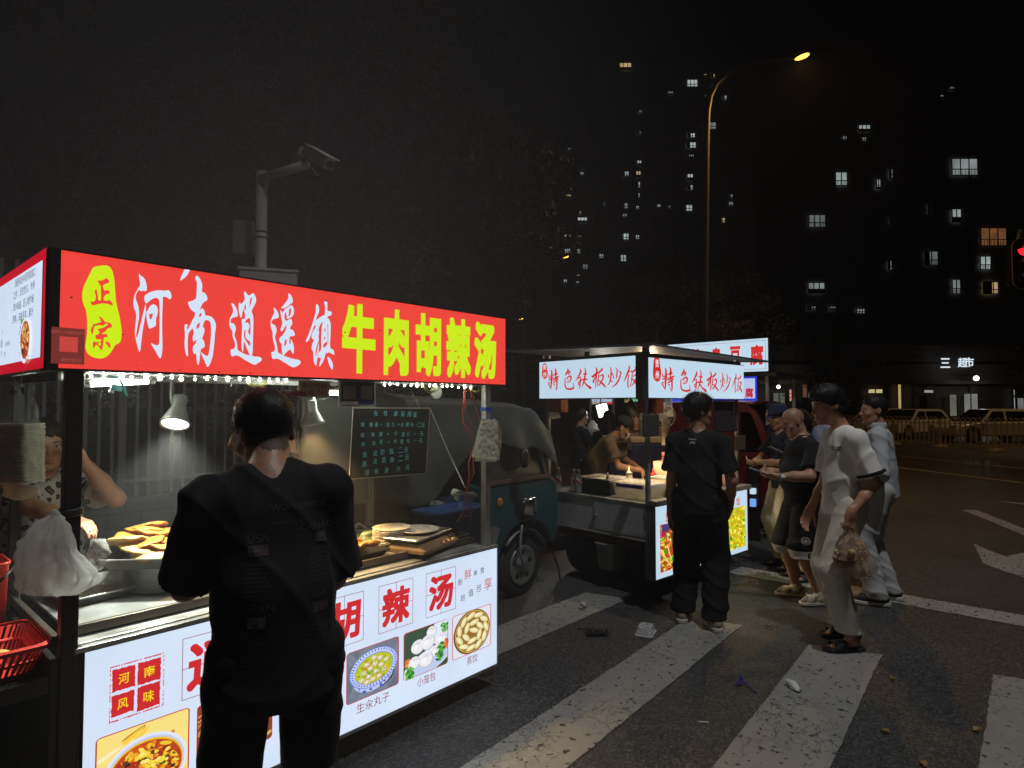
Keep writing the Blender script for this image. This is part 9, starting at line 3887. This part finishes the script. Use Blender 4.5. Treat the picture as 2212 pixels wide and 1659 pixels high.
# ---- traffic light at the right edge
tp = PF(2212,570,17)
tlg = thing('traffic_light','upright traffic light with its red lens lit','traffic light',tuple(tp))
mb = MB(Rs_,tp)
f_ = lambda s_,y: [V(x,y,z) for x,z in rrect(.66 * s_,1.42 * s_,.26 * s_,8)]
loft(mb,[f_(1,.0),f_(1,.16),f_(.9,.3)])
mb.build('housing',pbr('signal_black',(.012,.012,.012),.4),tlg)
mb = MB(Rs_,tp)
mb.tube([V(x,-.005,z) for x,z in rrect(.66,1.42,.26,8)],.014,6,closed=True)
mb.build('rim',pbr('signal_rim',(.26,.2,.18),.4),tlg,True)
for k,(nm,m_) in enumerate((('red_lens',glow('signal_red',(1.0,.015,.03),1.6,False)),('amber_lens',pbr('lens_off',(.03,.025,.02),.3)),('green_lens',pbr('lens_off',(.03,.025,.02))))):
 mb = MB(Rs_,tp)
 mb.lathe([(.165,0),(.12,.02),(0,.03)],(.0,-.003,.40 - .40 * k),22,rot_axis((1,0,0),math.radians(90)))
 mb.build(nm,m_,tlg,True)
 mb = MB(Rs_,tp)
 mb.sheet(lambda a,b: V(.175 * math.cos(math.pi * a),-.22 * b,.40 - .40 * k + .175 * math.sin(math.pi * a)),14,3)
 mb.build('visor',pbr('signal_black',(.012,.012,.012)),tlg,True,thick=.008)
mb = MB(Rs_,tp)
mb.tube([V(.5,.3,-tp[2]),V(.5,.3,1.0),V(.1,.22,1.0),V(0,.2,.6)],.06,10)
mb.build('pole',LPM,tlg,True)

# ---- litter on the asphalt
def gp(x,y):
 return PZ(*c3p(x,y),.005)


P = gp(615,668)
lb = thing('litter_box','clear plastic food box lying on the asphalt beside the second stripe','litter',tuple(P),'litter on the crossing')
Rq = rotz(.3)
mb = MB(Rq,P)
f_ = lambda s_,z,q=1: [V(x,y,z) for x,y in rrect(.155 * s_,.115 * s_,.025,4)]
loft(mb,[f_(1.12,.001),f_(1.12,.006),f_(1,.008),f_(.82,.055),f_(.78,.056)])
mb.build('tub',film('litter_film',(.7,.72,.72),.45,.12),lb)
P,Q = gp(328,650),gp(385,662)
ss = thing('litter_wrap','black plastic wrap with a stick lying by the front of the red cart','litter',tuple(P),'litter on the crossing')
mb = MB()
mb.tube([P + EZ * .004,Q + EZ * .012],.004,6)
mb.build('stick',BLACK,ss)
mb = MB()
C_ = gp(410,668)
mb.sheet(lambda a,b: C_ + FH * (b - .5) * .11 + RT * (a - .5) * .16 + EZ * (.004 + .03 * abs(nz(V(a * 5,b * 5,1),1,4))),12,10)
mb.build('wrap',pbr('wrap_black',(.02,.02,.022),.15),ss)


def crumpled(name,label,c,sx,sy,h,mat,seed):
 mb = MB()
 mb.ball(V(0,0,0),(sx,sy,h),18,11)
 out = []
 for q in mb.v:
  q = np.array(q)
  q = q * (1 + .45 * nz(unit(q),1.7,seed) + .25 * nz(unit(q),4,seed))
  out.append(tuple(q + c + EZ * h * .75))
 mb.v = out
 return tag(mb.build(name,mat),label,'litter','litter on the crossing')


TIS = pbr('tissue_white',(.66,.65,.63),.8,0,.05)
a_,b_ = gp(1212,885),gp(1268,922)
mb = MB()
mb.tube([a_ + EZ * .02,(a_ + b_) / 2 + EZ * .022,b_ + EZ * .012],[.012,.022,.007],12)
for i in range(len(mb.v)):
 q = np.array(mb.v[i])
 mb.v[i] = tuple(q + V(nz(q,40,1),nz(q,40,2),.6 * nz(q,40,3)) * .02)
tag(mb.build('paper_tissue',TIS,None,True),'white twisted tissue on the edge of the third stripe','litter','litter on the crossing')
crumpled('paper_tissue','small grey tissue ball on the first short stripe',gp(352,562),.035,.028,.03,pbr('tissue_grey',(.4,.38,.35),.8),2)
P = gp(1010,885)
pu = thing('litter_ribbon','purple plastic ribbon with a stem lying on the asphalt','litter',tuple(P),'litter on the crossing')
PUR = pbr('purple_plastic',(.035,.025,.16),.35)
mb = MB()
for (x0,y0,x1,y1) in ((1013,852,1022,885),(985,888,1030,884),(1000,898,1028,872)):
 p_,q_ = gp(x0,y0),gp(x1,y1)
 t_ = unit(q_ - p_)
 n_ = np.cross(EZ,t_) * .012
 mb.add([p_ - n_ * .2 + EZ * .012,(p_ + q_) / 2 - n_ + EZ * .006,q_ + EZ * .01,(p_ + q_) / 2 + n_ + EZ * .02],[(0,1,2,3)])
mb.build('ribbon',PUR,pu,thick=.002)
mb = MB()
mb.tube(smooth_path([gp(1024,876) + EZ * .01,gp(1050,897) + EZ * .008,gp(1080,921) + EZ * .004]),.004,6)
mb.build('stem',PUR,pu,True)
lf0 = None
LEAFD = pbr('dry_leaf',(.28,.16,.05),.6,0,.3,30)
for i,(x,y,lb_) in enumerate(((1657,862,'dry leaf right of the third stripe, beyond the others'),(1628,1088,'curled dry leaf between the third and fourth stripes'),(2013,1080,'dry leaf near the fourth stripe at the right'),(1788,1226,'dry leaf nearest to us between the stripes'),(1135,640,'dry leaf beside the second stripe behind the standing man'),(1776,402,'pale scrap on the far asphalt before the stop line'))):
 if lf0 is None:
  mb = MB()
  mb.sheet(lambda a,b: V((a - .5) * .045,(b - .5) * .03 * math.sin(math.pi * min(.98,max(.02,a))),.003 + .018 * ((b - .5) ** 2) * 4 * .5 + .006 * math.sin(a * 4)),9,5)
  o = lf0 = mb.build('dry_leaf',LEAFD,None,True,thick=.0012)
 else:
  o = lf0.copy()
  COL.objects.link(o)
 o.location = tuple(gp(x,y))
 o.rotation_euler = (0,0,i * 1.3)
 tag(o,lb_,'litter','litter on the crossing')
mb = MB()
mb.tube([gp(840,1043) + EZ * .002,gp(882,1046) + EZ * .002],.003,6)
tag(mb.build('white_stick',TIS),'thin white stick lying between the second and third stripes','litter','litter on the crossing')

HAZE = 0.00025
# ================================================================ night haze, lit by the signs and lamps
if HAZE:
 m = bpy.data.materials.new('haze')
 m.use_nodes = True
 n = m.node_tree
 n.nodes.remove(n.nodes['Principled BSDF'])
 pv = n.nodes.new('ShaderNodeVolumePrincipled')
 pv.inputs['Density'].default_value = HAZE
 pv.inputs['Color'].default_value = (.9,.9,.92,1)
 pv.inputs['Anisotropy'].default_value = 0.2
 n.links.new(pv.outputs[0],n.nodes['Material Output'].inputs['Volume'])
 mb = MB()
 mb.bb(-60,-320,-1,420,320,130)
 hz = mb.build('haze',m)
 kind(hz,'stuff')

# steam, a mist added to imitate lens flare: densest round the red cart, thinning out to nothing well inside its box
FLARE_DENSITY = 0.055
if FLARE_DENSITY:
 m = bpy.data.materials.new('flare_volume')
 m.use_nodes = True
 n = m.node_tree
 n.nodes.remove(n.nodes['Principled BSDF'])
 pv = n.nodes.new('ShaderNodeVolumePrincipled')
 pv.inputs['Color'].default_value = (.95,.93,.92,1)
 tc = n.nodes.new('ShaderNodeTexCoord')
 mp = n.nodes.new('ShaderNodeMapping')
 mp.inputs['Scale'].default_value = (1 / 3.6,1 / 3.6,1 / 3.6)
 gr_n = n.nodes.new('ShaderNodeTexGradient')
 gr_n.gradient_type = 'QUADRATIC_SPHERE'
 mu = n.nodes.new('ShaderNodeMath')
 mu.operation = 'MULTIPLY'
 mu.inputs[1].default_value = FLARE_DENSITY * 1.6
 n.links.new(tc.outputs['Object'],mp.inputs['Vector'])
 n.links.new(mp.outputs['Vector'],gr_n.inputs['Vector'])
 n.links.new(gr_n.outputs['Fac'],mu.inputs[0])
 n.links.new(mu.outputs[0],pv.inputs['Density'])
 n.links.new(pv.outputs[0],n.nodes['Material Output'].inputs['Volume'])
 mb = MB()
 mb.bb(-3.65,-3.65,-2.15,3.65,3.65,3.65)
 st_ = mb.build('flare_mist',m)
 st_.location = (1.4,3.3,2.2)
 kind(st_,'stuff')
 SC.cycles.volume_step_rate = 4.0
 SC.cycles.volume_max_steps = 64
